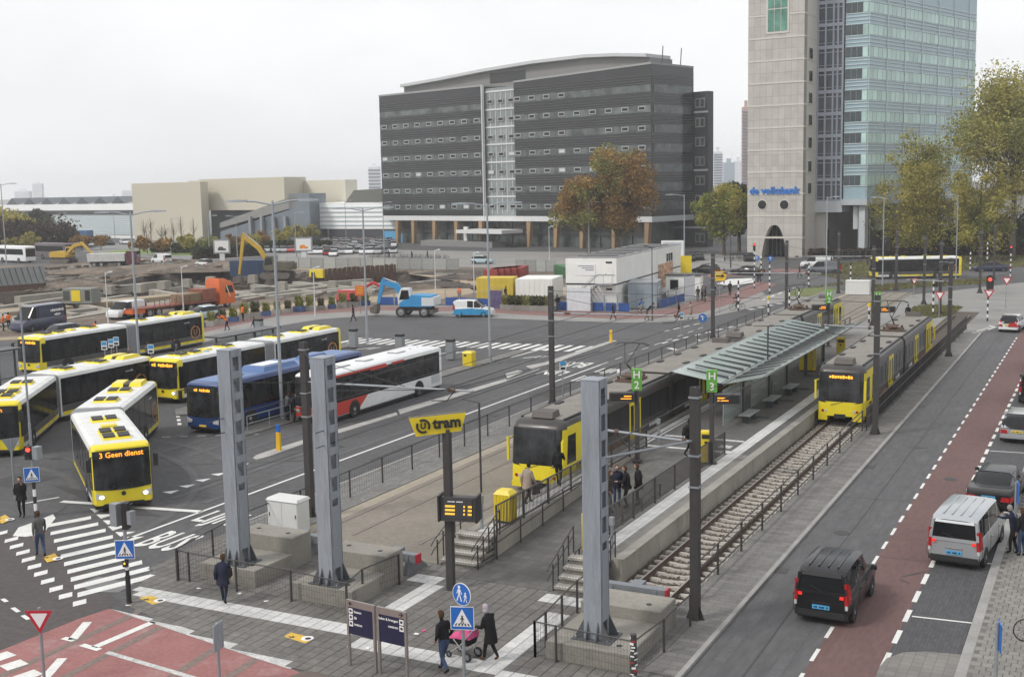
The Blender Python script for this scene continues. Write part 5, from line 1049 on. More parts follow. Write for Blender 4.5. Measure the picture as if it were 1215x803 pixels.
def signal_head(t,x,y,z,az,lit=0,n=3,m_=.16):
 X = MX.Translation((x,y,z)) @ MX.Rotation(az,4,'Z'); mm = MB(X); mm.bx(-.11,.11,-.16,.16,0,.3*n); h = mm.build('signal_head',black,t)
 for i in range(n):
  q = .15+.3*(n-1-i); mm = MB(X); mm.cyl((.11,0,q),(.12,0,q),.1,n=14); mm.build('lens',(redon,amberon,greenon)[min(i,2)] if lit == i+1 else black,h)
  mm = MB(X); mm.slab([(.11,-.11,q+.06),(.11,.11,q+.06),(.24,.09,q+.1),(.24,-.09,q+.1)],(0,0,.012)); mm.build('visor',black,h)
p = G(153.5,716); t = thing('traffic_light','striped traffic light post with blue crossing sign at the zebra kerb','traffic light',p)
m = MB(); m.cyl((0,0,0),(0,0,1.0),.085,n=12); m.build('pole_base',black,t); striped_pole(t,2.05,.065,5,1.0); m = MB(); m.cyl((0,0,2.05),(0,0,3.6),.06,n=10); m.build('pole',pole_grey,t)
zebra_sign(t,facing(.05,-.1,1.95,R(-63)),.33); signal_head(t,.05,.05,2.65,R(30),0,3); m = MB(); m.bx(-.5,-.2,-.15,.15,2.72,3.5); m.build('control_box',pole_grey,t); m = MB(); m.bx(.25,.42,-.12,.12,2.85,3.3); m.build('control_box',pole_grey,t); m = MB(); m.bx(.0,.14,-.2,-.06,1.36,1.56); m.build('button_box',black,t); m = MB(); m.cyl((.1,-.2,1.5),(.12,-.215,1.5),.035,n=10); m.build('button_lamp',amberon,t)
p = G(43,614); t = thing('traffic_light','traffic light post with blue crossing sign on the far pavement corner','traffic light',p)
striped_pole(t,1.6,.07,5); m = MB(); m.cyl((0,0,1.6),(0,0,4.2),.06,n=10); m.build('pole',pole_grey,t); zebra_sign(t,facing(.05,-.12,1.95,R(-50)),.32); signal_head(t,-.1,-.05,2.6,R(-60),1,2); m = MB(); m.bx(.2,.5,-.15,.15,2.65,3.2); m.build('control_box',pole_grey,t)
m = MB(); m.tube([(0,0,4.2),(-.15,.1,9.2)],.045,8); m.build('mast',pole_grey,t)
def giveway(lab,p,h=2.4,az=-65,s=.4):
 t = thing('give_way_sign',lab,'sign',p); m = MB(); m.cyl((0,0,0),(0,0,h),.045,n=8); m.build('post',pole_grey,t); X = facing(.05,-.06,h-.3,R(az))
 m = MB(X); m.slab([(-s,s*.6,0),(s,s*.6,0),(0,-s*1.1,0)],(0,0,.015)); pl = m.build('sign_plate',signred,t); m = MB(X); m.slab([(-s*.62,s*.4,.016),(s*.62,s*.4,.016),(0,-s*.68,.016)],(0,0,.004)); m.build('sign_face',signwhite,pl); return t
giveway('red and white give way sign by the red cycle crossing',G(53,812),2.3)
p = G(18,593); t = thing('road_sign','grey backed sign on a post by the bus lane corner','sign',p); m = MB(); m.cyl((0,0,0),(0,0,2.9),.05,n=8); m.build('post',pole_grey,t); m = MB(facing(0,0,2.6,R(150))); m.slab([(-.4,.3,0),(.4,.3,0),(0,-.45,0)],(0,0,.02)); m.build('plate',pole_grey,t)
for (px_,py_,h_,az_,lab) in ((261,815,1.9,10,'narrow no-stopping sign seen edge on, standing in the red crossing'),(1181,822,2.0,15,'blue parking sign seen edge on by the pavement build-out'),(1203,656,2.7,12,'tall blue taxi rank sign seen edge on beside the waiting people')):
 p = G(px_,py_,.1 if px_ > 900 else .03); t = thing('edge_on_sign',lab,'sign',p); m = MB(); m.cyl((0,0,0),(0,0,h_),.045,n=8); m.build('post',pole_grey,t)
 m = MB(facing(.04,-.02,h_-.35,R(az_))); m.bx(-.25,.25,-.42,.35,0,.03); m.build('plate',signblue if px_ > 900 else steel_blue,t)
p = G(752,806); t = thing('sticker_post','corner fence post covered in red and white stickers','post',p); m = MB(); m.cyl((0,0,0),(0,0,1.35),.09,n=12); m.build('post',pole_black,t)
for i in range(14):
 a = random.uniform(-2.6,-.2); z = .08+i*.088; m = MB(MX.Rotation(a,4,'Z')); m.bx(.088,.094,-.06,.06,z,z+random.uniform(.03,.07)); m.build('sticker',random.choice((signwhite,signred,signwhite)),t)
SPL = ('beside the yellow diversion board','beside the cyclist on the cycle track','with red signal before the bank arch','on the paved island before the arch','short, with yellow head at the verge kerb','short, beside the tram pantograph','at the grass corner before the grey van','between grass verge and white cabinet','with red signal at the far right verge','tall, under the olive tree','beside the rear of the single bus','short, behind the rear tram','short, at the far platform ramp','behind the arch crossing')
for ki,(px_,py_,h_,lit) in enumerate(((859,342,2.6,0),(876,369,3.3,0),(895,342.7,5.2,1),(913,349,4.0,0),(911.7,375,1.7,0),(948,362,1.9,0),(959.5,341,3.2,0),(1009,342.5,3.3,0),(1198.6,331,3.8,1),(1171,321.5,4.6,0),(1151,322,3.2,0),(936.5,364,2.0,0),(1031,383,1.6,0),(903,334,3.6,0))):
 p = G(px_,py_); t = thing('striped_post','black and white striped post '+SPL[ki],'signal post',p,0,'striped posts at the junction'); striped_pole(t,h_,.09)
 if lit: signal_head(t,0,-.15,h_-.2,R(-75),1,3)
 elif h_ < 1.8:
  m = MB(); m.cyl((0,0,h_),(0,0,h_+.35),.16,n=10); m.build('marker_head',yellow2,t)
p = G(1107,374); t = thing('traffic_light','striped post with black signal head between the tram tracks','traffic light',p); striped_pole(t,3.6,.09); signal_head(t,.25,-.1,2.9,R(20),0,2)
p = G(1171.5,381); t = thing('traffic_light','street traffic light showing red with give way sign below','traffic light',p); striped_pole(t,2.4,.08); m = MB(); m.cyl((0,0,2.4),(0,0,3.6),.06,n=8); m.build('pole',pole_black,t)
X = MX.Translation((.15,-.15,3.1)); m = MB(X); m.loft([[(-.32,0,0),(.32,0,0),(.34,0,.5),(.3,0,1.25),(0,0,1.4),(-.3,0,1.25),(-.34,0,.5)],[(-.32,.06,0),(.32,.06,0),(.34,.06,.5),(.3,.06,1.25),(0,.06,1.4),(-.3,.06,1.25),(-.34,.06,.5)]]); bb = m.build('backing_board',black,t)
for i in range(3): m = MB(X); m.cyl((0,0,.95-.34*i),(0,-.03,.95-.34*i),.16,n=16); m.build('lens',redon if i == 0 else black,bb)
X = facing(.1,-.2,2.75,R(-90)); m = MB(X); m.slab([(-.5,.3,0),(.5,.3,0),(0,-.52,0)],(0,0,.02)); pl = m.build('sign_plate',signred,t); m = MB(X); m.slab([(-.3,.19,.021),(.3,.19,.021),(0,-.3,.021)],(0,0,.004)); m.build('sign_face',signwhite,pl)
giveway('give way sign beside the tram tracks right of the junction',G(1193,366),3.3,-90,.5); giveway('give way sign on the grass verge among the overhead poles',G(1114,377),2.6,-90,.5); giveway('give way sign in front of the passing single bus',G(1084,352),2.2,-90,.45)
for (px_,py_,h_,lab) in ((834,402,2.2,'round blue turn arrow sign on the verge beyond the tram'),(914,340,4.0,'round blue cycle path sign at the arch of the bank tower'),(898,330,3.2,'round blue path sign in front of the bank arch')):
 p = G(px_,py_); t = thing('round_sign',lab,'sign',p); m = MB(); m.cyl((0,0,0),(0,0,h_),.04,n=8); m.build('post',pole_grey,t); X = facing(.0,-.08,h_-.3,R(-68)); m = MB(X); m.cyl((0,0,0),(0,0,.02),.38,n=20); pl = m.build('sign_face',signblue,t)
 m = MB(X); m.bx(-.05,.05,-.2,.1,.021,.026); m.slab([(.2,.05,.021),(-.22,.1,.021),(-.1,.22,.021),(.0,.16,.021),(.2,.12,.021)],(0,0,.005)); m.build('arrow',signwhite,pl)
p = G(854,372); t = thing('diversion_sign','yellow diversion arrow board on two thin posts','sign',p); m = MB(); m.cyl((0,0,0),(0,0,4.0),.04,n=8); m.build('post',pole_grey,t); X = facing(0,-.06,4.0,R(-70)); m = MB(X); m.slab([(-.6,-.5,0),(.5,-.5,0),(.75,0,0),(.5,.5,0),(-.6,.5,0)],(0,0,.03)); pl = m.build('board',pm('sign_yellow',(.8,.5,.02),.5,var=.03),t)
m = MB(X); m.slab([(-.4,-.08,.031),(.2,-.08,.031),(.2,-.25,.031),(.5,0,.031),(.2,.25,.031),(.2,.08,.031),(-.4,.08,.031)],(0,0,.004)); m.build('arrow',black,pl)
def stop_plate(px_,py_,lab,h=2.6,letter='C'):
 p = G(px_,py_,.12); t = thing('bus_stop_sign',lab,'sign',p); m = MB(); m.cyl((0,0,0),(0,0,h),.05,n=8); m.build('post',pole_grey,t); X = facing(.05,-.06,h-.35,R(-60)); m = MB(X); m.bx(-.22,.22,-.34,.34,0,.04); pl = m.build('plate',signwhite,t)
 m = MB(X); m.bx(-.19,.19,.02,.3,.041,.045); m.build('plate_face',pm('stop_blue',(.05,.3,.6),.4,var=.03),pl); m = MB(X); m.bx(-.15,.15,-.26,-.1,.041,.045); tag(m.build('plate_text',black,pl),kind='stuff')
stop_plate(248,466,'bus stop plate beside the front of the parked yellow bus',3.0); stop_plate(134,441,'bus stop plate on the far island by the lamp post'); stop_plate(140,438,'second bus stop plate on the far island'); stop_plate(181,449,'bus stop plate beside the walking passengers'); stop_plate(668,470,'small bus stop plate on the verge beside the dark pole',2.4); stop_plate(808,396,'small blue and white plate on the verge beyond the tram',2.0); stop_plate(126,444,'bus stop plate by the seated passengers')
for px_,py_,lab in ((420,413,'grey litter bin on the island behind the parked yellow bus'),(475,420,'grey litter bin on the island behind the blue bus'),(535,427,'grey litter bin on the island behind the white bus'),(308,399,'grey litter bin at the end of the shelter rail')):
 p = G(px_,py_); t = thing('litter_bin',lab,'bin',p); m = MB(); m.loft([[(-.32,-.25,.1),(.32,-.25,.1),(.32,.25,.1),(-.32,.25,.1)],[(-.34,-.27,1.5),(.34,-.27,1.5),(.34,.27,1.5),(-.34,.27,1.5)]]); m.build('body',pole_grey,t); m = MB(); m.bx(-.3,.3,-.28,.3,1.5,1.7); m.build('hood',black,t); m = MB(); m.bx(-.2,.2,-.15,.15,0,.1); m.build('foot',black,t)
p = G(557,435); t = thing('yellow_salt_bin','yellow cabinet on the bus island near the tall lamp','cabinet',p); m = MB(); m.bx(-.4,.4,-.35,.35,.05,1.1); m.build('body',yellow2,t); m = MB(); m.tbox((0,0,1.16),(.86,.76,.12),.08); m.build('lid',yellow2,t); m = MB(); m.bx(-.3,-.05,-.36,-.351,.85,1.0); m.build('slot',black,t)
for px_,py_,lab in ((331,534,'yellow bollard with blue top at the tip of the near separator'),(725,406,'yellow bollard at the end of the long separator')):
 p = G(px_,py_,.06); t = thing('bollard',lab,'bollard',p); m = MB(); m.loft([[(-.13,-.08,0),(.13,-.08,0),(.13,.08,0),(-.13,.08,0)],[(-.11,-.06,1.0),(.11,-.06,1.0),(.11,.06,1.0),(-.11,.06,1.0)]]); m.build('shaft',pm('bollard_yellow',(.75,.45,.02),.45,var=.05),t); m = MB(); m.bx(-.11,.11,-.06,.06,1.0,1.4 if px_ < 400 else 1.1); m.build('head',signblue if px_ < 400 else yellow2,t)
def bus_shelter(lab,x,y0,y1):
 t = thing('bus_shelter',lab,'bus shelter',(x,y0,.12)); L_ = y1-y0
 m = MB(); m.bx(-1.0,.7,-.2,L_+.2,2.5,2.62); m.build('roof',steel_d,t)
 for i in range(4): m = MB(); m.bx(-.06,.06,L_*i/3-.06,L_*i/3+.06,0,2.5); m.build('post',steel_d,t)
 for i in range(3): m = MB(); m.bx(-.015,.015,L_*i/3+.15,L_*(i+1)/3-.15,.3,2.3); m.build('glass_panel',gs,t)
 m = MB(); m.bx(.15,.55,.3,L_-.3,.45,.5); m.build('seat',steel_d,t)
bus_shelter('long dark bus shelter on the far island beside the yellow bus',-62.3,71,78); bus_shelter('dark bus shelter at the left end of the bus station',-73.0,56.6,61.0)
for (x,y0,y1,lab) in ((-66.9,62,83,'steel guard rail along the far bus island'),(-44.1,52.5,56.5,'short steel guard rail at the front of the blue bus island')):
 t = thing('guard_rail',lab,'guard rail',(x,y0,.12)); L_ = y1-y0; n = max(2,round(L_/2.2))
 for i in range(n+1): m = MB(); m.cyl((0,L_*i/n,0),(0,L_*i/n,1.0),.03,n=6); m.build('post',pole_grey,t)
 for z in (1.0,.55): m = MB(); m.tube([(0,0,z),(0,L_,z)],.025); m.build('rail',pole_grey,t)
lampm = pm('lamp_post_grey',(.33,.36,.39),.5,metal=.25,var=.06); lampw = pm('lamp_white',(.6,.62,.63),.5,var=.05)
def lamp(lab,p,h=12.2,arms=2,az=0.0,al=2.2,r=.11,mat=None,grp='tall grey street lamps'):
 t = thing('street_lamp',lab,'street lamp',p,az,grp); mat = mat or lampm; m = MB(); m.cyl((0,0,0),(0,0,1.2),r*1.25,n=10); m.cyl((0,0,1.2),(0,0,h),r,r*.62,n=10); m.build('column',mat,t,40)
 for s in ((1,-1) if arms == 2 else (1,)):
  m = MB(); m.tube([(0,0,h-.25),(s*al*.5,0,h-.02),(s*al*.75,0,h)],.05,6); a = m.build('arm',mat,t)
  m = MB(); m.loft([[(s*al*.7,-.1,h-.05),(s*al*.7,.1,h-.05),(s*al*.7,.1,h+.08),(s*al*.7,-.1,h+.08)],[(s*al*.95,-.2,h-.07),(s*al*.95,.2,h-.07),(s*al*.95,.17,h+.1),(s*al*.95,-.17,h+.1)],[(s*al*1.25,-.1,h-.04),(s*al*1.25,.1,h-.04),(s*al*1.25,.1,h+.05),(s*al*1.25,-.1,h+.05)]]); m.build('lantern',mat,a,30)
 return t
AZ = YAW
lamp('tall double arm street lamp between the blue and white buses',G(335,497,.12),13.2,2,AZ); lamp('tall double arm street lamp beside the yellow cabinet island',G(582,430,.12),12.5,2,AZ); lamp('tall double arm street lamp behind the parked yellow bus',G(436,407),12.2,2,AZ)
lamp('tall double arm street lamp on the far bus island',G(166,441,.12),12.4,2,AZ); lamp('tall single arm street lamp at the site cabin corner',G(812,320),12,1,AZ+math.pi,2.4)
lamp('tall slim street lamp at the left edge beside the grey panel fence',G(9,329),16,1,AZ)
lamp('tall single arm street lamp in front of the bank tower',G(980,349),11.8,1,AZ,1.2,.09); lamp('tall street lamp leaning slightly beside the single bus',G(1047,340),11.5,1,AZ+math.pi,1.4,.08); lamp('tall slim white lamp post behind the overhead poles',G(1134,333),11.5,1,AZ+math.pi,1.0,.07)
for (px_,py_,h_,lab) in ((129,392,6,'short white site lamp by the trailer'),(218,372,5.5,'short white site lamp by the orange truck'),(374,376,5.5,'short white site lamp among the planters'),(517,352,6.0,'short white lamp behind the blue excavator'),(563,358,6,'short white lamp behind the small van'),(652,318,7,'short lamp in front of the dark office block')):
 lamp(lab,G(px_,py_),h_,1,AZ,.6,.06,lampw,'short white lamps around the site')
for i,(px_,py_,h_) in enumerate(((249,307,9),(282,309,9),(352,308,9.5),(411,288,11),(699,305,10.5),(456,302,11),(73,292,9),(137,290,9),(205,300,8))):
 lamp('slim lamp post in the hazy distance around the car park',G(px_,py_),h_,1+i % 2,AZ,1.6,.1,lampm,'distant lamp posts')
p = G(774,381); lamp('slim dark lamp post in front of the site cabins',p,7.6,1,AZ+math.pi,.7,.06,pole_black,None)
p = G(867,318); lamp('dark single arm lamp beside the junction cars',p,6.0,1,AZ+math.pi,1.4,.09,pole_black,None)
# ================================================================ CARS (local: x forward, origin under the rear bumper centre)
def paint(name,c,metal=.0): return pm('paint_'+name,c,.3,metal=metal,var=.04,coat=.6)
cblack = pm('paint_black',(.01,.01,.012),.28,var=.04,coat=.25,spec=.35); csilver = paint('silver',(.42,.44,.46),.45); cwhite = paint('white',(.68,.69,.7)); cgrey = paint('grey',(.14,.15,.17),.3); cred = paint('red',(.42,.02,.02)); cnavy = paint('navy',(.02,.028,.07)); clblue = paint('light_blue',(.03,.28,.55)); clsky = paint('sky',(.42,.55,.6)); cgreen = paint('green',(.05,.3,.08))
def car(name,lab,loc,rz,paintm,st,W,wt,wheels,wr=.33,grp=None,detail=True,cat='car',panel=None,plate=plateyel,pillars=(),taxi=False,lit=False,lamps='low',roofrib=False):
 "st: stations (x, belt z, roof z) from rear to front; W half width, wt half roof width"
 t = thing(name,lab,cat,loc,rz,grp); n = len(st); L_ = st[-1][0]
 def wf(x): e = min(x,L_-x); return W*(1-.1*max(0,1-e/.45)**2)
 rings = []
 for (x,zb,zr) in st:
  w = wf(x); z0 = .24 if .3 < x < L_-.3 else .3
  h = [(w*.9,z0),(w*.985,z0+.14),(w,.62),(w*.985,zb-.1),(w*.93,zb)]
  rings.append([(x,y,z) for y,z in h]+[(x,-y,z) for y,z in h[::-1]])
 m = MB(); m.loft(rings); m.build('body',paintm,t,38)
 gst = [s for s in st if s[2] > s[1]+.02]; i0 = st.index(gst[0]); i1 = st.index(gst[-1])
 gr = []
 lo = st[max(0,i0-1)] if i0 > 0 else gst[0]; hi = st[min(n-1,i1+1)]
 def gring(x,zb,zr,k=1.0):
  w = wf(x)*.925; wtt = wt*(w/(W*.925)); h = [(w,zb-.03),(w*(1-.75)+wtt*.75,zb+(zr-zb)*.75),(wtt,zr-.07),(wtt*.88,zr-.015),(wtt*.5,zr)]
  return [(x,y,z) for y,z in h]+[(x,-y,z) for y,z in h[::-1]]
 gl_ = ([gring(lo[0],lo[1]-.01,lo[1]+.005)] if i0 > 0 else [])+[gring(*s) for s in gst]+([gring(hi[0],hi[1]-.02,hi[1]+.005)] if i1 < n-1 else [])
 m = MB(); m.loft(gl_); gh = m.build('glazing',glassd,t,38)
 top = [s for s in gst]; rr_ = []
 for k,(x,zb,zr) in enumerate(top):
  xx = x+(.04 if k == 0 else (-.04 if k == len(top)-1 else 0)); q = gring(xx,zb,zr); rr_.append([(a,b*1.012,c+.012) for a,b,c in q[2:8]])
 rr_ = [r_ for r_ in rr_ if True]
 zmax = max(s[2] for s in top); keep = [r_ for r_,s in zip(rr_,top) if s[2] > zmax-.16]
 m = MB(); m.strip(keep); m.build('roof',paintm,t,38)
 if roofrib:
  for y in (-.45,-.15,.15,.45):
   m = MB(); a,b = keep[0][0][0]+.25,keep[-1][0][0]-.4; m.bx(a,b,y-.025,y+.025,zmax+.004,zmax+.022); m.build('roof_rib',paintm,t)
 def side_at(x):
  for a,b in zip(gst[:-1],gst[1:]):
   if a[0] <= x <= b[0]:
    u = (x-a[0])/(b[0]-a[0]); return a[1]*(1-u)+b[1]*u,a[2]*(1-u)+b[2]*u
  return gst[-1][1:]
 for (x,w) in pillars:
  zb,zr = side_at(x);
  for s in (1,-1):
   q = gring(x,zb,zr); m = MB(); pts = []
   for dx in (-w/2,w/2):
    zb2,zr2 = side_at(x+dx); qq = gring(x+dx,zb2,zr2); pts.append([(a,s*(b+.008),c) for a,b,c in qq[:4]])
   m.strip(pts if s > 0 else pts[::-1]); m.build('pillar',paintm,t)
 if panel:
  for (xa,xb) in panel:
   for s in (1,-1):
    pts = []
    for k in range(7):
     x = xa+(xb-xa)*k/6; zb,zr = side_at(x); qq = gring(x,zb,zr); pts.append([(a,s*(b+.008),c) for a,b,c in qq[:4]])
    m = MB(); m.strip(pts if s > 0 else pts[::-1]); m.build('side_panel',paintm,t)
 m = MB(); m.bx(.25,L_-.25,-W*.86,W*.86,.14,.26); m.build('underbody',black,t)
 for (x,w) in (pillars if detail else ()):
  for s in (1,-1):
   m = MB(); m.bx(x-.01,x+.01,s*W-.004,s*W+.004,.36,.95); m.build('door_seam',black,t); m = MB(); m.bx(x+.12,x+.3,s*(W+.012)-.012,s*(W+.012)+.012,.84,.88); m.build('door_handle',paintm,t)
 for x in wheels:
  for s in (1,-1):
   m = MB(); disc(m,x,s*W*.992,wr,wr*1.2,s,.012,zmin=.2); m.build('wheel_arch',black,t)
   wheel(t,x,s*(W-.1),wr,.22,s)
 if detail:
  zb0 = st[0][1]; xr = -.004
  for s in (1,-1):
   if lamps == 'tall': m = MB(); m.slab([(.02,s*W*.82,.75),(.02,s*W*.93,.75),(.05,s*W*.88,1.45),(.05,s*W*.8,1.45)],(-.05,0,0)); m.slab([(.02,s*W*.9,.75),(.3,s*W*.975,.8),(.12,s*W*.93,1.42),(.04,s*W*.88,1.45)],(0,s*.03,0)); m.build('tail_lamp',redl,t)
   else: m = MB(); m.slab([(.0,s*W*.5,zb0-.3),(.0,s*W*.88,zb0-.3),(.02,s*W*.86,zb0-.1),(.01,s*W*.55,zb0-.12)],(-.035,0,0)); m.slab([(.0,s*W*.89,zb0-.32),(.3,s*W*.985,zb0-.28),(.25,s*W*.98,zb0-.1),(.02,s*W*.88,zb0-.1)],(0,s*.025,0)); m.build('tail_lamp',redl,t)
   if lit: m = MB(); m.bx(-.06,-.045,s*W*.72-.06,s*W*.72+.06,.95,1.05); m.build('brake_lamp',pm('brake_lit',(.8,.03,.02),.3,var=0,emit=.45),t)
   m = MB(); m.slab([(L_-.12,s*W*.55,.62),(L_-.28,s*W*.9,.62),(L_-.3,s*W*.9,.78),(L_-.16,s*W*.55,.76)],(.06,0,0)); m.build('headlight',lampoff,t)
   zb,zr = side_at(gst[-1][0]-.1); xm = gst[-1][0]-.05 if i1 == n-1 else gst[-1][0]+.05
   m = MB(); m.tbox((xm,s*(W+.1),zb+.06),(.13,.2,.15),.02); m.build('mirror',paintm,t)
  if lamps == 'tall':
   zr1 = st[1][2]
   for s in (1,-1): m = MB(); m.slab([(.03,s*W*.8,1.1),(.03,s*W*.9,1.1),(.1,s*wt*.98,zr1-.02),(.09,s*wt*.86,zr1-.02)],(-.06,0,0)); m.build('rear_post',paintm,t); m = MB(); m.slab([(.02,s*W*.84,.62),(.02,s*W*.93,.62),(.02,s*W*.93,.76),(.02,s*W*.84,.76)],(-.055,0,0)); m.build('reversing_lamp',lampoff,t)
   m = MB(); m.slab([(.03,-W*.8,1.02),(.03,W*.8,1.02),(.04,W*.8,1.14),(.04,-W*.8,1.14)],(-.055,0,0)); m.build('hatch_rail',paintm,t); m = MB(); m.tube([(-.02,0,1.16),(-.01,.38,1.3)],.012); m.build('rear_wiper',black,t); m = MB(); m.bx(-.02,.01,-.3,.3,.74,.78); m.build('hatch_handle',chrome if paintm is csilver else black,t); m = MB(); m.slab([(.06,-wt*.85,zr1-.1),(.06,wt*.85,zr1-.1),(.12,wt*.8,zr1+.03),(.12,-wt*.8,zr1+.03)],(-.05,0,0)); m.build('roof_spoiler',paintm,t)
  m = MB(); m.bx(-.03,.0,-.27,.27,.55 if lamps == 'tall' else .6,.68 if lamps == 'tall' else .72); pl = m.build('number_plate',plate,t)
  m = MB(); add_text(m,'## ### #',.1,frame((-.034,0,.615 if lamps == 'tall' else .66),(0,-1,0),(0,0,1)),depth=.002); tag(m.build('plate_text',black,pl),kind='stuff')
  m = MB(); m.loft([[(.04,-W*.93,.28),(.04,W*.93,.28),(.04,W*.93,.5),(.04,-W*.93,.5)],[(-.05,-W*.8,.3),(-.05,W*.8,.3),(-.05,W*.8,.48),(-.05,-W*.8,.48)]]); m.build('rear_bumper',black if lamps == 'tall' else paintm,t)
 return t
SEDAN = [(0,.82,.82),(.12,.98,.98),(.75,1.02,1.02),(1.0,1.0,1.13),(1.5,.98,1.42),(2.3,.96,1.48),(2.9,.95,1.45),(3.45,.95,1.1),(3.7,.94,.94),(4.6,.8,.8),(4.9,.62,.62)]
WAGON = [(0,.85,.85),(.1,.95,.98),(.35,.97,1.3),(.8,.97,1.45),(2.2,.96,1.48),(2.8,.95,1.44),(3.35,.95,1.1),(3.6,.94,.94),(4.4,.8,.8),(4.65,.62,.62)]
HATCH = [(0,.85,.85),(.06,.93,.96),(.3,.96,1.35),(.7,.96,1.5),(1.8,.95,1.52),(2.4,.94,1.46),(2.95,.94,1.1),(3.2,.92,.92),(3.85,.78,.78),(4.05,.6,.6)]
VANLET = [(0,1.08,1.12),(.06,1.1,1.7),(.3,1.1,1.82),(1.5,1.08,1.85),(2.5,1.05,1.8),(3.1,1.05,1.25),(3.3,1.03,1.03),(4.1,.88,.88),(4.3,.62,.62)]
VAN = [(0,1.12,1.15),(.05,1.14,1.78),(.25,1.14,1.9),(2.0,1.12,1.93),(3.4,1.1,1.88),(4.0,1.1,1.3),(4.2,1.08,1.08),(4.85,.95,.95),(5.0,.65,.65)]
BIGVAN = [(0,1.3,1.35),(.05,1.3,2.45),(.2,1.3,2.6),(3.8,1.3,2.62),(4.5,1.3,2.5),(5.1,1.3,1.55),(5.3,1.25,1.25),(5.95,1.0,1.0),(6.1,.65,.65)]
HN = math.pi/2
def rearpos(xl,yl,xr_,yr,z=.25): a,b = G(xl,yl,z),G(xr_,yr,z); return ((a.x+b.x)/2,(a.y+b.y)/2,0)
p = rearpos(944,729,1004,737); car('taxi_van','small black taxi van driving on the street beside the tram track',p,HN+R(-1),cblack,VANLET,.9,.74,(.75,3.45),.32,lamps='tall',plate=plateblue,taxi=True,pillars=((.12,.16),(1.45,.1),(2.4,.08)),cat='taxi',lit=True,roofrib=True)
p = rearpos(1098,663,1165,671); car('taxi_van','silver taxi van stopped at the edge of a parking bay',p,HN+R(-5),csilver,VAN,.95,.8,(.85,4.0),.33,lamps='tall',plate=plateblue,taxi=True,pillars=((.12,.16),(1.7,.1),(3.2,.09)),cat='taxi',lit=True,roofrib=True)
p = rearpos(1145,598,1200,604); car('sedan_car','black sedan taxi parked in front of the silver van',p,HN+R(-4),cblack,SEDAN,.94,.66,(.95,3.9),.36,plate=plateblue,taxi=True,pillars=((1.55,.1),(2.35,.07)),cat='taxi')
p = rearpos(1181,519,1232,524); car('estate_car','silver estate car parked behind a dark van',p,HN+R(-3),csilver,WAGON,.9,.66,(.85,3.55),.33,pillars=((.5,.1),(1.4,.07),(2.3,.07)))
p = rearpos(1206,474,1250,478); car('taxi_van','black people carrier parked beyond the silver estate',p,HN,cblack,VAN,.95,.8,(.85,4.0),.33,lamps='tall',pillars=((.12,.16),(1.7,.1)),cat='van',plate=plateyel)
p = rearpos(1212,436,1255,439); car('white_van','white van parked ahead of the black people carrier',p,HN,cwhite,VAN,.95,.8,(.85,4.0),.33,lamps='tall',pillars=((.12,.16),),panel=((.3,2.2),),cat='van',lit=True)
p = rearpos(1181,391,1211,392); t = car('hatchback_car','white car with a red side stripe waiting at the red light',p,HN+R(-6),cwhite,HATCH,.88,.68,(.7,3.2),.31,pillars=((.35,.2),(1.4,.1),(2.0,.1)),lit=True)
m = MB(); m.slab([(-.045,.0,.55),(-.045,-.75,.55),(-.02,-.7,.9),(-.02,-.1,.9)],(-.02,0,0)); m.build('red_panel',cred,t)
for (pxl,pyl,nm,lab,pt,stt,W_,wt_,wh,rz_) in ((1196,322,'sedan_car','dark blue car entering from the right behind the junction',cnavy,SEDAN,.9,.64,(.9,3.8),200),(905,327,'coupe_car','black sports car waiting before the bank arch',cblack,SEDAN,.92,.6,(.9,3.85),172),(852,325,'hatchback_car','dark car beside the traffic island near the site cabins',cblack,HATCH,.88,.66,(.7,3.2),172)):
 p = G(pxl,pyl); car(nm,lab,(p.x,p.y,0),R(rz_),pt,stt,W_,wt_,wh,.32)
p = G(988,318); car('delivery_van','white delivery van parked in front of the bank tower',(p.x,p.y,0),R(190),cwhite,VAN,.95,.82,(.85,4.0),.33,lamps='tall',panel=((.3,2.6),),cat='van')
p = G(998,325); car('delivery_van','grey van passing the white van before the bank tower',(p.x,p.y,0),R(190),cgrey,VAN,.95,.82,(.85,4.0),.33,lamps='tall',panel=((.3,2.4),),cat='van')
p = G(540,375.5); t = car('delivery_van','small white and blue van parked next to the blue excavator',(p.x,p.y,0),R(14),cwhite,VANLET,.9,.76,(.75,3.4),.32,lamps='tall',panel=((.1,1.6),),pillars=((2.3,.1),),cat='van')
for s in (1,-1): m = MB(); m.slab([(.1,s*.905,.3),(4.1,s*.9,.3),(4.0,s*.905,.82),(2.2,s*.91,1.0),(.1,s*.905,.88)],(0,s*.006,0)); m.build('blue_panel',clblue,t)
p = G(72,387); t = car('panel_van','dark blue panel van with white lettering on the sandy haul road',(p.x,p.y,.01),HS+R(4),cnavy,BIGVAN,1.0,.92,(1.0,4.9),.36,lamps='tall',panel=((.1,3.9),),pillars=((4.1,.2),),cat='van')
m = MB(); add_text(m,'########',.42,frame((1.4,1.0,1.95),(-1,0,0),(0,0,1)),depth=.01,bold=.01); add_text(m,'####',.4,frame((1.4,1.02,1.5),(-1,0,0),(0,0,1)),depth=.01,bold=.01); m.build('lettering',signwhite,t)
p = G(92,399); car('estate_car','dark car on the haul road behind the yellow bus roof',(p.x,p.y,.01),HS+R(4),cnavy,WAGON,.9,.68,(.85,3.6),.33)
p = G(258,377); car('hatchback_car','pale blue car behind the planters near the orange truck',(p.x,p.y,.01),HS+R(-10),clsky,HATCH,.88,.68,(.7,3.2),.31)
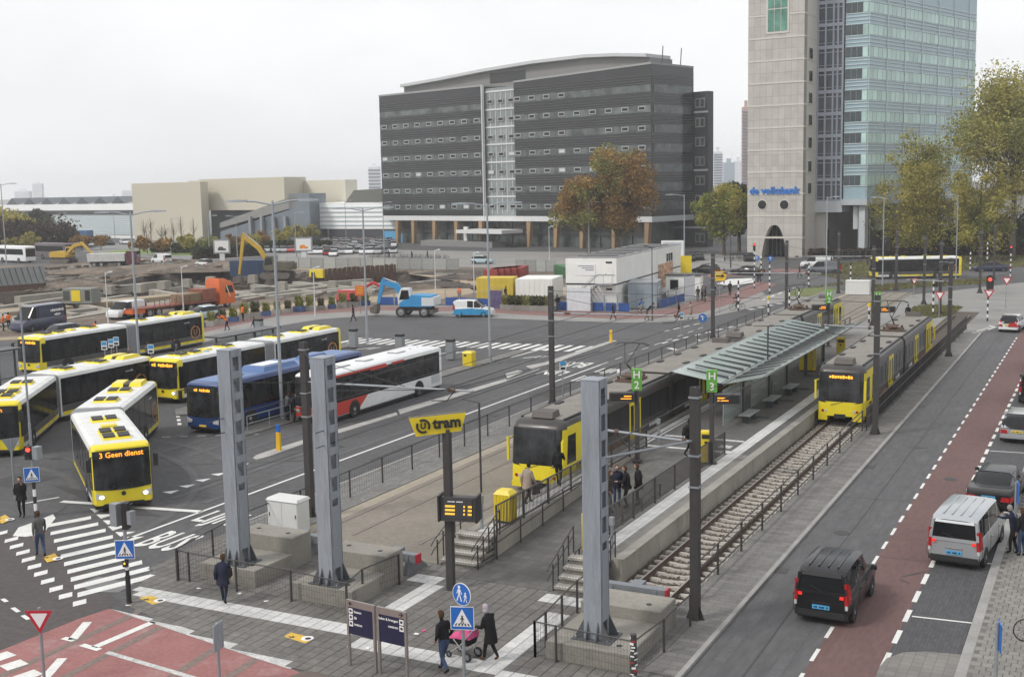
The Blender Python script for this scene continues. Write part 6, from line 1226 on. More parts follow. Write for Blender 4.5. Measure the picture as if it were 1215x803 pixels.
p = G(176,378); car('delivery_van','white van behind the flatbed trailer',(p.x-3.5,p.y+2.5,.01),HS+R(6),cwhite,VAN,.95,.82,(.85,4.0),.33,lamps='tall',panel=((.3,2.6),),cat='van')
p = G(200,313); car('delivery_van','white and green van on the road behind the pit',(p.x,p.y,0),R(165),cwhite,VAN,.95,.82,(.85,4.0),.33,lamps='tall',panel=((.3,2.6),),cat='van')
p = G(250,317); car('hatchback_car','white car behind the blue site container',(p.x,p.y,0),R(165),cwhite,HATCH,.88,.68,(.7,3.2),.31)
p = G(560,313); car('hatchback_car','pale car behind the grey panel fence before the dark office block',(p.x,p.y,0),R(10),clsky,HATCH,.88,.68,(.7,3.2),.31)
protos = []
for k,(pt,stt) in enumerate(((cwhite,HATCH),(csilver,WAGON),(cgrey,SEDAN),(cwhite,WAGON),(cblack,HATCH),(csilver,HATCH),(cred,HATCH))):
 protos.append((car('parked_car','car in the packed car park beside the dark office block',(0,0,0),0,pt,stt,.9,.66,(.8,3.4),.32,'cars in the far car park',detail=False),False))
used = [False]*len(protos); rc = random.Random(9)
def park(p,rz,lab=None,grp=None,k=None):
 k = rc.choice((0,0,1,1,2,3,3,4,5,5,6)) if k is None else k; cn = ('white hatchback','silver estate','grey saloon','white estate','black hatchback','silver hatchback','red hatchback')[k]; lab = (lab or 'car in the packed car park beside the dark office block').replace('dark car','car',1).replace('car',cn,1); grp = (grp or 'cars in the far car park')+', '+cn+'s'
 if not used[k]:
  used[k] = True; o = protos[k][0]; o.location = p; o.rotation_euler = (0,0,rz)
  if lab: o['label'] = lab; o['group'] = grp
 else: copy_tree(protos[k][0],p,rz,lab or 'car in the packed car park beside the dark office block',grp or 'cars in the far car park')
for (y,x0,x1,step) in ((303.5,388,408,10),(300.8,372,470,8.6),(298.5,352,466,8.4),(296.3,352,466,8.2),(294.3,357,468,8),(292.3,375,468,7.6),(290.5,383,468,7.4),(288.8,383,466,7.2)):
 x = x0
 while x < x1: p = G(x+rc.uniform(-1,1),y); park((p.x,p.y,0),R(-60)+rc.uniform(-.03,.03)+(math.pi if rc.random() < .4 else 0)); x += step
for (y,x0,x1) in ((296.2,316,352),(299,308,350)):
 x = x0
 while x < x1: p = G(x,y); park((p.x,p.y,0),R(-50)+rc.uniform(-.1,.1),'car parked along the hedge left of the office block','cars along the far hedge'); x += 9
for x,y in ((72,294),(82,293.5),(92,293),(104,292.4),(116,291),(60,295),(128,290.5),(145,289.5)): p = G(x,y); park((p.x,p.y,0),R(-30),'car parked before the white halls behind the coach','cars before the white halls')
for x,y in ((806,311),(818,309),(829,307.5),(888,309)): p = G(x,y); park((p.x,p.y,0),R(-70),'dark car under the trees between office block and bank tower','cars between the office blocks',4)
# ================================================================ HEAVY VEHICLES
excy = pm('excavator_yellow',(.5,.32,.03),.5,var=.1); excb = pm('excavator_blue',(.03,.25,.52),.45,var=.07); excw = pm('excavator_white',(.62,.64,.65),.5,var=.06); mud = pm('muddy_steel',(.13,.11,.095),.8,var=.3,scale=3)
def excavator(lab,p,rz,colm,housem,wheeled,joints,s=1.0,cabw=None):
 t = thing('excavator',lab,'excavator',p,rz); t.scale = (s,s,s)
 if wheeled:
  m = MB(); m.bx(-1.6,1.6,-.5,.5,.6,1.0); m.bx(-2.1,-1.5,-1.1,1.1,.35,.75); m.build('chassis',mud,t)
  for x in (-1.2,1.3):
   for sd in (1,-1): wheel(t,x,sd*1.0,.55,.42,sd)
 else:
  for sd in (1,-1):
   m = MB(); prof = [(-2.0,.25),(-1.7,0),(1.7,0),(2.0,.25),(2.05,.55),(1.8,.85),(-1.8,.85),(-2.05,.55)]; m.slab([(x,sd*1.2-.3,z) for x,z in prof],(0,.6,0)); tr_ = m.build('track',mud,t)
   for i in range(12): m = MB(); x = -1.75+i*.32; m.bx(x-.05,x+.05,sd*1.2-.33,sd*1.2+.33,.851,.9); m.build('track_plate',black,tr_)
  m = MB(); m.bx(-.9,.9,-.9,.9,.5,1.1); m.build('undercarriage',mud,t)
 m = MB(); m.loft([[(-2.0,-1.25,1.1),(1.4,-1.25,1.1),(1.4,1.25,1.1),(-2.0,1.25,1.1)],[(-2.1,-1.25,1.5),(1.4,-1.25,1.5),(1.4,1.25,1.5),(-2.1,1.25,1.5)],[(-2.0,-1.2,2.2),(.1,-1.2,2.3),(.1,1.2,2.3),(-2.0,1.2,2.2)]]); m.build('house',housem,t,25)
 m = MB(); m.bx(-2.3,-1.6,-1.2,1.2,1.15,2.0); m.build('counterweight',colm if wheeled else housem,t)
 m = MB(); m.loft([[(.2,.25,1.3),(1.55,.25,1.3),(1.55,1.2,1.3),(.2,1.2,1.3)],[(.15,.25,2.2),(1.6,.25,2.2),(1.6,1.2,2.2),(.15,1.2,2.2)],[(.3,.3,3.0),(1.2,.3,3.0),(1.2,1.15,3.0),(.3,1.15,3.0)]]); cb = m.build('cab',cabw or housem,t,25)
 for sd,y in ((1,1.21),(-1,.24)): m = MB(); m.slab([(.32,y,1.9),(1.42,y,1.8),(1.15,y-.03*sd,2.8),(.42,y-.03*sd,2.8)],(0,sd*.02,0)); m.build('cab_window',glassd,cb)
 m = MB(); m.slab([(1.59,.33,1.6),(1.61,1.12,1.6),(1.25,1.08,2.9),(1.25,.37,2.9)],(.03,0,0)); m.build('windscreen',glassd,cb)
 a,b,c,d = [V((j[0],-.2,j[1])) for j in joints]
 def beam(name,pts,w,hs,mat):
  m = MB(); rings = []
  for i,q in enumerate(pts):
   dr = (pts[min(i+1,len(pts)-1)]-pts[max(i-1,0)]).normalized(); up = V((-dr.z,0,dr.x)); h = hs[i]
   rings.append([tuple(q+up*h+V((0,-w,0))),tuple(q+up*h+V((0,w,0))),tuple(q-up*h+V((0,w,0))),tuple(q-up*h+V((0,-w,0)))])
  m.loft(rings); return m.build(name,mat,t)
 kn = V(((a.x+b.x)/2,-.2,(a.z+b.z)/2))+V((b.z-a.z,0,a.x-b.x)).normalized()*(-.5 if b.x > a.x else .5)
 beam('boom',[a,kn,b],.2,[.22,.32,.2],colm); beam('stick',[b+(b-c).normalized()*.5,b,c],.16,[.1,.24,.13],colm)
 m = MB(); m.tube([a+V((.2,0,-.5)),kn+V((0,0,-.1))],.08); m.build('boom_cylinder',chrome,t); m = MB(); m.tube([kn+V((0,0,.35)),b+(b-c).normalized()*.45],.07); m.build('stick_cylinder',chrome,t)
 u = (d-c).normalized(); v = V((-u.z,0,u.x)); m = MB()
 pr = [c,c+v*.3+u*.2,c+v*.75+u*.55,c+v*.65+u*1.0,c+u*1.1,c-v*.1+u*.6]; m.slab([tuple(q+V((0,-.55,0))) for q in pr],(0,1.1,0)); m.build('bucket',mud,t)
 return t
p = G(494,375); excavator('blue and white wheeled excavator parked at the kerb',p,R(194),excb,excb,True,((1.2,1.9),(3.6,3.5),(4.2,1.3),(4.3,.4)),1.05,excw)
t = [o for o in col.objects if o.name.startswith('excavator')][0]; m = MB(); m.bx(-2.31,-1.0,-1.27,1.27,1.2,2.05); m.build('rear_cover',excw,t)
p = G(330,330); excavator('large yellow tracked excavator with raised boom in the pit',(p.x,p.y,.0),R(200),excy,pm('exc_dark',(.1,.09,.06),.6,var=.2),False,((1.2,1.9),(4.6,5.6),(5.4,.6),(4.9,-.4)),1.2)
p = G(76,312); excavator('yellow tracked excavator loading the white tipper lorry',(p.x,p.y,0),R(8),excy,excy,False,((1.2,1.9),(4.6,3.6),(6.8,1.7),(6.6,.8)),1.1)
orng = pm('truck_orange',(.6,.13,.03),.4,var=.07); rustr = pm('trailer_red',(.22,.07,.045),.6,var=.2)
p = G(149,379); q = G(271,363); rz = math.atan2(q.y-p.y,q.x-p.x); Lk = (q-p).length
t = thing('flatbed_truck','orange truck with a long red flatbed trailer carrying planks','truck',(p.x,p.y,.0),rz)
m = MB(); m.loft([[(Lk-2.5,-1.2,.5),(Lk,-1.2,.5),(Lk,1.2,.5),(Lk-2.5,1.2,.5)],[(Lk-2.5,-1.22,1.8),(Lk+.02,-1.22,1.8),(Lk+.02,1.22,1.8),(Lk-2.5,1.22,1.8)],[(Lk-2.45,-1.18,3.0),(Lk-.25,-1.18,2.9),(Lk-.25,1.18,2.9),(Lk-2.45,1.18,3.0)],[(Lk-2.3,-1.0,3.6),(Lk-1.2,-1.0,3.45),(Lk-1.2,1.0,3.45),(Lk-2.3,1.0,3.6)]]); m.build('cab',orng,t,25)
m = MB(); m.slab([(Lk+.03,-1.1,1.75),(Lk+.03,1.1,1.75),(Lk-.2,1.05,2.75),(Lk-.2,-1.05,2.75)],(.02,0,0)); m.build('windscreen',glassd,t)
for s in (1,-1): m = MB(); m.slab([(Lk-1.5,s*1.22,1.8),(Lk-.25,s*1.22,1.8),(Lk-.4,s*1.19,2.65),(Lk-1.5,s*1.19,2.65)],(0,s*.02,0)); m.build('cab_window',glassd,t)
for s in (1,-1): m = MB(); m.slab([(Lk-.9,s*1.225,1.3),(Lk-.75,s*1.225,1.3),(Lk-1.3,s*1.2,2.7),(Lk-1.45,s*1.2,2.7)],(0,s*.025,0)); m.build('stripe',pm('stripe_cream',(.65,.6,.4),.5,var=0),t)
m = MB(); m.bx(.2,Lk-2.8,-1.2,1.2,.95,1.15); m.build('trailer_deck',rustr,t); m = MB(); m.bx(0,1.8,-1.2,1.2,.6,1.05); m.build('tail_ramp',orng,t); m = MB(); m.bx(.5,Lk-2.2,-.45,.45,.65,.95); m.build('chassis',black,t); m = MB(); m.bx(Lk-5.2,Lk-3.0,-1.15,1.15,1.2,2.5); m.build('headboard',rustr,t)
for x in (1.2,2.5,3.8,8.6,9.9,Lk-1.2):
 for s in (1,-1): wheel(t,x,s*1.02,.5,.35,s)
for i in range(8): m = MB(); m.bx(3.2+i*.75,3.26+i*.75,-1.18,-1.12,1.15,1.9); m.build('stake',rustr,t)
plank = pm('timber',(.22,.16,.1),.85,var=.2,rnd=.15)
for k,(xx,yy) in enumerate(((9.0,.5),(9.0,-.5))):
 P_ = MX.Translation((p.x,p.y,0)) @ MX.Rotation(rz,4,'Z'); w = P_ @ V((xx,yy,1.16)); t2 = thing('timber_stack','stack of brown timber planks on the orange truck trailer','timber',w,rz,'timber stacks on the trailer')
 for i in range(4): m = MB(); m.bx(-1.5,1.5,-.45,.45,i*.25,i*.25+.22); m.build('plank',plank,t2)
p = G(107,317); q = G(160,316); rz = math.atan2(q.y-p.y,q.x-p.x); t = thing('tipper_lorry','white sided tipper lorry with dark red cab behind the pit','lorry',(p.x,p.y,0),rz)
m = MB(); m.loft([[(0,-1.2,1.1),(7.2,-1.2,1.1),(7.2,1.2,1.1),(0,1.2,1.1)],[(-.1,-1.25,2.6),(7.2,-1.25,2.6),(7.2,1.25,2.6),(-.1,1.25,2.6)]]); m.build('tipper_body',pm('lorry_white',(.55,.55,.54),.6,var=.15),t); m = MB(); m.bx(7.5,9.5,-1.2,1.2,.6,3.0); m.build('cab',pm('lorry_red',(.1,.02,.03),.4,var=.05),t); m = MB(); m.bx(9.501,9.53,-1.1,1.1,1.7,2.8); m.build('windscreen',glassd,t); m = MB(); m.bx(.2,9,-.5,.5,.6,1.08); m.build('chassis',black,t)
for x in (1.2,2.6,6.0,8.6):
 for s in (1,-1): wheel(t,x,s*1.0,.5,.35,s)
def coach(lab,p,rz,bodym,L_=12.5):
 t = thing('coach',lab,'coach',p,rz); st = [ring(0,1.1,.5,3.3,.2),ring(-.3,1.27,.4,3.5,.22),ring(-L_+.2,1.27,.4,3.5,.22),ring(-L_,1.15,.5,3.3,.2)]; m = MB(); m.loft(st); m.build('body',bodym,t,35)
 for s in (1,-1): m = MB(); m.slab([(-.6,s*1.27,1.7),(-L_+.5,s*1.27,1.7),(-L_+.5,s*1.27,2.9),(-.8,s*1.27,2.9)],(0,s*.012,0)); m.build('side_glazing',glassd,t)
 m = MB(); m.slab([(.01,-1.05,1.3),(.01,1.05,1.3),(-.02,1.05,3.0),(-.02,-1.05,3.0)],(.03,0,0)); m.build('windscreen',glassd,t); wheels_at(t,MX.Identity(4),1.27,(-2.6,-L_+3.2))
p = G(37,312); coach('white coach parked at the far left behind the site',p,R(-12),busw); p = G(84,308); coach('dark coach with white roof behind the yellow excavator',p,R(-12),pm('coach_dark',(.1,.08,.09),.4,var=.08))
# ================================================================ SITE CABINS, CONTAINERS, FENCES
cabw = pm('cabin_white',(.76,.76,.73),.6,var=.07,fine=.05,scale=.5); cabg = pm('cabin_grey_blue',(.25,.3,.34),.55,var=.08)
a = V((-48.9,120.8,0)); dirx = R(180+5)
t = thing('site_cabins','two storey white prefab site office with outside stair','site office',a,dirx)   # local x runs to the photo's left, local -y away
Wd,Dp,Hc = 5.9,29,5.9
for fl in range(2):
 for i in range(12):
  m = MB(); y0 = -i*2.42; m.loft([[(0,y0,fl*2.95+.08),(Wd,y0,fl*2.95+.08),(Wd,y0-2.4,fl*2.95+.08),(0,y0-2.4,fl*2.95+.08)],[(0,y0,fl*2.95+2.85),(Wd,y0,fl*2.95+2.85),(Wd,y0-2.4,fl*2.95+2.85),(0,y0-2.4,fl*2.95+2.85)]]); m.build('cabin_module',cabw,t)
m = MB(); m.bx(.04,Wd-.04,-Dp+.1,-.04,2.84,3.04); m.build('joint_band',black,t); m = MB(); m.bx(.03,Wd-.03,-Dp+.1,-.03,5.8,5.86); m.build('roof_sheet',pm('cabin_roof',(.2,.2,.2),.8,var=.2),t)
for i in range(8): m = MB(); m.bx(.8,Wd-.6,-3.4-i*3.2,-2.4-i*3.2,5.86,5.93); m.build('roof_panel',steel_d,t)
for z in (.1,3.05): m = MB(); m.bx(.4,1.3,.001,.03,z,z+2.1); d = m.build('door',cabw,t); m = MB(); m.bx(.5,1.2,.031,.04,z+2.2,z+2.4); m.build('vent',black,d); m = MB(); m.bx(1.18,1.24,.031,.05,z+1.0,z+1.1); m.build('handle',black,d)
m = MB(); m.bx(2.4,4.7,.001,.04,3.9,5.2); bd = m.build('notice_board',signwhite,t); m = MB()
for i in range(3): m.bx(2.6,4.4-.4*i,.041,.045,4.9-i*.22,4.97-i*.22)
m.build('notice_lines',cnavy,bd)
m = MB(); m.bx(-.03,-.001,-24.5,-21.5,4.0,5.0); w_ = m.build('window',glassd,t)
for yy in (-23.5,-22.5): m = MB(); m.bx(-.045,-.031,yy-.05,yy+.05,4.0,5.0); m.build('mullion',cabw,w_)
pic = pm('banner_picture',(.5,.3,.2),.6,var=.8,scale=2.2,det=2); m = MB(); m.bx(-.07,-.03,-24.5,-17.5,.9,3.9); m.build('picture_banner',pic,t); m = MB(); m.bx(-.08,-.04,-24.6,-17.4,.3,.85); m.build('banner_border',signwhite,t)
m = MB(); m.bx(.2,2.2,.05,1.0,2.95,3.02); m.build('stair_landing',pole_grey,t)
for k in range(10): m = MB(); m.bx(2.25+k*.32,2.55+k*.32,.05,1.0,2.7-k*.28,2.74-k*.28); m.build('stair_tread',pole_grey,t)
for yy in (.05,1.0): m = MB(); m.tube([(.2,yy,4.0),(2.2,yy,4.0),(5.4,yy,1.1)],.025); m.tube([(2.2,yy,2.95),(5.4,yy,.05)],.05); m.build('stair_rail',pole_grey,t)
for xx in (.2,1.2,2.2): m = MB(); m.cyl((xx,1.0,3.0),(xx,1.0,4.0),.025,n=6); m.build('stair_post',pole_grey,t)
p = G(745,367); t = thing('site_cabin','grey blue site cabin with white window in front of the site office','cabin',(p.x,p.y,0),R(14)); m = MB(); m.bx(0,3.2,0,5.2,.1,2.9); m.build('body',cabg,t); m = MB(); m.bx(-.05,3.25,-.05,5.25,2.9,3.0); m.build('roof',pole_grey,t); m = MB(); m.bx(.9,1.8,-.03,-.001,.15,2.2); m.build('door',pm('cabin_door',(.2,.25,.29),.5,var=.05),t); m = MB(); m.bx(3.201,3.24,1.6,3.2,1.2,2.3); w_ = m.build('window',signwhite,t)
for yy in (1.75,2.5): m = MB(); m.bx(3.241,3.25,yy,yy+.6,1.3,2.2); m.build('pane',glassd,w_)
p = G(823,352); t = thing('guard_cabin','small pale guard cabin beside the yellow site board','cabin',(p.x-3.2,p.y-1,0),R(10)); m = MB(); m.bx(0,4.2,0,2.4,.05,2.6); m.build('body',cabw,t); m = MB(); m.bx(-.15,4.35,-.15,2.55,2.6,2.75); m.build('roof',steel_d,t); m = MB(); m.bx(.5,1.5,-.02,-.001,.9,2.1); m.build('window',glassd,t)
p = G(814,346); t = thing('site_board','yellow site notice board above blue barriers','board',(p.x,p.y,0),R(15)); m = MB(); m.bx(-.7,.7,-.03,.03,2.2,4.6); m.build('board',yellow2,t); m = MB(); m.bx(-.05,.05,.03,.1,0,4.5); m.build('post',pole_grey,t)
bar_blue = pm('barrier_blue',(.015,.07,.27),.5,var=.08)
def barrier(lab,x0,y0,x1,y1,n,h=1.9,ph=1.0,mat=bar_blue,grp='blue panelled site barriers'):
 for i in range(n):
  a = G(x0+(x1-x0)*i/n,y0+(y1-y0)*i/n); b = G(x0+(x1-x0)*(i+1)/n,y0+(y1-y0)*(i+1)/n); d = b-a; L_ = d.length; t = thing('site_barrier',lab,'barrier',a,math.atan2(d.y,d.x),grp)
  for x in (.04,L_-.04): m = MB(); m.cyl((x,0,0),(x,0,h),.035,n=6); m.build('post',pole_grey,t)
  m = MB(); m.bx(.12,L_-.12,-.03,.03,.08,ph); m.build('panel',mat,t)
  m = MB(); m.tube([(.04,0,h-.05),(L_-.04,0,h-.05)],.022); m.build('rail',pole_grey,t)
  mm = MB()
  for k in range(9): mm.cyl((L_*(k+.5)/9,0,ph),(L_*(k+.5)/9,0,h-.05),.008,n=3,cap=False)
  tag(mm.build('wire_mesh',pole_grey,t),kind='stuff')
barrier('blue site barrier behind the blue excavator',450,362,486,362.5,2); barrier('blue site barrier behind the white and blue van',528,362.5,580,364.5,3)
barrier('blue site barrier below the cabin stair',702,369.5,748,370.5,3); barrier('blue site barrier along the grey cabin',783,366.5,812,358,3); barrier('blue site barrier beside the white site van',660,368,675,369,1)
ban = pm('banner_white_blue',(.6,.62,.66),.6,var=.1); barrier('white banner barrier with blue and red waves before the site office',672,369.5,702,370,1,3.0,2.6,ban,'banner barriers'); barrier('purple event banner hung on the site fence',580,366,597,366.5,1,2.4,2.1,pm('banner_purple',(.09,.07,.16),.6,var=.4,scale=2),'banner barriers'); barrier('white and blue banner beside the guard cabin',812,358,824,354.5,1,3.2,2.8,ban,'banner barriers')
barrier('grey solid panel barrier before the dark office block',340,318,545,320.5,14,2.0,1.9,pm('barrier_grey',(.3,.31,.3),.7,var=.12,rnd=.2),'grey panel barriers behind the pit'); barrier('grey solid panel barrier beside the green skips',612,322,660,323,4,2.0,1.9,MAT['barrier_grey'],'grey panel barriers behind the pit')
for i in range(9):
 a = G(-10+i*7.2,347.5-i*.55); b = G(-10+(i+1)*7.2,347.5-(i+1)*.55); d = b-a; t = thing('panel_fence','grey slanted sheet panel of the tall fence at the left of the pit','fence',a,math.atan2(d.y,d.x),'tall grey sheet panels left of the pit'); L_ = d.length
 m = MB(); m.bx(.03,L_-.03,-.05,.05,.9,3.5); m.build('sheet',pm('sheet_grey',(.26,.28,.28),.6,var=.12,rnd=.12),t); m = MB(); m.tube([(.05,-.08,3.4),(L_-.2,-.08,1.0)],.05); m.build('brace',steel_d,t); m = MB(); m.bx(0,L_,-.1,.1,0,.9); m.build('sheet_pile',pm('rust_sheet',(.1,.055,.04),.8,var=.3,scale=2),t)
def box_container(lab,px_,py_,L_,W_,H_,mat,rz,name='container',grp=None,ribs=True,roofm=None,z=0.0):
 p = G(px_,py_); t = thing(name,lab,'container',(p.x,p.y,z),rz,grp); m = MB(); m.bx(0,L_,0,W_,.1,H_); m.build('body',mat,t); m = MB(); m.bx(.02,L_-.02,.02,W_-.02,H_+.001,H_+.04); m.build('roof',roofm or mat,t)
 if ribs:
  n = int(L_/.6); rb = MB(); rb.bx(-.06,.06,-.03,-.001,.2,H_-.1); rme = rb.mesh('rib',mat)
  for i in range(n): link('rib',rme,t,(L_*(i+.5)/n,0,0))
  rb = MB(); rb.bx(L_+.001,L_+.03,-.06,.06,.2,H_-.1); rme = rb.mesh('rib',mat)
  for i in range(int(W_/.6)): link('rib',rme,t,(0,W_*(i+.5)/int(W_/.6),0))
 return t
box_container('yellow storage container behind the purple banner',565.5,356,4.6,3,2.7,pm('container_yellow',(.6,.45,.05),.6,var=.1),R(14)); box_container('white storage container behind the planters',612,356.5,4.6,6,2.6,cabw,R(12)); box_container('blue site container at the edge of the pit',273,328.5,6.0,2.5,2.6,pm('container_blue',(.02,.045,.11),.6,var=.1),R(20))
box_container('far blue site cabin before the white halls',68,285,10,4,2.8,pm('cabin_blue',(.06,.15,.3),.6,var=.1),R(18),ribs=False)
for i in range(5):
 t = box_container('red rusty skip in the row on the sand',574+i*7.6,332.5-i*.7,2.0,5.5,1.5,pm('skip_red',(.28,.04,.03),.65,var=.15),R(16),'skip','red skips on the sand',ribs=False)
for i in range(6): box_container('green skip in the row beside the site office',657+i*4.3,327+i*1.3,2.6,2.2,1.6,pm('skip_green',(.07,.17,.08),.65,var=.25),R(16),'skip','green skips beside the site office',ribs=False)
p = G(648,352); car('delivery_van','white van between the white container and the site office',(p.x,p.y,0),R(-75),cwhite,VAN,.95,.82,(.85,4.0),.33,lamps='tall',panel=((.3,2.4),),cat='van')
p = G(75,361); t = thing('generator','grey and yellow generator unit on the pit deck','generator',(p.x,p.y,0),R(12)); m = MB(); m.bx(0,4.2,0,2,.1,2.0); m.build('body',pm('gen_grey',(.2,.21,.19),.6,var=.12),t); m = MB(); m.bx(1.3,2.6,-.05,-.001,.4,1.8); m.build('door',yellow2,t); m = MB(); m.bx(3.3,4.0,-.04,-.001,.5,1.8); m.build('grille',black,t); m = MB(); m.bx(.1,1.0,-.04,-.001,.5,1.7); m.build('panel',steel_d,t)
p = G(383,330); t = thing('compressor','yellow machine box beside the excavator tracks','machine',(p.x-1.0,p.y,0),R(10)); t.scale = (.5,.5,.6); m = MB(); m.tbox((0,0,1.2),(5,2.4,2.2),.25); m.build('body',yellow2,t); m = MB(); m.bx(-2.2,2.2,-1.1,1.1,0,.15); m.build('skid',black,t); m = MB(); m.bx(-1.6,-.4,-1.23,-1.1,.5,1.6); m.build('grille',black,t)
beamm = pm('beam_concrete',(.3,.28,.24),.85,var=.15,scale=.5,rnd=.12,fine=.08)
def beam3(a,b,w,z0,z1,name='foundation_beam',mat=beamm):
 a,b = V(a),V(b); d = b-a; t = MB(); t.bx(0,d.length,-w/2,w/2,z0,z1); return t.build(name,mat,None,0,loc=(a.x,a.y,0),rz=math.atan2(d.y,d.x))
bl = 'pale concrete foundation beam lying across the excavated pit'
for (xa,ya,xb,yb) in ((-20,374,150,350),(60,381,270,346),(150,367,330,341),(200,362,400,338),(290,354,470,335),(-20,366,120,347),(-20,388,60,378),(300,341,440,331),(360,349,520,332),(-20,380,120,364),(20,352,200,333),(240,351,380,336),(100,372,230,352)):
 o = beam3(G(xa,ya),G(xb,yb),1.2,-1.1,.04); tag(o,bl,'beam','long pit beams')
for (xa,ya,xb,yb) in ((20,360,90,372),(110,352,175,364),(180,343,250,355),(230,338,320,351),(300,337,390,347),(350,334,450,343),(0,372,30,384),(95,360,140,369),(270,345,300,351),(420,334,500,340)):
 o = beam3(G(xa,ya),G(xb,yb),.9,-1.2,-.01); tag(o,'short concrete cross beam between the long pit beams','beam','cross beams in the pit')
for (px_,py_) in ((130,347),(165,345),(193,341),(222,338.5),(250,335.5),(300,333.5),(335,342),(395,341)):
 p = G(px_,py_); m = MB(); m.tbox((0,0,.55),(1.3,1.2,1.2),.06); tag(m.build('pile_cap',beamm,None,0,loc=(p.x,p.y,-.2),rz=R(15)),'square concrete pile cap standing proud of the pit','concrete block','pile caps in the pit')
p,q = G(386,331),G(470,325); d = q-p; t = thing('sheet_pile_wall','rusty sheet pile wall at the back of the pit','sheet pile wall',p,math.atan2(d.y,d.x)); n = 30; rz_ = MAT['rust_sheet']
for i in range(n): m = MB(); x = d.length*i/n; m.bx(x,x+d.length/n*.8,-.15 if i % 2 else 0,.05 if i % 2 else .2,-2.4,1.6+random.uniform(-.1,.1)); m.build('sheet_pile',rz_,t)
o = beam3(G(-20,371),G(75,362),5.0,-.9,.02,'sand_deck',sand); tag(o,kind='structure')
o = beam3(G(100,359),G(250,345),3.2,-.9,-.02,'sand_deck',sand); tag(o,kind='structure')
rd = random.Random(31); mm = MB(); mm2 = MB(); reg = pxpoly([(-40,392),(150,370),(290,357),(440,348),(560,335),(640,330),(470,322),(330,322),(200,308),(60,318),(-40,346)]); xs = [q[0] for q in reg]; ys = [q[1] for q in reg]; k = 0
while k < 1500:
 q = (rd.uniform(min(xs),max(xs)),rd.uniform(min(ys),max(ys)))
 if not inside(q,reg): continue
 k += 1; z = rd.uniform(PITZ,-1.4) if inside(q,pit_rim) else 0; L_ = rd.choice((.4,.6,.8,1.5,3,4.5,6)); w = rd.uniform(.12,.5) if L_ > 1 else L_*.8; h = rd.uniform(.1,.45); (mm if rd.random() < .6 else mm2).box((q[0],q[1],z+h/2),(L_,w,h),rd.choice((.25,.3,1.8,1.85))+rd.uniform(-.25,.25))
tag(mm.build('site_debris',pm('debris_brown',(.13,.1,.075),.9,var=.3,scale=2,isl=.6,pos=True)),'planks, bars and rubble strewn over the construction site','rubble',kind='stuff'); tag(mm2.build('site_rubble',pm('debris_grey',(.26,.25,.225),.9,var=.2,scale=2,isl=.6,pos=True)),'pale concrete scraps and boards strewn over the site','rubble',kind='stuff')
def heap(lab,px_,py_,rx,ry,h,mat,seed):
 p = G(px_,py_); r_ = random.Random(seed); m = MB(); n,k = 18,6; rows = []
 for j in range(k+1):
  f = j/k; h_ = h*.6; rows.append([(rx*(1-f)*math.cos(6.28318*i/n)*(1+r_.uniform(-.15,.15)),ry*(1-f)*math.sin(6.28318*i/n)*(1+r_.uniform(-.15,.15)),h_*(1-(1-f)**1.6)*(1 if j == k else r_.uniform(.8,1.15)) if j else -.05) for i in range(n)])
 m.loft(rows,cap=False); o = m.build('spoil_heap',mat,None,60,loc=(p.x,p.y,0)); tag(o,lab,'soil heap','soil heaps on the site')
for i,(a,b,rx,ry,h,mt) in enumerate(((190,320,16,6,1.6,dirt),(120,325,14,6,1.8,dirt),(90,341,8,5,1.7,dirt),(240,316,12,5,1.2,dirt),(520,340,7,3,1.3,dirtdark),(560,331,8,2.5,1.2,dirtdark),(490,341,6,2.2,1.1,dirt),(548,326,9,2.5,1.3,dirtdark))):
 heap('brown heap of dug soil '+('behind the dark pit','before the tipper lorry','beside the tall grey sheet panels','left of the blue site container','dark and low beside the short lamp','dark, left of the red skips','pale and low behind the blue excavator','dark, before the grey barriers')[i],a,b,rx,ry,h,mt,i)
p = G(415,360); t = thing('red_machine','small red machine behind the orange notice sign','machine',(p.x,p.y,0),R(10)); m = MB(); m.tbox((0,0,1.1),(3,1.6,1.2),.2); m.build('body',cred,t); m = MB(); m.tube([(1.2,0,1.5),(3.2,0,2.6),(4.6,0,1.9)],.2); m.build('arm',cred,t); m = MB(); m.bx(-1.4,1.4,-.8,.8,0,.5); m.build('track',black,t)
p = G(428,372); t = thing('orange_sign','orange notice sign on a post among the planters','sign',p); m = MB(); m.cyl((0,0,0),(0,0,2.2),.05,n=6); m.build('post',pole_grey,t); X = facing(0,-.06,2.6,R(-58)); m = MB(X); m.bx(-.5,.5,-.55,.55,0,.04); pl = m.build('plate',pm('sign_orange',(.75,.13,.02),.5,var=.03),t); m = MB(X)
for i in range(3): m.bx(-.35,.35,.25-i*.25,.33-i*.25,.041,.045)
m.build('text_lines',yellow2,pl)
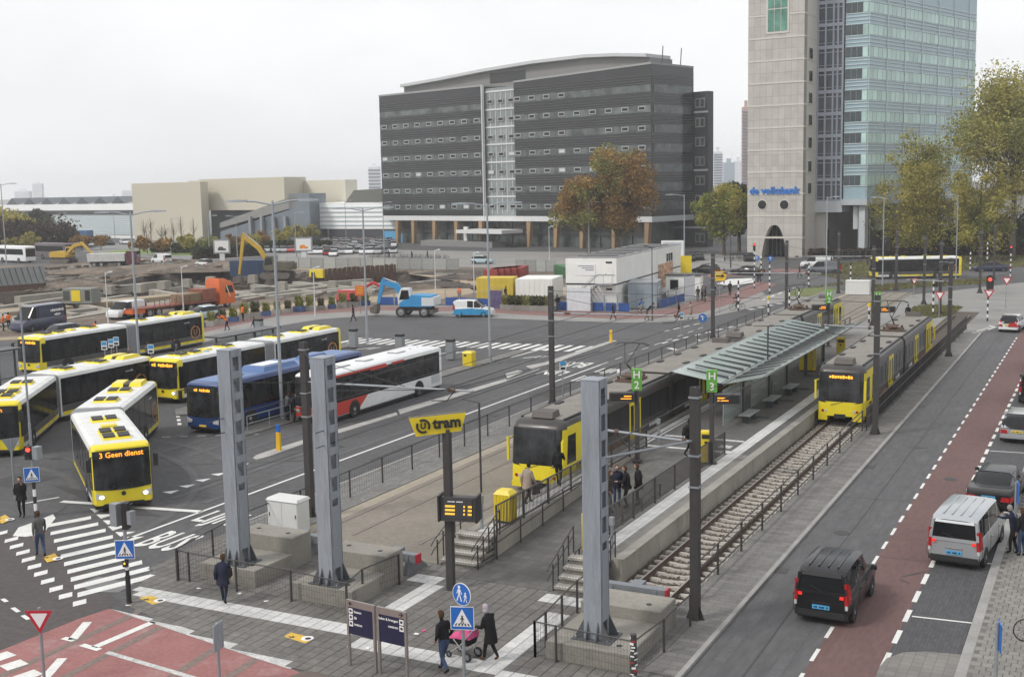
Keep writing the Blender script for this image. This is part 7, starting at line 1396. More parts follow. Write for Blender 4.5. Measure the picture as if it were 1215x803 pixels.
for (px_,py_,w_,h_,z_,lab) in ((264,309,3.4,2.9,1.4,'backlit billboard with a dark car picture near the far road'),(361,308,3.6,2.9,1.6,'white billboard with an orange car picture beside the excavator')):
 p = G(px_,py_); t = thing('billboard',lab,'billboard',p,YAW); m = MB(); m.bx(-w_/2,w_/2,-.2,.2,z_,z_+h_); m.build('frame',pole_grey,t); m = MB(); m.bx(-w_/2+.3,w_/2-.3,-.22,-.201,z_+.3,z_+h_-.3); f_ = m.build('poster',signwhite,t); m = MB(); m.bx(-.5,.5,-.15,.15,0,z_); m.build('stand',lampw,t)
 m = MB(); m.slab([(.6*a_,-.221,z_+.3+.55*(b_-.6)) for a_,b_ in ((-1.3,1.2),(1.4,1.2),(1.5,1.9),(.7,2.0),(.3,2.6),(-.8,2.6),(-1.3,2.0))],(0,-.01,0)); m.build('picture',steel_d if px_ < 300 else pm('poster_orange',(.7,.25,.03),.5,var=.3),f_)
p = G(798,326); t = thing('billboard','white advertising hoarding beside the tall lamp and dark office block','billboard',(p.x,p.y,0),R(10)); m = MB(); m.bx(-1.7,1.7,-.15,.15,2.0,5.2); m.build('panel',signwhite,t); m = MB(); m.bx(-1.4,1.4,-.17,-.151,3.9,4.9); m.build('picture',pm('poster_grey',(.4,.45,.5),.5,var=.4,scale=.6),t)
for x in (-1.2,1.2): m = MB(); m.bx(x-.1,x+.1,.16,.3,0,5); m.build('post',steel_d,t)
# ================================================================ BUILDINGS
def pj(p):
 d = V(p)-CAM; z = d.dot(FW); return 607.5+FPX*d.dot(RT)/z,401.5-FPX*d.dot(UP)/z
def len_to(P,u,px_,lo=0.0,hi=400.0):
 "distance along u from P at which the picture column px_ is reached"
 s0 = pj(P+u*lo)[0]-px_
 for _ in range(50):
  m = (lo+hi)/2
  if (pj(P+u*m)[0]-px_)*s0 > 0: lo = m
  else: hi = m
 return lo
def h_at(P,py_,lo=-20.0,hi=400.0):
 P = V((P[0],P[1],0))
 for _ in range(50):
  m = (lo+hi)/2
  if pj(P+V((0,0,m)))[1] > py_: lo = m
  else: hi = m
 return lo
def U(deg): return V((-math.sin(R(deg)),math.cos(R(deg)),0))    # degrees left of +Y
C0 = G(774,297); u = U(74); v = U(-16); LB = len_to(C0,u,455.5); DB = len_to(C0,v,823)
xa = len_to(C0,u,613); xb = len_to(C0,u,576)
zt_r0 = h_at(C0,76); zt_r1 = h_at(C0+u*xa,98.5); zt_l = h_at(C0+u*LB,115); zband = h_at(C0+u*xa,262.5); zb2 = h_at(C0+u*xa,256.5)
off = thing('office_block','large dark glass office block with wooden columns and curved rooftop storey','building',C0,math.atan2(u.y,u.x))   # local x along the front (to the photo's left), local -y = depth
obm = pm('office_dark_cladding',(.03,.032,.035),.12,var=.2,scale=.05,spec=.5); obg = pm('office_glazing',(.085,.1,.098),.1,var=.8,scale=.3,spec=.6,det=3); oblou = pm('office_louvre',(.075,.078,.081),.35,var=.1,scale=.1); obw = pm('office_white_band',(.62,.63,.63),.55,var=.06); wood = pm('wood_column',(.33,.22,.12),.7,var=.14,scale=1.2,stretch=(3,3,.3)); obf = pm('window_frame_grey',(.33,.34,.34),.5,var=.05); obmid = pm('office_pale_glazing',(.22,.25,.25),.25,var=.3,scale=.2)  # sky reflection put into office glazing as a lighter, mottled base colour
obp = pm('roof_storey_grey',(.2,.195,.19),.65,var=.08,scale=.2)
rows = [h_at(C0+u*len_to(C0,u,626),y) for y in (117.5,139.5,161,182,203.7,224.6,245.5)]; fh = (rows[0]-rows[-1])/6
zlow = zb2
m = MB(); m.slab([(0,0,zlow),(xa,0,zlow),(xa,0,zt_r1),(0,0,zt_r0)],(0,-DB,0)); m.build('right_wing',obm,off)
m = MB(); m.slab([(xb,0,zlow),(LB,0,zlow),(LB,0,zt_l),(xb,0,zt_l)],(0,-DB,0)); m.build('left_wing',obm,off)
m = MB(); m.bx(xa+.01,xb-.01,-DB,-1.0,zlow,zt_l-.5); mid = m.build('central_bay',obmid,off)
m = MB(); m.bx(-.05,LB+.05,-DB-.1,.15,zband,zlow-.003); m.build('white_band',obw,off)
m = MB(); m.bx(3,LB-3,-DB+3,-3.0,0,zband-.01); gf = m.build('ground_floor',obg,off)
m = MB(); m.bx(2.5,LB-2.5,-2.95,-2.6,zband*.48,zband*.48+.7); m.build('floor_beam',oblou,off)
nb = 18
for i in range(nb+1): m = MB(); x = 3+(LB-6)*i/nb; m.bx(x-.08,x+.08,-2.98,-2.7,.2,zband-.05); m.build('mullion',oblou,gf)
for pxc in (471,490,515,541,570,627,659,690,728,767):
 x = len_to(C0,u,pxc); w = .72; m = MB(); m.loft([[(x-w*.5+.3,-1.2,0),(x+w*.5+.3,-1.2,0),(x+w*.5+.3,-.2,0),(x-w*.5+.3,-.2,0)],[(x-w,-1.2,zband),(x+w*.7,-1.2,zband),(x+w*.7,.0,zband),(x-w,.0,zband)]]); m.build('column',wood,off)
for x0,x1 in ((0,xa),(xb,LB)):
 ztp = lambda x: (zt_r0+(zt_r1-zt_r0)*x/xa) if x0 == 0 else zt_l
 for k,zr in enumerate(rows):
  if x0 and k == 0: zr -= 1.0
  m = MB(); m.bx(x0+.15,x1-.15,0,.1,zr-.75,zr+.75); gs_ = m.build('window_strip',obg,off)
  for j in range(4):
   z = zr+.95+j*(fh-1.9)/4
   if z+.3 < ztp(x1)-.5: m = MB(); m.bx(x0+.05,x1-.05,.001,.18,z,z+.11); m.build('louvre',oblou,off)
 m = MB(); m.slab([(x0,.15,ztp(x0)),(x1,.15,ztp(x1)),(x1,.15,ztp(x1)+.4),(x0,.15,ztp(x0)+.4)],(0,-DB-.2,0)); m.build('parapet',pm('parapet_grey',(.3,.31,.31),.5,var=.05),off)
wf = MB(); wf.bx(-.95,.95,.1,.2,-.48,.48); wfm = wf.mesh('window',obf); wp = MB(); wp.bx(-.72,.72,.2,.22,-.28,.28); wpm = wp.mesh('pane',glassd)
wpl = MB(); wpl.bx(-.72,.72,.2,.22,-.28,.28); wplm = wpl.mesh('pane',pm('pane_pale',(.55,.58,.58),.3,var=.1)); rw = random.Random(4)  # a few panes take a paler base colour
def win(x,z,dy=0.0,par=off):
 a = link('window',wfm,par,(x,dy,z)); link('pane',wpm if rw.random() > .06 else wplm,a)
for k,zr in enumerate(rows):
 n = 9
 for i in range(n):
  x = 2.4+(xa-3.6)*i/(n-1)
  if not (k == 0 and i < 5) and rw.random() > .05: win(x,zr+.1)
 if k:
  for i in range(9): win(xb+1.8+(LB-xb-3.6)*i/8,zr+.1)
 for i in range(3): win(xa+(xb-xa)*(i+.5)/3,zr+.1,-.95)
 m = MB(); m.bx(xa+.05,xb-.05,-1.0,-.85,zr+fh*.55,zr+fh*.55+.35); m.build('floor_edge',obw,mid)
 for i in range(1,6): m = MB(); x = xa+(xb-xa)*i/6; m.bx(x-.07,x+.07,-1.0,-.88,zr-fh*.4,zr+fh*.5); m.build('mullion',obw,mid)
 m = MB(); m.bx(-.12,0,-DB+.6,-.6,zr-.85,zr+.85); m.build('window_strip',obg,off)
 for j in range(4): z = zr+1.0+j*(fh-2)/4; m = MB(); m.bx(-.16,-.001,-DB+.2,-.2,z,z+.11); m.build('louvre',oblou,off)
m = MB(); m.bx(xb-.12,xb+.12,-.5,.3,zband,zt_l+.3); m.build('corner_pilaster',obw,off)
P1 = C0+v*10; xs = [(485,104),(530,96),(580,86),(640,76),(700,69),(735,67.5),(772,68)]; pts = []
for (a,b) in xs: l_ = len_to(P1,u,a); pts.append((l_,h_at(P1+u*l_,b)))
m = MB(); m.slab([(x,-10,z) for x,z in pts]+[(pts[-1][0],-10,zt_l-3),(pts[0][0],-10,zt_l-3)],(0,-DB*.55,0)); m.build('roof_storey',obp,off)
m = MB(); m.slab([(x,-8.6,z) for x,z in pts]+[(x,-8.6,z+.7) for x,z in pts[::-1]],(0,-DB*.6,0)); m.build('roof_slab',pm('roof_edge_pale',(.5,.51,.52),.5,var=.05),off)
l1,l2 = len_to(P1,u,627),len_to(P1,u,586); zz = h_at(P1+u*l1,94); m = MB(); m.bx(l1,l2,-10,-9.85,zz-.2,zz+2.1); m.build('vent_grille',obm,off)
for a in (780,800): m = MB(); x = 1.0; m.cyl((x,-DB*(.2+(a-774)*.022),zt_r0),(x-.3,-DB*(.2+(a-774)*.022),zt_r0+4),.1,n=6); m.build('antenna',pole_black,off)
xc = len_to(C0,u,588); m = MB(); m.bx(xa-2,xc+6,0,7,zband*.55,zband*.55+.8); m.build('entrance_canopy',obw,off)
m = MB(); m.bx(xb-8,xb+16,1.5,6,0,1.3); m.build('entrance_steps',pm('step_grey',(.22,.22,.22),.8,var=.1),off)
m = MB(); m.bx(xb+2,xb+3.2,3.5,4.0,1.3,4.6); m.build('info_column',obw,off)
C1 = C0+v*(DB+.5); w2 = len_to(C1,-u,840,hi=60); zr2 = h_at(C1-u*6,107)
rwing = thing('office_wing','dark rear wing of the office block with pale window bands','building',C1,math.atan2(u.y,u.x)); m = MB(); m.bx(-w2,8,-2,0,0,zr2); m.build('wall',pm('wing_dark',(.06,.062,.072),.55,var=.1),rwing)
for k in range(8):
 z = zr2-3.4-k*4.1
 for i in range(2): m = MB(); x0 = -w2+.8+i*(w2-1)/2; m.bx(x0,x0+w2*.36,.001,.12,z,z+2.0); w_ = m.build('window',obf,rwing); m = MB(); m.bx(x0+.2,x0+w2*.36-.2,.121,.13,z+.25,z+1.75); m.build('pane',obg,w_)
 if k % 3 == 0: m = MB(); m.bx(-w2,8,.001,.15,z-1.1,z-.7); m.build('band',obw,rwing)
T0 = G(951.7,306); ut = U(86); vt = U(-17.6); WT = len_to(T0,ut,886.5); vc = U(-4); DT = len_to(T0,vc,966.5); HT = 60
tcon = brickmat('tower_panels',(.45,.43,.4),(.29,.275,.25),1.15,2.06,var=.06,rough=.8,mort=.03,off=0,bump=.3,big=.12,plane='XZ'); tconl = pm('tower_band',(.56,.535,.49),.8,var=.06)
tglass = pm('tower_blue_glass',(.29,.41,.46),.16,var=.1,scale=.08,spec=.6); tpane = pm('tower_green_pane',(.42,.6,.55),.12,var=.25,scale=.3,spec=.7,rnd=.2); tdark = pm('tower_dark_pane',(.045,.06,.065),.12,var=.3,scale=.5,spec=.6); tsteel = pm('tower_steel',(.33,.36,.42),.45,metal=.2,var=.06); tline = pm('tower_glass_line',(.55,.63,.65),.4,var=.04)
tw = thing('bank_tower','tall bank tower with pale concrete front, arch and green glass side','building',T0,math.atan2(ut.y,ut.x))    # local x to the photo's left, -y = depth
ax0,ax1 = len_to(T0,ut,934),len_to(T0,ut,903); za = h_at(T0+ut*((ax0+ax1)/2),267); c_ = (ax0+ax1)/2; hw = (ax1-ax0)/2
arch = [(c_+hw*q,za*(1-abs(q)**2.6)) for q in [-1+i/10 for i in range(21)]]
poly = [(0,0)]+[(x,z) for x,z in arch]+[(WT,0),(WT,HT),(0,HT)]
m = MB(); m.slab([(x,0,z) for x,z in poly],(0,-1.6,0)); fr_ = m.build('concrete_front',tcon,tw)
m = MB(); m.bx(.02,WT-.02,-DT+.02,-1.62,za+.3,HT-.1); m.bx(.02,c_-hw-.3,-DT+.02,-1.62,0,za+.29); m.bx(c_+hw+.3,WT-.02,-DT+.02,-1.62,0,za+.29); m.build('concrete_core',tconl,tw)
m = MB(); m.bx(c_-hw-.3,c_+hw+.3,-5.4,-5.2,0,za+.2); av = m.build('arch_glazing',glassd,tw)
for i in range(6): m = MB(); x = c_-hw+hw*2*(i+.5)/6; m.bx(x-.08,x+.08,-5.18,-5.05,0,za); m.build('mullion',tsteel,av)
rowsT = [h_at(T0+ut*(WT*.5),y) for y in (18,43,70,97,123,149,176,204,230,256,282)]; fT = (rowsT[0]-rowsT[-1])/10
z = rowsT[-1]
while z < HT: m = MB(); m.bx(-.03,WT+.03,-DT,.06,z-.14,z+.14); m.build('floor_band',tconl,tw); z += fT
for pxc,zc in ((904,243),(930,243)):
 x = len_to(T0,ut,pxc); zc = h_at(T0+ut*x,zc); m = MB(); m.cyl((x,-.4,zc),(x,.09,zc),.95,n=24); rw_ = m.build('round_window',tconl,tw); m = MB(); m.cyl((x,.091,zc),(x,.11,zc),.8,n=24); m.build('pane',glassd,rw_)
m = MB(); x = len_to(T0,ut,918); add_text(m,'de volksbank',1.75,frame((x,.12,h_at(T0+ut*x,226.5)),(-1,0,0),(0,0,1)),depth=.12,bold=.05); m.build('lettering',pm('letter_blue',(.01,.16,.55),.4,var=0),tw)
x0,x1 = len_to(T0,ut,932),len_to(T0,ut,909); z0 = h_at(T0+ut*x0,37)
m = MB(); m.bx(x0-.3,x1+.3,-.3,.1,z0-.3,z0+20); wb = m.build('large_window',tconl,tw)
for i in range(4):
 for j in range(3): m = MB(); a = x0+(x1-x0)*j/3; m.bx(a+.06,a+(x1-x0)/3-.06,.101,.14,z0+i*4+.1,z0+i*4+3.9); m.build('pane',pm('window_green',(.1,.26,.2),.1,var=.5,scale=.4),wb)
for k,zr in enumerate(rowsT[2:9]):   # small windows in the return face (local x=0 side)
 m = MB(); m.bx(-.12,0,-DT*.62,-DT*.32,zr-.2,zr+1.9); w_ = m.build('window',tconl,tw); m = MB(); m.bx(-.14,-.121,-DT*.6,-DT*.34,zr-.05,zr+1.75); m.build('pane',glassd,w_)
S0 = T0+vc*DT; wl = len_to(S0,-ut,997.5); zs0 = h_at(S0-ut*2,252); sh = thing('lift_shaft','steel and glass lift shaft between concrete front and glass side of the tower','lift shaft',S0,math.atan2(ut.y,ut.x))
m = MB(); m.bx(-wl+.1,-.1,-5,-.25,zs0+2,HT); core = m.build('glazing',pm('shaft_glass',(.07,.085,.1),.15,var=.4,scale=.4),sh)
m = MB(); m.bx(-wl-.1,.1,-5,.1,zs0,zs0+2); m.build('base_band',pm('shaft_white',(.5,.52,.55),.5,var=.05),sh)
for fx_ in (0,.31,.62,.8,1.0): m = MB(); x = -.15-(wl-.3)*fx_; m.bx(x-.16,x+.16,-.26,.05,zs0+2,HT); m.build('vertical_post',tsteel,sh)
zz = zs0+2;
while zz < 58:
 m = MB(); m.bx(-wl,0,-.255,.08,zz-.3,zz+.3); m.build('floor_beam',tsteel,sh)
 for dz,hh in ((fT*.18,.1),(fT*.75,.16)): m = MB(); m.bx(-wl+.1,-.1,-.24,-.05,zz+dz,zz+dz+hh); m.build('transom',tsteel,sh)
 zz += fT
Q0 = S0-ut*(wl+.3); wg = len_to(Q0,-ut,1026); Q1 = Q0-ut*wg; lg = len_to(Q1,vt,1151,hi=300); zu = h_at(Q1,236); gb = thing('glass_block','pale green glass office block of the bank tower on white columns','building',Q1,math.atan2(vt.y,vt.x))   # local x along the long facade, local y = to the photo's left
ang = math.atan2(vt.y,vt.x)
A0 = V((0,0,0)); tow = MX.Rotation(-ang,4,'Z'); q0 = tow @ (Q0-Q1)
m = MB(); m.slab([(0,0,zu),(lg,0,zu),(lg+q0.x,q0.y+10,zu),(q0.x*1.0,q0.y,zu)],(0,0,HT-zu)); m.build('wall',tglass,gb)
m = MB(); m.slab([(-.5,-.5,zu-1.1),(lg,-.5,zu-1.1),(lg+q0.x,q0.y+10,zu-1.1),(q0.x-.4,q0.y+.3,zu-1.1)],(0,0,1.09)); m.build('soffit',pm('soffit_pale',(.42,.46,.5),.5,var=.05),gb)
rowsG = [h_at(Q1,y) for y in (8,34.5,61,87,112.5,138,163.5,189,214)]; fG = (rowsG[0]-rowsG[-1])/8; npn = 26
pn_ = MB(); pn_.bx(.06,lg/npn-.06,-.1,0,-.85,.85); pnm = pn_.mesh('pane',tpane); dq = q0.normalized(); wqm = q0.length
nrm = V((dq.y,-dq.x,0)); nrm = nrm if nrm.dot(tow @ (CAM-Q1)) > 0 else -nrm
for zr in rowsG:
 for i in range(npn): link('pane',pnm,gb,(lg*i/npn,0,zr))
 for i in range(4):
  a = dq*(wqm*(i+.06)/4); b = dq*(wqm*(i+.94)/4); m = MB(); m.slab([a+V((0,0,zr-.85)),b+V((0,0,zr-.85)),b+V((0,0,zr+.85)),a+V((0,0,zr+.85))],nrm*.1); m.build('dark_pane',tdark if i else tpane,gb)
 for dz in (-1.05,.95,1.6,2.25):
  m = MB(); m.bx(0,lg,-.14,-.001,zr+dz,zr+dz+.12); m.build('facade_line',tline,gb); m = MB(); a = dq*.02; b = dq*wqm; m.slab([a+V((0,0,zr+dz)),b+V((0,0,zr+dz)),b+V((0,0,zr+dz+.12)),a+V((0,0,zr+dz+.12))],nrm*.14); m.build('facade_line',tline,gb)
for i in range(0,npn+1,4): m = MB(); m.bx(lg*i/npn-.1,lg*i/npn+.1,-.2,-.15,zu,HT); m.build('facade_fin',tline,gb)
whc = pm('column_white',(.5,.53,.56),.5,var=.05);
for i in range(8):
 x = .8+i*(lg-2)/7; m = MB(); m.bx(x-.6,x+.6,.2,1.4,4.5 if i else 0,zu-1.1); m.build('column',whc,gb); m = MB(); m.bx(x-.5,x+.5,.3,1.3,0,4.49); m.build('column_base',obm,gb) if i else None
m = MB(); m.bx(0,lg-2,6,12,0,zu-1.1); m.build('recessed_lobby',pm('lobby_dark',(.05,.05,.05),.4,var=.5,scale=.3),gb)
m = MB(); m.bx(-1.0,9,7.5,11,0,zu-1.1); m.build('lobby_wall',tconl,gb); m = MB(); m.cyl((2.5,7.3,3.2),(2.5,7.51,3.2),3.0,n=24); m.build('round_window',glassd,gb)
for k,(fx_,mt,lab) in enumerate(((945.5+74,signwhite,'white vertical banner on a pole before the bank'),(1031,pm('banner_violet',(.06,.055,.14),.6,var=.1),'dark violet banner on a pole before the bank'))):
 p = G(fx_ if k else 1018,303); t = thing('banner_flag',lab,'banner',p,YAW); m = MB(); m.cyl((0,0,0),(0,0,9.2),.12,n=8); m.build('pole',pole_grey,t); m = MB(); m.bx(-1.0,-.15,-.02,.02,4.8,9.0); m.build('flag',mt,t)
m = MB()
beige = pm('hall_beige',(.53,.495,.405),.75,var=.04,scale=.02); beige2 = pm('hall_beige_light',(.62,.59,.49),.75,var=.04,scale=.02)
H0 = G(340,286); ul,ur = U(82),U(10)
def blockpx(t_,H_,uu,px1,vv,depth,ytop_at,z0,mat,name='wall'):
 l_ = len_to(H_,uu,px1); z1 = h_at(H_,ytop_at); m = MB(); A = [H_,H_+uu*l_,H_+uu*l_+vv*depth,H_+vv*depth]; o_ = t_.location
 m.slab([(q.x-o_.x,q.y-o_.y,z0) for q in A],(0,0,z1-z0)); return m.build(name,mat,t_),l_,z1
bh = thing('exhibition_hall','huge windowless beige exhibition hall in the distance','building',H0); zo = h_at(H0,249); d1 = len_to(H0,ur,366); blockpx(bh,H0,ul,240,ur,d1,210,zo,beige,'upper_volume')
H1 = H0+ur*(d1*.96)-V((6,0,0)); blockpx(bh,H1,-ul,412,ur,8,215,8,beige2,'right_volume'); H2 = G(160,285); blockpx(bh,H2,-U(82),241,U(10),4,218,0,beige,'left_volume')
m = MB(); A = [H0+ul*2+ur*3,H0+ul*(len_to(H0,ul,240)-2)+ur*3,H0+ul*40+ur*50,H0+ur*50]; m.slab([(q.x-H0.x,q.y-H0.y,0) for q in A],(0,0,zo+.2)); m.build('glass_base',pm('hall_glass',(.08,.1,.12),.3,var=.3,scale=.05),bh)
blockpx(bh,G(227,281),-U(82),241,U(10),4,214.5,0,beige2,'set_back_volume')
E0 = G(345,288); et = thing('hall_entrance','glazed wedge shaped entrance under a slanting grey roof','building',E0,0); le = len_to(E0,ul,300); l0 = len_to(E0,ul,262); zt_,zl_ = h_at(E0,231),h_at(E0+ul*l0,262)
hg = pm('entrance_glass',(.16,.19,.22),.3,var=.3,scale=.08); gr_ = pm('wedge_roof',(.23,.23,.22),.7,var=.08)
m = MB(); m.slab([V((0,0,0)),ul*l0,ul*l0+V((0,0,zl_-3)),V((0,0,zt_-4))],ur*14); m.build('glass_body',hg,et)
m = MB(); m.slab([V((0,0,zt_-3.2))-ul*3,ul*l0+V((0,0,zl_-2)),ul*l0+V((0,0,zl_-.6)),V((0,0,zt_))-ul*3],ur*16); m.build('slanted_roof',gr_,et)
for i in range(4): m = MB(); q = ul*(1+i*4.5); m.bx(q.x-.4,q.x+.4,q.y-1.2,q.y-.3,0,zt_*.55); m.build('pillar',pole_grey,et)
m = MB(); m.slab([V((0,0,0)),-ul*7.5,-ul*7.5+V((0,0,13)),V((0,0,13))],ur*10); m.build('low_glass_wing',hg,et)
W0 = G(377,287); wu = -U(86); wl_ = len_to(W0,wu,470); wh = thing('white_hall','white ribbed hall with dark base beside the office block','building',W0); z1,z0 = h_at(W0,241),h_at(W0,271.5)
m = MB(); m.slab([V((0,0,z0)),wu*wl_+V((0,0,z0)),wu*wl_+V((0,0,z1)),V((0,0,z1))],U(4)*40); m.build('white_wall',pm('hall_white',(.85,.86,.86),.6,var=.03),wh)
m = MB(); m.slab([wu*4,wu*wl_,wu*wl_+V((0,0,z0-.01)),wu*4+V((0,0,z0-.01))],U(4)*36); m.build('dark_base',pm('hall_base',(.05,.052,.065),.6,var=.05),wh)
for i in range(5): z = z0+(z1-z0)*(.12+.17*i); m = MB(); m.slab([V((0,0,z)),wu*wl_+V((0,0,z)),wu*wl_+V((0,0,z+.3)),V((0,0,z+.3))],-U(4)*.2); m.build('cladding_joint',tline,wh)
xb_ = len_to(W0,wu,457); m = MB(); q = wu*xb_; m.slab([q,q+wu*9,q+wu*9+V((0,0,z0*.85)),q+V((0,0,z0*.85))],-U(4)*.3); m.build('blue_panel',pm('panel_blue',(.1,.35,.6),.5,var=.1),wh)
m = MB(); q = wu*(wl_*.38); m.slab([q+V((0,0,z1)),wu*wl_+V((0,0,z1)),wu*wl_+V((0,0,z1+3.6)),q+wu*3+V((0,0,z1+3.2))],U(4)*45); m.build('dark_roof',pm('roof_dark',(.14,.145,.13),.7,var=.06),wh)
K0 = G(162,283); ku = U(78); kl = len_to(K0,ku,-60,hi=700); kh = thing('sawtooth_hall','long white hall with grey roof of triangular skylights','building',K0); z1,z2,z3 = h_at(K0,241.5),h_at(K0,235),h_at(K0,254)
m = MB(); m.slab([V((0,0,0)),ku*kl,ku*kl+V((0,0,z1)),V((0,0,z1))],U(-12)*60); m.build('wall',MAT['hall_white'],kh)
m = MB(); m.slab([V((0,0,z1)),ku*kl+V((0,0,z1)),ku*kl+V((0,0,z2))+U(-12)*8,V((0,0,z2))+U(-12)*8],U(-12)*50); m.build('roof',pm('saw_roof',(.28,.29,.285),.7,var=.05),kh)
for pxc in (17,37.5,58.5,79,100,121.5,142.5):
 x = len_to(K0,ku,pxc,hi=700); w = 7.0; q = ku*x; m = MB(); m.slab([q-ku*w*.55+V((0,0,z1+.1)),q+ku*w*.55+V((0,0,z1+.1)),q+V((0,0,z2+.6))],U(-12)*8); m.build('skylight',pm('skylight_dark',(.1,.115,.13),.4,var=.05),kh)
m = MB(); m.slab([V((0,0,z3)),ku*kl+V((0,0,z3)),ku*kl+V((0,0,z3+1.2)),V((0,0,z3+1.2))],-U(-12)*.6); m.build('dark_band',steel_d,kh)  # projecting dark band along the hall wall
for i in range(10): z = z3*.15+z3*.08*i; m = MB(); m.slab([V((0,0,z)),ku*kl+V((0,0,z)),ku*kl+V((0,0,z+.3)),V((0,0,z+.3))],-U(-12)*.25); m.build('cladding_joint',tline,kh)
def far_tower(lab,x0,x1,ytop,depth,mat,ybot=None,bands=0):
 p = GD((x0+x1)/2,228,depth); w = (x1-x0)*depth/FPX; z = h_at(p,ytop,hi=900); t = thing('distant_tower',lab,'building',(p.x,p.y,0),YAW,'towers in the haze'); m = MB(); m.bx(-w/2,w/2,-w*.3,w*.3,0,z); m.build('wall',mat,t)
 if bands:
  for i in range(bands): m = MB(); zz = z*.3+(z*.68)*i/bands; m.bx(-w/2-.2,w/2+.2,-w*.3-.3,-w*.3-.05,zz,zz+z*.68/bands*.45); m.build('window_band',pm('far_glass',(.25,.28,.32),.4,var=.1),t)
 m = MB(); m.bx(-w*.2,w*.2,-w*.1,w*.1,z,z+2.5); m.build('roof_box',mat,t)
ft = pm('far_concrete_hazed',(.75,.77,.8),.8,var=.05); ftp = pm('far_pink',(.55,.4,.36),.8,var=.06); ftd = pm('far_slate',(.42,.48,.54),.7,var=.06)  # far tower colours brightened to stand in for pale haze
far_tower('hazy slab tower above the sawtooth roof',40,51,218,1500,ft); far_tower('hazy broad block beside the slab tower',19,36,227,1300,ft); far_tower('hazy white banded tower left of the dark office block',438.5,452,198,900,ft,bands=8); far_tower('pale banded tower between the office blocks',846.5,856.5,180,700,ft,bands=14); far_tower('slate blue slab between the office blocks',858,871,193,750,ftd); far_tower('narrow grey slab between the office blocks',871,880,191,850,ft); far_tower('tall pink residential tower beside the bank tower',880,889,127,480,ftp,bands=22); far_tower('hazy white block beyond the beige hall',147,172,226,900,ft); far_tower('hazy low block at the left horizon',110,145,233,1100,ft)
# ================================================================ TREES
barkm = pm('bark',(.1,.08,.062),.9,var=.25,scale=3,bump=.4)
def leafmat(name,c,c2=None,v=.35):
 m = bpy.data.materials.new(name); m.use_nodes = True; t = m.node_tree; b = t.nodes['Principled BSDF']; N = t.nodes.new; b.inputs['Roughness'].default_value = .6; b.inputs['Specular IOR Level'].default_value = .25
 g = N('ShaderNodeNewGeometry'); r = N('ShaderNodeValToRGB'); r.color_ramp.elements[0].color = (*[q*(1-v) for q in c],1); r.color_ramp.elements[1].color = (*(c2 or [q*(1+v) for q in c]),1); r.color_ramp.elements.new(.5).color = (*c,1)
 t.links.new(g.outputs['Random Per Island'],r.inputs[0])
 n = N('ShaderNodeTexNoise'); n.inputs['Scale'].default_value = .35; n.inputs['Detail'].default_value = 3; tcn = N('ShaderNodeTexCoord'); t.links.new(tcn.outputs['Object'],n.inputs['Vector']); mr = N('ShaderNodeMapRange'); mr.inputs['From Min'].default_value = .3; mr.inputs['From Max'].default_value = .7; mr.inputs['To Min'].default_value = .65; mr.inputs['To Max'].default_value = 1.35; t.links.new(n.outputs['Fac'],mr.inputs['Value'])
 x = N('ShaderNodeMix'); x.data_type = 'RGBA'; x.blend_type = 'MULTIPLY'; x.inputs[0].default_value = 1; t.links.new(r.outputs[0],x.inputs[6]); t.links.new(mr.outputs[0],x.inputs[7]); t.links.new(x.outputs[2],b.inputs['Base Color'])
 tr = N('ShaderNodeBsdfTranslucent'); t.links.new(x.outputs[2],tr.inputs['Color']); ms = N('ShaderNodeMixShader'); ms.inputs[0].default_value = .45; t.links.new(b.outputs[0],ms.inputs[1]); t.links.new(tr.outputs[0],ms.inputs[2]); t.links.new(ms.outputs[0],t.nodes['Material Output'].inputs['Surface']); MAT[name] = m; return m
lf_or = leafmat('leaf_russet',(.27,.155,.05),(.45,.29,.08)); lf_gr = leafmat('leaf_green',(.18,.21,.045),(.38,.38,.08)); lf_ye = leafmat('leaf_yellow_green',(.37,.33,.08),(.52,.45,.11)); lf_ol = leafmat('leaf_olive',(.24,.25,.08),(.38,.37,.12)); lf_dk = leafmat('leaf_dark',(.035,.05,.022),(.07,.085,.03)); lf_br = leafmat('leaf_brown',(.05,.035,.03),(.08,.055,.04)); lf_mx = leafmat('leaf_mixed',(.08,.09,.04),(.14,.13,.055))
def limb(mb,pts,r0,r1,n=6):
 k = len(pts)-1
 for i in range(k): mb.cyl(pts[i],pts[i+1],r0+(r1-r0)*i/k,r0+(r1-r0)*(i+1)/k,n=n,cap=False)
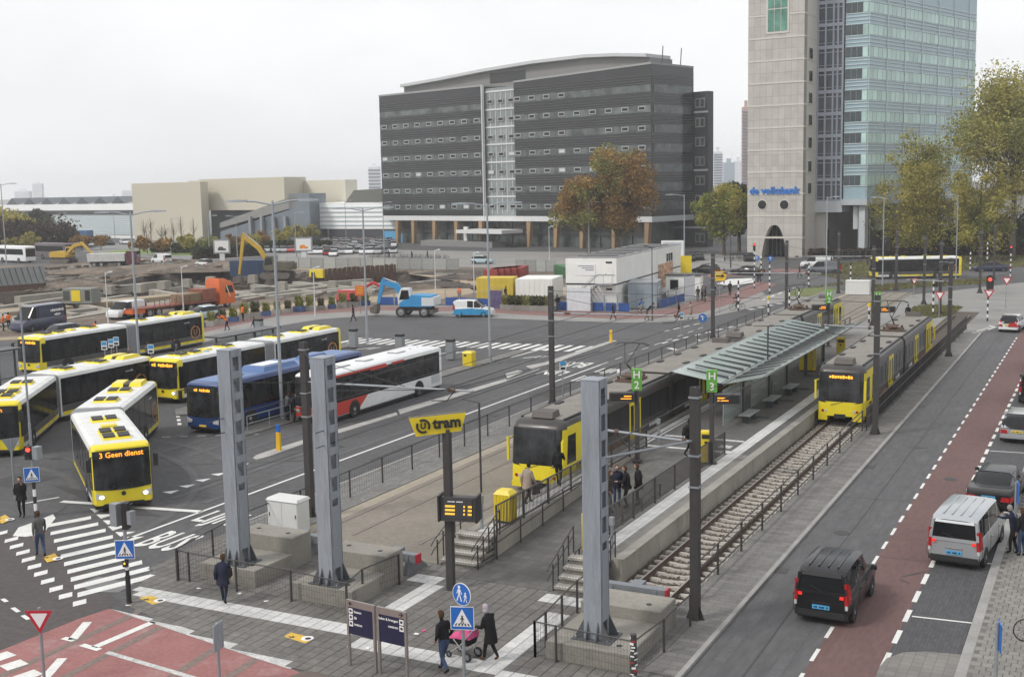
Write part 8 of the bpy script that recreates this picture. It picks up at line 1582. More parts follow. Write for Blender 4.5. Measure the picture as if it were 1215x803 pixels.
def tree(name,lab,p,h,cr,base,mats,nleaf,seed,trunk_r=.4,crown_rz=None,nclump=60,leaf=.35,grp=None,bare=False,zc=None,skew=(0,0),limbs=9,density=.85):
 r = random.Random(seed); t = thing(name,lab,'tree',p,0,grp); crz = crown_rz or (h-base)/2; crz *= .86; zc = zc or (h-crz-cr*.24); cen = V((skew[0],skew[1],zc))
 cl = []
 while len(cl) < nclump:
  d = V((r.gauss(0,1),r.gauss(0,1),r.gauss(0,1))).normalized(); q = r.random()**.45; lob = 1+.22*math.sin(3*math.atan2(d.y,d.x)+seed)+.15*math.sin(5*d.z+seed*2)
  c = cen+V((d.x*cr*q*lob,d.y*cr*q*lob,d.z*crz*q*(1+.1*math.sin(4*math.atan2(d.y,d.x)+seed))))
  if c.z > base*.9: cl.append(c)
 m = MB(); th = zc-crz*.25; limb(m,[V((0,0,0)),V((skew[0]*.1,skew[1]*.1,th*.4)),V((skew[0]*.4,skew[1]*.4,th))],trunk_r,trunk_r*.6,9); limb(m,[V((skew[0]*.4,skew[1]*.4,th)),V((skew[0]*.8,skew[1]*.8,zc+crz*.4)),V((skew[0],skew[1],zc+crz*.75))],trunk_r*.6,.04,7); m.build('trunk',barkm,t,60)
 bm_ = MB()
 for c in (cl if len(cl) < 90 else r.sample(cl,90)):
  s = r.uniform(.45,.95); st = V((skew[0]*.4*s,skew[1]*.4*s,base*.75+(c.z-base*.75)*r.uniform(.25,.6))); md = st*.5+c*.5+V((0,0,-.06*(c-st).length)); limb(bm_,[st,md,c],trunk_r*r.uniform(.12,.3),.02,5)
 bm_.build('branches',barkm,t,60)
 if not bare:
  vs = []; fs = []; per = int(nleaf*1.5)//nclump; mi = []
  for ci,c in enumerate(cl):
   cs = r.uniform(.6,1.3)*cr*.36; mt = r.choice(range(len(mats)))
   for _ in range(int(per*r.uniform(.5,1.4)*density)):
    d = V((r.gauss(0,1),r.gauss(0,1),r.gauss(0,.8))); d = d.normalized()*(r.random()**.5)*cs; q = c+d
    a = V((r.gauss(0,1),r.gauss(0,1),r.gauss(0,1))).normalized(); b = a.orthogonal().normalized(); L_ = leaf*.78*r.uniform(.4,1.5)
    i0 = len(vs); vs += [tuple(q-a*L_),tuple(q+b*L_*.55),tuple(q+a*L_),tuple(q-b*L_*.55)]; fs.append((i0,i0+1,i0+2,i0+3)); mi.append(mt)
  me = bpy.data.meshes.new('crown'); me.from_pydata(vs,[],fs); [me.materials.append(x) for x in mats]; me.polygons.foreach_set('material_index',mi); me.update(); link('crown',me,t)
 return t
def hpx(p,y): return h_at(p,y)
p = G(733,303); tree('chestnut_tree','russet autumn tree before the dark office block',p,hpx(p,174),6.2,3.0,[lf_or,lf_or,lf_or,lf_ol],26000,2,.7,crown_rz=9.0,nclump=95,leaf=.34,skew=(.4,0),zc=12.6)
p2 = V((p.x-5.2,p.y-2,0)); tree('chestnut_tree','smaller olive tree half bare beside the russet tree',p2,hpx(p2,210),5.6,3.0,[lf_or,lf_or,lf_ol],12000,5,.35,crown_rz=6.0,nclump=60,leaf=.34,zc=9.6,skew=(-1.2,0))
p = G(859,303); tree('maple_tree','green tree left of the bank tower',p,hpx(p,212),4.4,2.5,[lf_gr,lf_gr,lf_ye],17000,3,.35,crown_rz=5.6,nclump=80,leaf=.32)
p = G(877,299); tree('dark_tree','dark tree behind the green one by the bank tower',p,hpx(p,207),4.0,3,[lf_dk],10000,8,.4,nclump=60,leaf=.38)
p = G(1086,304); tree('birch_tree','yellow green tree in front of the glass block',p,hpx(p,152),7.0,2.0,[lf_ye,lf_ol,lf_ye],17000,4,.3,crown_rz=12.2,nclump=130,leaf=.27,density=.9)
p = G(1162,309); tree('birch_tree','yellow tree beside the tall olive tree on the verge',p,hpx(p,182),4.8,2.5,[lf_ye,lf_ye,lf_ye,lf_ol],11000,6,.25,crown_rz=9.5,nclump=80,leaf=.27)
p = G(1201,304); tree('poplar_tree','tall olive tree with forked trunk at the right',p,hpx(p,90),10.5,10.5,[lf_ol,lf_ye,lf_ol,lf_ye],30000,7,.55,crown_rz=12.5,nclump=150,leaf=.3,zc=21.5)
for i,(px_,py_,yt,cr,mt) in enumerate(((1190,296,252,5.5,lf_dk),(1150,296,262,5,lf_mx),(1235,300,240,6,lf_dk),(1110,297,268,4,lf_dk))):
 p = G(px_,py_); tree('dark_shrub_tree','dark bushy tree '+('right behind the forked olive trunk','between the two yellow trees','at the right edge behind the verge','low, at the foot of the glass block')[i],p,hpx(p,yt),cr,1.0,[mt],6000,20+i,.25,nclump=50,leaf=.36,grp='dark bushy trees behind the verge')
for i,(px_,py_,yt,cr,mt,lab) in enumerate(((14,297,258,8.5,lf_br,'dark brown round tree behind the coaches'),(42,296,259,8.5,lf_br,'dark copper tree beside the white halls'),(27,288,253,6,lf_dk,'green tree poking above the copper trees'),(-6,292,240,9,lf_ye,'pale yellow tree at the left edge'))):
 p = G(px_,py_); tree('round_tree',lab,p,hpx(p,yt),cr,2.0,[mt],7000,30+i,.4,nclump=60,leaf=.55)
for i,(px_,py_,yt,cr) in enumerate(((49,281,246,5),(66,279,251,5.5),(72,279,249,5),(81,278,256,4.5),(99,278,244,5.5),(108,278,246,5),(60,279,253,4.5))):
 p = G(px_,py_); tree('street_tree','slim green street tree before the white hall',p,hpx(p,yt),cr,4,[lf_dk,lf_mx],2500,40+i,.25,nclump=30,leaf=.6,grp='street trees before the white hall')
for i,(px_,py_,yt) in enumerate(((172,296,256),(180,294,254),(197,297,262),(207,299,258),(216,296,252),(231,297,254),(193,300,264),(175,301,268))):
 p = G(px_,py_); tree('bare_sapling','slender leafless sapling before the beige hall',p,hpx(p,yt),1.8,3.5,[lf_or],0,50+i,.12,nclump=22,grp='bare saplings before the beige hall',bare=True)
for i,(px_,py_,yt,mt) in enumerate(((166,303,279,lf_or),(193,302,282,lf_or),(222,301,277,lf_ye),(249,300,278,lf_ol),(277,299,276,lf_or),(299,297,274,lf_ye),(335,292,267,lf_ye),(354,290,266,lf_ye),(367,289,264,lf_ye),(17,299,280,lf_ye),(36,299,275,lf_ye),(120,296,279,lf_or),(97,297,277,lf_or),(310,296,272,lf_or))):
 p = G(px_,py_); cn = {'leaf_russet': 'russet','leaf_yellow_green': 'yellow','leaf_olive': 'olive'}[mt.name]; tree('young_tree','young '+cn+' autumn tree around the far lawn',p,hpx(p,yt),2.2,1.4,[mt],900,60+i,.1,nclump=20,leaf=.4,grp='young '+cn+' trees around the far lawn')
def hedge(lab,x0,y0,x1,y1,h,w,mat,seed,name='hedge',leaf=.3,n=2600):
 r = random.Random(seed); a,b = G(x0,y0),G(x1,y1); d = b-a; t = thing(name,lab,'hedge',a,math.atan2(d.y,d.x)); vs = []; fs = []
 m = MB(); m.bx(.1,d.length-.1,-w*.3,w*.3,0,h*.75); m.build('stems',MAT['leaf_brown'],t)
 for _ in range(n):
  q = V((r.random()*d.length,r.uniform(-w/2,w/2),h*r.random()**.6)); A = V((r.gauss(0,1),r.gauss(0,1),r.gauss(0,1))).normalized(); B = A.orthogonal().normalized(); L_ = leaf*r.uniform(.6,1.3); i0 = len(vs); vs += [tuple(q-A*L_),tuple(q+B*L_*.6),tuple(q+A*L_),tuple(q-B*L_*.6)]; fs.append((i0,i0+1,i0+2,i0+3))
 me = bpy.data.meshes.new('foliage'); me.from_pydata(vs,[],fs); me.materials.append(mat); me.update(); link('foliage',me,t)
hedge('dark clipped hedge beside the car billboard',230,308,312,303,2.6,2.5,lf_dk,1); hedge('clipped hedge block on the lawn',180,299.5,201,299,2.2,3,lf_dk,2,n=900); hedge('clipped hedge block left of the bare saplings',205,300,240,299.5,2.2,3,lf_dk,3,n=1200); hedge('dark hedge along the far car park',316,298,392,298,2.4,2.5,lf_dk,4); hedge('low brown hedge before the bank tower',960,306.5,1215,303,1.6,3,lf_br,5,n=3500); hedge('green hedge before the lawn cars',60,292,130,288,2.0,3,lf_dk,6,n=1500)
r_ = random.Random(77)
for i in range(46):
 px_ = -40+i*29+r_.uniform(-8,8); dep = r_.uniform(620,900); p = GD(px_,236,dep); p.z = 0; hh = h_at(p,r_.uniform(226,233)-.0205*(px_-600),hi=60); hh = max(8,min(hh,24))
 if i < 3:
  tree('horizon_tree','hazy green tree of the wooded horizon',p,hh,hh*.75,1,[lf_mx,lf_dk],2600,100+i,.4,nclump=40,leaf=1.0,grp='trees on the hazy horizon');
  if i == 0: HT0 = []
  HT0.append([o for o in col.objects if o.name.startswith('horizon_tree')][-1])
 else:
  o = HT0[i % 3]; c = copy_tree(o,p,r_.uniform(0,6)); c.scale = (hh/16*r_.uniform(1.1,1.8),hh/16*1.3,hh/16)
pot = pm('planter_blue',(.06,.1,.22),.6,var=.15,rnd=.3); potg = pm('planter_grey',(.3,.29,.27),.7,var=.12,rnd=.2)
proto = []
for k in range(3):
 t = thing('planter',('blue planter box with green shaggy plant on the site edge','grey planter box with olive plant on the site edge','grey planter box with dull mixed plant on the site edge')[k],'planter',(0,0,0),0,('blue planters','grey olive planters','grey mixed planters')[k]+' along the site edge'); m = MB(); m.tbox((0,0,.4),(1.5,.9,.8),-.08); m.build('box',(pot,potg,potg)[k],t); rr2 = random.Random(k+5); vs = []; fs = []
 for _ in range(260):
  q = V((rr2.uniform(-.6,.6),rr2.uniform(-.4,.4),.85+rr2.random()**1.5*1.3)); A = V((rr2.gauss(0,.6),rr2.gauss(0,.6),rr2.gauss(.6,.6))).normalized(); B = A.orthogonal().normalized(); L_ = rr2.uniform(.12,.3); i0 = len(vs); vs += [tuple(q-A*L_),tuple(q+B*L_*.4),tuple(q+A*L_),tuple(q-B*L_*.4)]; fs.append((i0,i0+1,i0+2,i0+3))
 me = bpy.data.meshes.new('plant'); me.from_pydata(vs,[],fs); me.materials.append((lf_gr,lf_ol,lf_mx)[k]); me.update(); link('plant',me,t); proto.append([t,False])
def put_planter(px_,py_,k,s=1.0):
 p = G(px_,py_)
 if not proto[k][1]: proto[k][1] = True; o = proto[k][0]; o.location = p
 else: o = copy_tree(proto[k][0],p,0)
 o.scale = (s,s,s*1.1); o.rotation_euler = (0,0,R(15)+random.uniform(-.3,.3))
for i,x in enumerate(range(238,446,13)):
 y = 389-(x-238)*.18+max(0,x-330)*.085; put_planter(x,y,i % 3,.58+.2*random.random())
for i,x in enumerate((600,607,616,625,634,643,652)): put_planter(x,368+(x-600)*.03,(1,2,2)[i % 3],.72)
def tufts(poly_px,n,seed,h=.25):
 r = random.Random(seed); poly = pxpoly(poly_px); xs = [q[0] for q in poly]; ys = [q[1] for q in poly]; vs = []; fs = []
 while len(fs) < n:
  q = (r.uniform(min(xs),max(xs)),r.uniform(min(ys),max(ys)))
  if not inside(q,poly): continue
  a = r.uniform(0,6.28); L_ = h*r.uniform(.5,1.3); w = .12; i0 = len(vs); vs += [(q[0]-w*math.cos(a),q[1]-w*math.sin(a),.03),(q[0]+w*math.cos(a),q[1]+w*math.sin(a),.03),(q[0]+r.uniform(-.1,.1),q[1]+r.uniform(-.1,.1),.03+L_)]; fs.append((i0,i0+1,i0+2))
 me = bpy.data.meshes.new('grass_tufts'); me.from_pydata(vs,[],fs); me.materials.append(pm('grass_blade',(.13,.12,.045),.8,var=.3,scale=.5,pos=True)); me.update(); o = link('grass_tufts',me); tag(o,'short dry grass on the verges of the junction','grass',kind='stuff')
tufts([(955,343),(1010,338),(1020,331),(1215,317),(1215,304),(1100,303),(990,314),(960,325),(1006,334)],9000,1); tufts([(1075,373),(1085,364),(1110,362),(1142,365),(1130,374),(1100,379)],1500,2,.2); tufts([(1012,349),(1060,344),(1090,341),(1180,336),(1174,331),(1040,338.5)],2500,3)
# ================================================================ PEOPLE (one continuous skinned mesh each, facing +x)
def cl(n_,c): return pm('cloth_'+n_,c,.85,var=.15,scale=9,spec=.2)
K_black = cl('black',(.013,.013,.015)); K_navy = cl('navy',(.02,.024,.045)); K_jean = cl('jeans',(.045,.07,.13)); K_beige = cl('beige',(.33,.27,.22)); K_grey = cl('grey',(.1,.1,.1)); K_brown = cl('brown',(.1,.045,.022)); K_dkbrown = cl('dark_brown',(.05,.035,.028)); K_orange = cl('hi_vis_orange',(.75,.15,.02)); K_blue = cl('blue',(.04,.11,.3)); K_pink = cl('pink',(.6,.1,.25)); K_cream = cl('cream',(.5,.43,.34)); K_white = cl('white',(.6,.6,.6)); K_lav = cl('lavender',(.4,.36,.42))
H_brown = cl('hair_brown',(.07,.035,.02)); H_black = cl('hair_black',(.012,.01,.01)); H_grey = cl('hair_grey',(.25,.24,.23)); shoe = cl('shoe',(.015,.014,.014))
def skeleton(pose):
 s = pose.get('stride',.0); lean = pose.get('lean',.03); J = {}; sit = pose.get('sit',0)
 J['pel'] = V((0,0,.93)); J['sp'] = V((lean*.5,0,1.12)); J['ch'] = V((lean,0,1.34)); J['nk'] = V((lean*1.3+.01,0,1.5)); J['hd'] = V((lean*1.6+.035,0,1.61))
 for sd,n in ((1,'L'),(-1,'R')):
  k = s*sd
  J['hip'+n] = V((0,.095*sd,.88))
  if sit: J['kn'+n] = V((.36,.12*sd,.78-.18*sd)); J['an'+n] = V((.2,.11*sd,.4-.16*sd)); J['to'+n] = V((.38,.12*sd,.34-.16*sd))
  else:
   J['an'+n] = V((k*.95,.085*sd,.09+(.1 if k < -.1 else 0)*min(1,abs(k)*3))); J['kn'+n] = V((k*.42+.06+(.05 if k < 0 else 0),.095*sd,.49)); J['to'+n] = J['an'+n]+V((.16,.015*sd,-.055 if k >= -.1 else -.11))
  J['sh'+n] = J['ch']+V((-.01,.175*sd,.07))
  a = pose.get('arm'+n,'swing'); sh = J['sh'+n]
  if a == 'swing': J['el'+n] = sh+V((-.05-k*.35,.06*sd,-.27)); J['wr'+n] = J['el'+n]+V((.09-k*.25,-.0*sd,-.23))
  elif a == 'front': J['el'+n] = sh+V((.1,.05*sd,-.26)); J['wr'+n] = J['el'+n]+V((.24,-.05*sd,.02))
  elif a == 'push': J['el'+n] = sh+V((.06,.06*sd,-.27)); J['wr'+n] = J['el'+n]+V((.26,-.02*sd,-.06))
  elif a == 'face': J['el'+n] = sh+V((.14,.06*sd,-.22)); J['wr'+n] = J['el'+n]+V((.03,-.12*sd,.27))
  elif a == 'pocket': J['el'+n] = sh+V((-.08,.11*sd,-.26)); J['wr'+n] = J['el'+n]+V((.13,-.06*sd,-.17))
  elif a == 'reach': J['el'+n] = sh+V((.22,.04*sd,-.1)); J['wr'+n] = J['el'+n]+V((.24,0,.02))
  d = (J['wr'+n]-J['el'+n]).normalized(); J['hn'+n] = J['wr'+n]+d*.085
 return J
RAD = {'pel': (.15,.125),'sp': (.14,.11),'ch': (.165,.12),'nk': (.055,.055),'hd': (.05,.05),'hip': (.1,.1),'kn': (.066,.066),'an': (.045,.045),'to': (.04,.03),'sh': (.078,.078),'el': (.054,.054),'wr': (.034,.034),'hn': (.034,.03)}
EDG = [('pel','sp'),('sp','ch'),('ch','nk'),('nk','hd')]+[x for n in 'LR' for x in (('pel','hip'+n),('hip'+n,'kn'+n),('kn'+n,'an'+n),('an'+n,'to'+n),('ch','sh'+n),('sh'+n,'el'+n),('el'+n,'wr'+n),('wr'+n,'hn'+n))]
POSES = {}
def make_pose(key,pose):
 J = skeleton(pose); names = list(J); me = bpy.data.meshes.new('p_'+key); me.from_pydata([tuple(J[n]) for n in names],[(names.index(a),names.index(b)) for a,b in EDG],[])
 ob = bpy.data.objects.new('p_'+key,me); col.objects.link(ob); ob.modifiers.new('s','SKIN').use_smooth_shade = True
 f = pose.get('bulk',1.0)
 for i,n in enumerate(names):
  r = RAD[n if n in RAD else n[:-1]]; sv = me.skin_vertices[0].data[i]; q = f if n[:2] in ('pe','sp','ch','sh','el') else 1
  sv.radius = (r[0]*q,r[1]*q); sv.use_root = (n == 'pel')
 sb = ob.modifiers.new('d','SUBSURF'); sb.levels = 1; sb.render_levels = 1
 POSES[key] = (ob,J,pose)
PD = dict(stand=dict(stride=.03),standp=dict(stride=.04,armL='face',armR='pocket'),walk1=dict(stride=.3,lean=.06),walk2=dict(stride=-.26,lean=.05,armL='pocket',armR='pocket'),walk3=dict(stride=.22,lean=.04,armL='swing',armR='front'),push=dict(stride=.22,lean=.1,armL='push',armR='push'),bulky=dict(stride=.05,armL='pocket',armR='pocket',bulk=1.3),talk=dict(stride=-.04,armL='front',armR='pocket'),bend=dict(stride=.2,lean=.42,armL='reach',armR='reach'),ride=dict(stride=0,sit=1,lean=.22,armL='reach',armR='reach'),reach=dict(stride=.1,lean=.12,armL='reach',armR='reach'))
for k_,v_ in PD.items(): make_pose(k_,v_)
bpy.context.view_layer.update(); dg = bpy.context.evaluated_depsgraph_get()
BODY = {}
for k_,(ob,J,pose) in POSES.items():
 me = bpy.data.meshes.new_from_object(ob.evaluated_get(dg)); bm = bmesh.new(); bm.from_mesh(me); bpy.data.meshes.remove(me)
 segs = [(a,b) for a,b in EDG]
 def zone(c):
  best = None
  for a,b in segs:
   A,B = J[a],J[b]; d = B-A; t_ = max(0,min(1,(c-A).dot(d)/d.length_squared)); ds = (A+d*t_-c).length-RAD[a if a in RAD else a[:-1]][0]*.6
   if best is None or ds < best[0]: best = (ds,a,b,t_)
  _,a,b,t_ = best
  if b == 'hd' or a == 'nk': return 2
  if b[:2] == 'hn' or (b[:2] == 'wr' and t_ > .92): return 2
  if b[:2] == 'to' or (b[:2] == 'an' and t_ > .9): return 3
  if b[:2] in ('hi','kn','an') or (a == 'pel' and c.z < .9): return 1
  return 0
 for f in bm.faces: f.material_index = zone(f.calc_center_median()); f.smooth = True
 H = J['hd']; ang = 0; hm = MB()
 n,mrows = 12,10; rings = []
 for j in range(mrows+1):
  t_ = j/mrows; z = -.115+.235*t_; w = math.sqrt(max(0.0,1-(2*t_-1.04)**2*.93))*.078 if 0 < t_ < 1 else .018
  w *= (.72+.5*t_ if t_ < .45 else 1); ring_ = []
  for i in range(n):
   a_ = 6.28318*i/n; x = math.cos(a_)*w*1.16; y = math.sin(a_)*w
   if i == 0 and .36 < t_ < .58: x += .024*(1.2-abs(t_-.42)*4)
   if i == 0 and .1 < t_ < .3: x += .008
   ring_.append((H.x+x+.012,H.y+y,H.z+.055+z))
  rings.append(ring_)
 hm.loft(rings)
 for s_ in (1,-1): hm.sphere((H.x+.0,H.y+s_*.078,H.z+.05),.022,.012,.032,8,5)
 base_n = len(hm.f); hm.m = 4
 for s_ in (1,-1): hm.sphere((H.x+.092,H.y+s_*.03,H.z+.065),.008,.013,.008,6,4)
 hm.cyl((H.x+.09,H.y-.022,H.z+.0),(H.x+.09,H.y+.022,H.z+.0),.006,n=5); hm.m = 2
 for sd,nn in ((1,'L'),(-1,'R')):
  w_,h_ = J['wr'+nn],J['hn'+nn]; d = (h_-w_).normalized(); sdv = V((1,0,0))-d*d.x; sdv = (sdv.normalized() if sdv.length > .2 else V((0,0,1))); pal = d.cross(sdv)*sd
  for i in range(4):
   o_ = h_+sdv*(.022-.015*i); L_ = (.055,.065,.06,.045)[i]; k1 = o_+d*L_*.6; k2 = k1+(d*.7-pal*.6).normalized()*L_*.6; hm.cyl(o_,k1,.0085,.008,n=5); hm.cyl(k1,k2,.008,.006,n=5)
  o_ = w_+d*.03+sdv*.03; k1 = o_+(sdv*.7+d*.7)*.035; hm.cyl(o_,k1,.011,.009,n=5); hm.cyl(k1,k1+d*.03,.009,.007,n=5)
 hme = hm.mesh('h',[skin]); i0 = len(bm.verts); bm.from_mesh(hme);
 bm.verts.ensure_lookup_table(); bm.faces.ensure_lookup_table()
 nf = len(bm.faces); off_ = nf-len(hm.f)
 for q,mi in enumerate(hm.mi): bm.faces[off_+q].material_index = 4 if mi == 4 else 2; bm.faces[off_+q].smooth = True
 bpy.data.meshes.remove(hme); me = bpy.data.meshes.new('person_body'); bm.to_mesh(me); bm.free()
 for x in (K_black,K_jean,skin,shoe,black): me.materials.append(x)
 BODY[k_] = (me,J); om = ob.data; bpy.data.objects.remove(ob); bpy.data.meshes.remove(om)
def person(lab,p,face,pose='walk1',top=K_black,legs=K_jean,hair=H_brown,h=1.76,coat=None,bag=None,pack=None,hat=None,shoes=shoe,grp=None,rot=None,scarf=None,vest=None):
 me,J = BODY[pose]; t = thing('person',lab,'person',p,face,grp); s = h/1.76; t.scale = (s,s,s); b = link('body',me,t)
 for i,mt in enumerate((top,legs,skin,shoes,black)): b.material_slots[i].link = 'OBJECT'; b.material_slots[i].material = mt
 H = J['hd']; m = MB(); rings = []
 for z,w,sh in ((-.02,.078,-.03),(.04,.09,-.022),(.1,.09,-.014),(.15,.072,-.006),(.178,.035,0)): rings.append([(H.x+.008+sh+math.cos(a_)*w*(1.1 if math.cos(a_) < 0 else (.55 if z < .09 else .95)),H.y+math.sin(a_)*w,H.z+.01+z) for a_ in [6.28318*i/12 for i in range(12)]])
 m.loft(rings); m.build('hat' if hat else ('headscarf' if scarf else 'hair'),hat or scarf or hair,t,60)
 if scarf: m = MB(); m.sphere((H.x-.02,H.y,H.z-.02),.1,.105,.11,12,8); m.build('scarf_drape',scarf,t,60)
 c = J['ch']; pl_ = J['pel']
 if coat:
  zb_ = coat[1]; m = MB(); rings = []; st = J['anL'].x
  for k,(z,rx,ry) in enumerate(((1.46,.1,.14),(1.4,.14,.215),(1.25,.16,.225),(1.05,.155,.205),(.9,.17,.21),(zb_+.1,.2,.225),(zb_,.205,.23))):
   u = (z-.93)/.5; cx_ = c.x*max(0,u); rings.append([(cx_+math.cos(a_)*rx*(1+(.12*abs(st) if z < .9 else 0)),math.sin(a_)*ry,z) for a_ in [6.28318*i/14 for i in range(14)]])
  m.loft(rings,cap=False); m.build('coat',coat[0],t,60)
  for nn in 'LR':
   sh,el,wr = J['sh'+nn],J['el'+nn],J['wr'+nn]; m = MB(); m.cyl(sh,el,.085,.068,n=10); m.cyl(el,wr,.068,.05,n=10); m.build('sleeve',coat[0],t,60)
 if vest: m = MB(); m.loft([[(c.x*max(0,(z-.93)/.5)+math.cos(a_)*rx,math.sin(a_)*ry,z) for a_ in [6.28318*i/12 for i in range(12)]] for z,rx,ry in ((1.45,.11,.15),(1.38,.15,.2),(1.15,.155,.2),(.92,.17,.2))],cap=False); m.build('vest',vest,t,60)
 if pack: m = MB(); m.loft([[(c.x-.15,-.14,1.0),(c.x-.15,.14,1.0),(c.x-.15,.13,1.42),(c.x-.15,-.13,1.42)],[(c.x-.33,-.12,1.02),(c.x-.33,.12,1.02),(c.x-.28,.1,1.4),(c.x-.28,-.1,1.4)]]); m.build('backpack',pack,t,30)
 if bag:
  w_ = J['hnR']; m = MB(); m.loft([[(w_.x-.2,w_.y-.07,w_.z-.42),(w_.x+.2,w_.y-.07,w_.z-.42),(w_.x+.2,w_.y+.07,w_.z-.42),(w_.x-.2,w_.y+.07,w_.z-.42)],[(w_.x-.15,w_.y-.05,w_.z-.12),(w_.x+.15,w_.y-.05,w_.z-.12),(w_.x+.15,w_.y+.05,w_.z-.12),(w_.x-.15,w_.y+.05,w_.z-.12)]]); m.tube([(w_.x-.1,w_.y,w_.z-.12),(w_.x,w_.y,w_.z-.01),(w_.x+.1,w_.y,w_.z-.12)],.01); m.build('handbag',bag,t)
 return t
def A(dx,dy): return math.atan2(dy,dx)
P_ = lambda x,y,z=.03: tuple(G(x,y,z))
person('person in a black coat standing on the far pavement corner, hand to face',P_(27,613,.03),R(-60),'standp',K_black,K_black,H_black,1.78,coat=(K_black,.75))
person('person in dark jacket and jeans walking on the zebra crossing',P_(49,661,.02),R(150),'walk1',K_grey,K_jean,H_brown,1.8)
person('person in navy coat with black shoulder bag and beige handbag on the pavement',P_(266,716),R(115),'walk3',K_navy,K_navy,H_brown,1.7,coat=(K_navy,.72),bag=K_cream,pack=None)
t = [o for o in col.objects if o.name.startswith('person')][-1]
m = MB(); m.loft([[(-.12,-.3,.98),(.2,-.3,.98),(.2,-.18,.98),(-.12,-.18,.98)],[(-.08,-.29,1.26),(.16,-.29,1.26),(.16,-.2,1.26),(-.08,-.2,1.26)]]); sp_ = link('shoulder_bag',m.mesh('shoulder_bag',K_black),[o for o in col.objects if o.name.startswith('person') and o.parent is None][-1])
person('man in black jacket and jeans walking past the wayfinding signs',P_(528,798),R(160),'walk2',K_black,K_jean,H_brown,1.82)
person('person in black coat, headscarf and brown boots pushing a stroller',P_(583,784),R(170),'push',K_black,K_black,H_brown,1.68,coat=(K_black,.62),scarf=K_lav,shoes=K_brown)
p = G(551,779,.03); t = thing('stroller','stroller with pink cover pushed across the forecourt','stroller',p,R(170)); frm = pm('stroller_frame',(.5,.5,.5),.4,metal=.5,var=.05)
for x,r_ in ((.38,.1),(-.32,.15)):
 for s in (1,-1): wheel(t,x,s*.26,r_,.05,s)
m = MB()
for s in (.25,-.25): m.tube([(.38,s,.12),(-.05,s,.45),(-.55,s,1.02)],.016); m.tube([(-.32,s,.15),(.2,s,.6)],.016)
m.tube([(-.55,-.25,1.02),(-.55,.25,1.02)],.02); m.build('frame',frm,t)
m = MB(); m.loft([[(-.3,-.2,.45),(.42,-.2,.4),(.42,.2,.4),(-.3,.2,.45)],[(-.38,-.23,.7),(.45,-.22,.55),(.45,.22,.55),(-.38,.23,.7)]]); m.build('seat',K_black,t); m = MB(); m.loft([[(-.4,-.23,.68),(.05,-.23,.62),(.05,.23,.62),(-.4,.23,.68)],[(-.38,-.2,.92),(-.02,-.19,.9),(-.02,.19,.9),(-.38,.2,.92)],[(-.28,-.1,1.0),(-.12,-.1,.98),(-.12,.1,.98),(-.28,.1,1.0)]]); m.build('hood',K_pink,t,50); m = MB(); m.tbox((.25,0,.6),(.42,.42,.14),.05); m.build('blanket',K_pink,t)
person('person in beige coat and dark hat with black bag on the left platform arm',P_(626,598,PZ),R(75),'walk1',K_beige,K_black,H_black,1.72,coat=(K_beige,.7),hat=K_black,bag=K_black)
person('person in dark jacket with backpack beside the left tram',P_(663,577,PZ),R(100),'walk3',K_black,K_black,H_black,1.8,pack=K_black)
for (x,y,f,ps,tp,lg,hr,lab) in ((722,609,10,'bulky',K_dkbrown,K_grey,H_brown,'person in brown jacket in the group talking on the ramp'),(732,601,-60,'bulky',K_navy,K_jean,H_brown,'tall person in navy jacket in the group on the ramp'),(744,603,200,'talk',K_black,K_black,H_brown,'person with pale scarf in the group on the ramp'),(758,600,190,'bulky',K_black,K_black,H_brown,'person in long black coat in the group on the ramp')):
 person(lab,P_(x,y,.42),R(f),ps,tp,lg,hr,1.8,coat=(tp,.75 if 'coat' in lab else .85),scarf=None)
person('person in black with backpack at the top of the ramp',P_(816,541,PZ),R(60),'walk1',K_black,K_black,H_black,1.78,pack=K_black)
person('person walking alone at the far kerb of the bus station',P_(420,382),R(200),'walk1',K_black,K_black,H_black,1.8); person('person with backpack walking by the shelter end',P_(303,398),R(250),'walk1',K_black,K_jean,H_black,1.8,pack=K_black)
for (x,y,f,ps,lab) in ((288,381,60,'stand','worker in orange vest by the planters'),(270,392,200,'bend','crouching worker in orange among barriers'),(4,393,40,'stand','worker in orange vest beside the dark blue van'),(11,391,140,'talk','person next to the orange worker by the van'),(108,404,90,'bend','worker bending behind the yellow bus')): person(lab,P_(x,y),R(f),ps,K_orange if 'orange' in lab or 'bending' in lab else K_grey,K_navy,H_black,1.78,vest=K_orange if 'vest' in lab else None)
for (x,y,f,ps,tp,lab) in ((139,441,200,'stand',K_black,'waiting passenger in black on the far bus island'),(155,438,-60,'standp',K_grey,'waiting passenger with pale bag on the far bus island'),(176,432,120,'talk',K_grey,'passenger in grey beside the bus stop plate'),(206,427,60,'stand',K_navy,'passenger in navy in the bus shelter')): person(lab,P_(x,y,.12),R(f),ps,tp,K_black,H_brown,1.75)
for (x,y,f,ps,tp,lab) in ((349,501,30,'stand',K_black,'passenger in black boarding beside the blue bus'),(341,499,60,'talk',K_grey,'passenger in grey at the blue bus door'),(359,492,80,'bulky',K_dkbrown,'passenger in brown queuing along the blue bus'),(366,487,90,'stand',K_black,'last passenger in the queue along the blue bus')): person(lab,P_(x,y,.12),R(f),ps,tp,K_black,H_black,1.75)
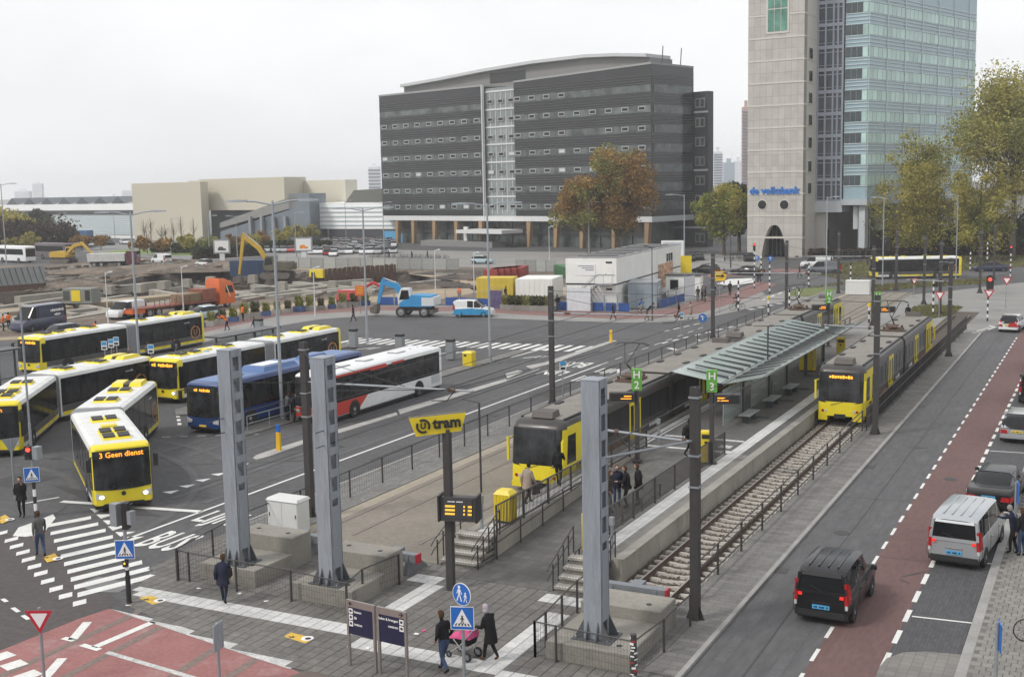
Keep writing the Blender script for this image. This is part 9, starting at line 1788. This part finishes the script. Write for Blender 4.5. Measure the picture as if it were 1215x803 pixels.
for (x,y,f,ps,tp,lg,lab,ct) in ((728,380,170,'walk1',K_black,K_black,'person in black walking before the site office',0),(767,380,20,'bend',K_black,K_grey,'person bending beside the slim dark lamp post',0),(806,378,190,'walk1',K_black,K_black,'person in black walking on the red cycle track',0),(820,379,170,'walk3',K_beige,K_beige,'person in beige coat walking on the red cycle track',1),(866,351,80,'stand',K_black,K_black,'person in black standing behind the yellow diversion sign',0),(828,358,100,'stand',K_dkbrown,K_grey,'person in brown in the group by the white banner',0),(833,357,60,'talk',K_grey,K_black,'person in grey in the group by the white banner',0),(837,358,200,'bulky',K_black,K_black,'person in black in the group by the white banner',0),(847,355,90,'stand',K_black,K_black,'person standing just right of the banner group',0),(902,336,90,'walk1',K_black,K_jean,'person crossing at the bank arch',0),(899,335,80,'bulky',K_black,K_black,'person beside another crossing at the bank arch',0),(949,329,180,'walk1',K_brown,K_black,'person walking before the white van',0),(977,383,100,'stand',K_black,K_black,'person in black at the far end of the platform',0),(1077,383,80,'stand',K_black,K_black,'person in black beyond the right tram',0),(489,309,170,'walk1',K_black,K_black,'tiny pedestrian before the wooden columns',0),(507,308,10,'walk1',K_black,K_grey,'second tiny pedestrian before the wooden columns',0),(462,308,190,'stand',K_black,K_black,'tiny person by the bicycles at the office block',0),(600,357,60,'stand',K_black,K_grey,'person behind the purple banner',0),(545,357,90,'stand',K_orange,K_grey,'worker with helmet behind the blue barrier',0),(662,369,120,'walk1',K_black,K_jean,'person with bicycle beside the white banner',0)):
 person(lab,P_(x,y,.03),R(f),ps,tp,lg,H_brown,1.78,coat=(tp,.7) if ct else None)
person('person leaning towards the silver van at the taxi rank',P_(1203,657,.1),R(150),'reach',K_navy,K_black,H_grey,1.78); person('person in dark jacket and jeans on the right pavement',P_(1213,660,.1),R(130),'stand',K_black,K_jean,H_brown,1.78)
def bicycle(lab,p,rz,grp=None,rider=None):
 t = thing('bicycle',lab,'bicycle',p,rz,grp)
 for x in (.55,-.5):
  m = MB(); n = 16
  for i in range(n): a_,b_ = 6.28318*i/n,6.28318*(i+1)/n; m.cyl((x+.34*math.cos(a_),0,.35+.34*math.sin(a_)),(x+.34*math.cos(b_),0,.35+.34*math.sin(b_)),.02,n=5,cap=False)
  for i in range(6): a_ = 3.14159*i/6; m.cyl((x+.33*math.cos(a_),0,.35+.33*math.sin(a_)),(x-.33*math.cos(a_),0,.35-.33*math.sin(a_)),.004,n=3,cap=False)
  m.build('wheel',rubber,t)
 m = MB(); m.tube([(-.5,0,.35),(-.05,0,.32),(.42,0,.85),(-.15,0,.8),(-.05,0,.32)],.018); m.tube([(-.5,0,.35),(-.15,0,.8)],.014); m.tube([(.55,0,.35),(.4,0,1.0)],.016); m.tube([(-.15,0,.8),(-.18,0,.95)],.014); m.build('frame',K_black,t)
 m = MB(); m.tube([(.28,-.28,1.05),(.4,-.1,1.02),(.4,.1,1.02),(.28,.28,1.05)],.014); m.build('handlebar',black,t); m = MB(); m.tbox((-.2,0,.98),(.26,.16,.07),.03); m.build('saddle',black,t)
for (x,y,rz,tp,lab,lb2) in ((759,374,15,K_blue,'bicycle of the rider in blue before the grey cabin','cyclist in blue jacket riding before the grey cabin'),(875,368,200,K_black,'bicycle of the rider in black on the cycle track','cyclist in black riding on the red cycle track'),(384+278,371,80,K_brown,'bicycle beside the white banner barrier',None)):
 p = G(x,y); bicycle(lab,p,R(rz));
 if lb2: person(lb2,(p.x-.15*math.cos(R(rz)),p.y-.15*math.sin(R(rz)),.02),R(rz),'ride',tp,K_beige if 'blue' in lb2 else K_black,H_black,1.76)
p = G(1213,758,.1); bicycle('bicycle parked on the right pavement, only its wheel in view',(p.x+.55,p.y,.11),R(20))
rb = random.Random(12); first = None
def many_bikes(x0,y0,x1,y1,n,lab,grp):
 global first
 for i in range(n):
  u = i/(n-1); p = G(x0+(x1-x0)*u+rb.uniform(-1,1),y0+(y1-y0)*u+rb.uniform(-.3,.3))
  if first is None: bicycle(lab,p,R(80),grp); first = [o for o in col.objects if o.name.startswith('bicycle') and o.parent is None][-1]
  else: copy_tree(first,p,R(80)+rb.uniform(-.4,.4),lab,grp)
many_bikes(996,308.5,1045,307,26,'bicycle in the packed racks before the bank tower','bicycles racked before the bank'); many_bikes(440,307,530,309,26,'bicycle parked before the dark office block','bicycles before the office block'); many_bikes(1148,314,1205,311,12,'bicycle parked under the tall olive tree','bicycles under the olive tree'); many_bikes(860,310,884,309,8,'bicycle parked left of the bank arch','bicycles left of the bank arch')
p,q = G(992,309),G(1048,307); d = q-p; t = thing('bicycle_rack','long dark bicycle rack before the bank tower','bicycle rack',p,math.atan2(d.y,d.x))
for z in (.5,1.6): m = MB(); m.bx(0,d.length,-.05,.05,z,z+.08); m.build('rail',steel_d,t)
for i in range(9): m = MB(); m.bx(d.length*i/8-.05,d.length*i/8+.05,-.05,.05,0,1.6); m.build('post',steel_d,t)
for i,(x,y) in enumerate(((494,752),(503,748),(436,769),(236,698),(316,713),(284,704),(660,745))):
 p = G(x,y,.03); m = MB(); m.slab([(-.08,-.05,0),(.09,-.04,.01),(.06,.07,.005),(-.07,.05,.015)],(0,0,.008)); tag(m.build('paper_litter',signwhite if i != 1 else K_pink,None,0,loc=(p.x,p.y,.034),rz=i),'scrap of paper litter lying on the grey paving','litter','litter on the paving')
HAZE = 0.0003
# ================================================================ haze
hm = bpy.data.materials.new('haze_air'); hm.use_nodes = True; t = hm.node_tree; t.nodes.remove(t.nodes['Principled BSDF'])
pv = t.nodes.new('ShaderNodeVolumePrincipled'); pv.inputs['Color'].default_value = (.97,.98,1,1); pv.inputs['Density'].default_value = HAZE; pv.inputs['Anisotropy'].default_value = .1
t.links.new(pv.outputs[0],t.nodes['Material Output'].inputs['Volume'])
m = MB(); m.bx(-2600,2600,-130,4300,-4.5,64); tag(m.build('haze',hm),kind='stuff')
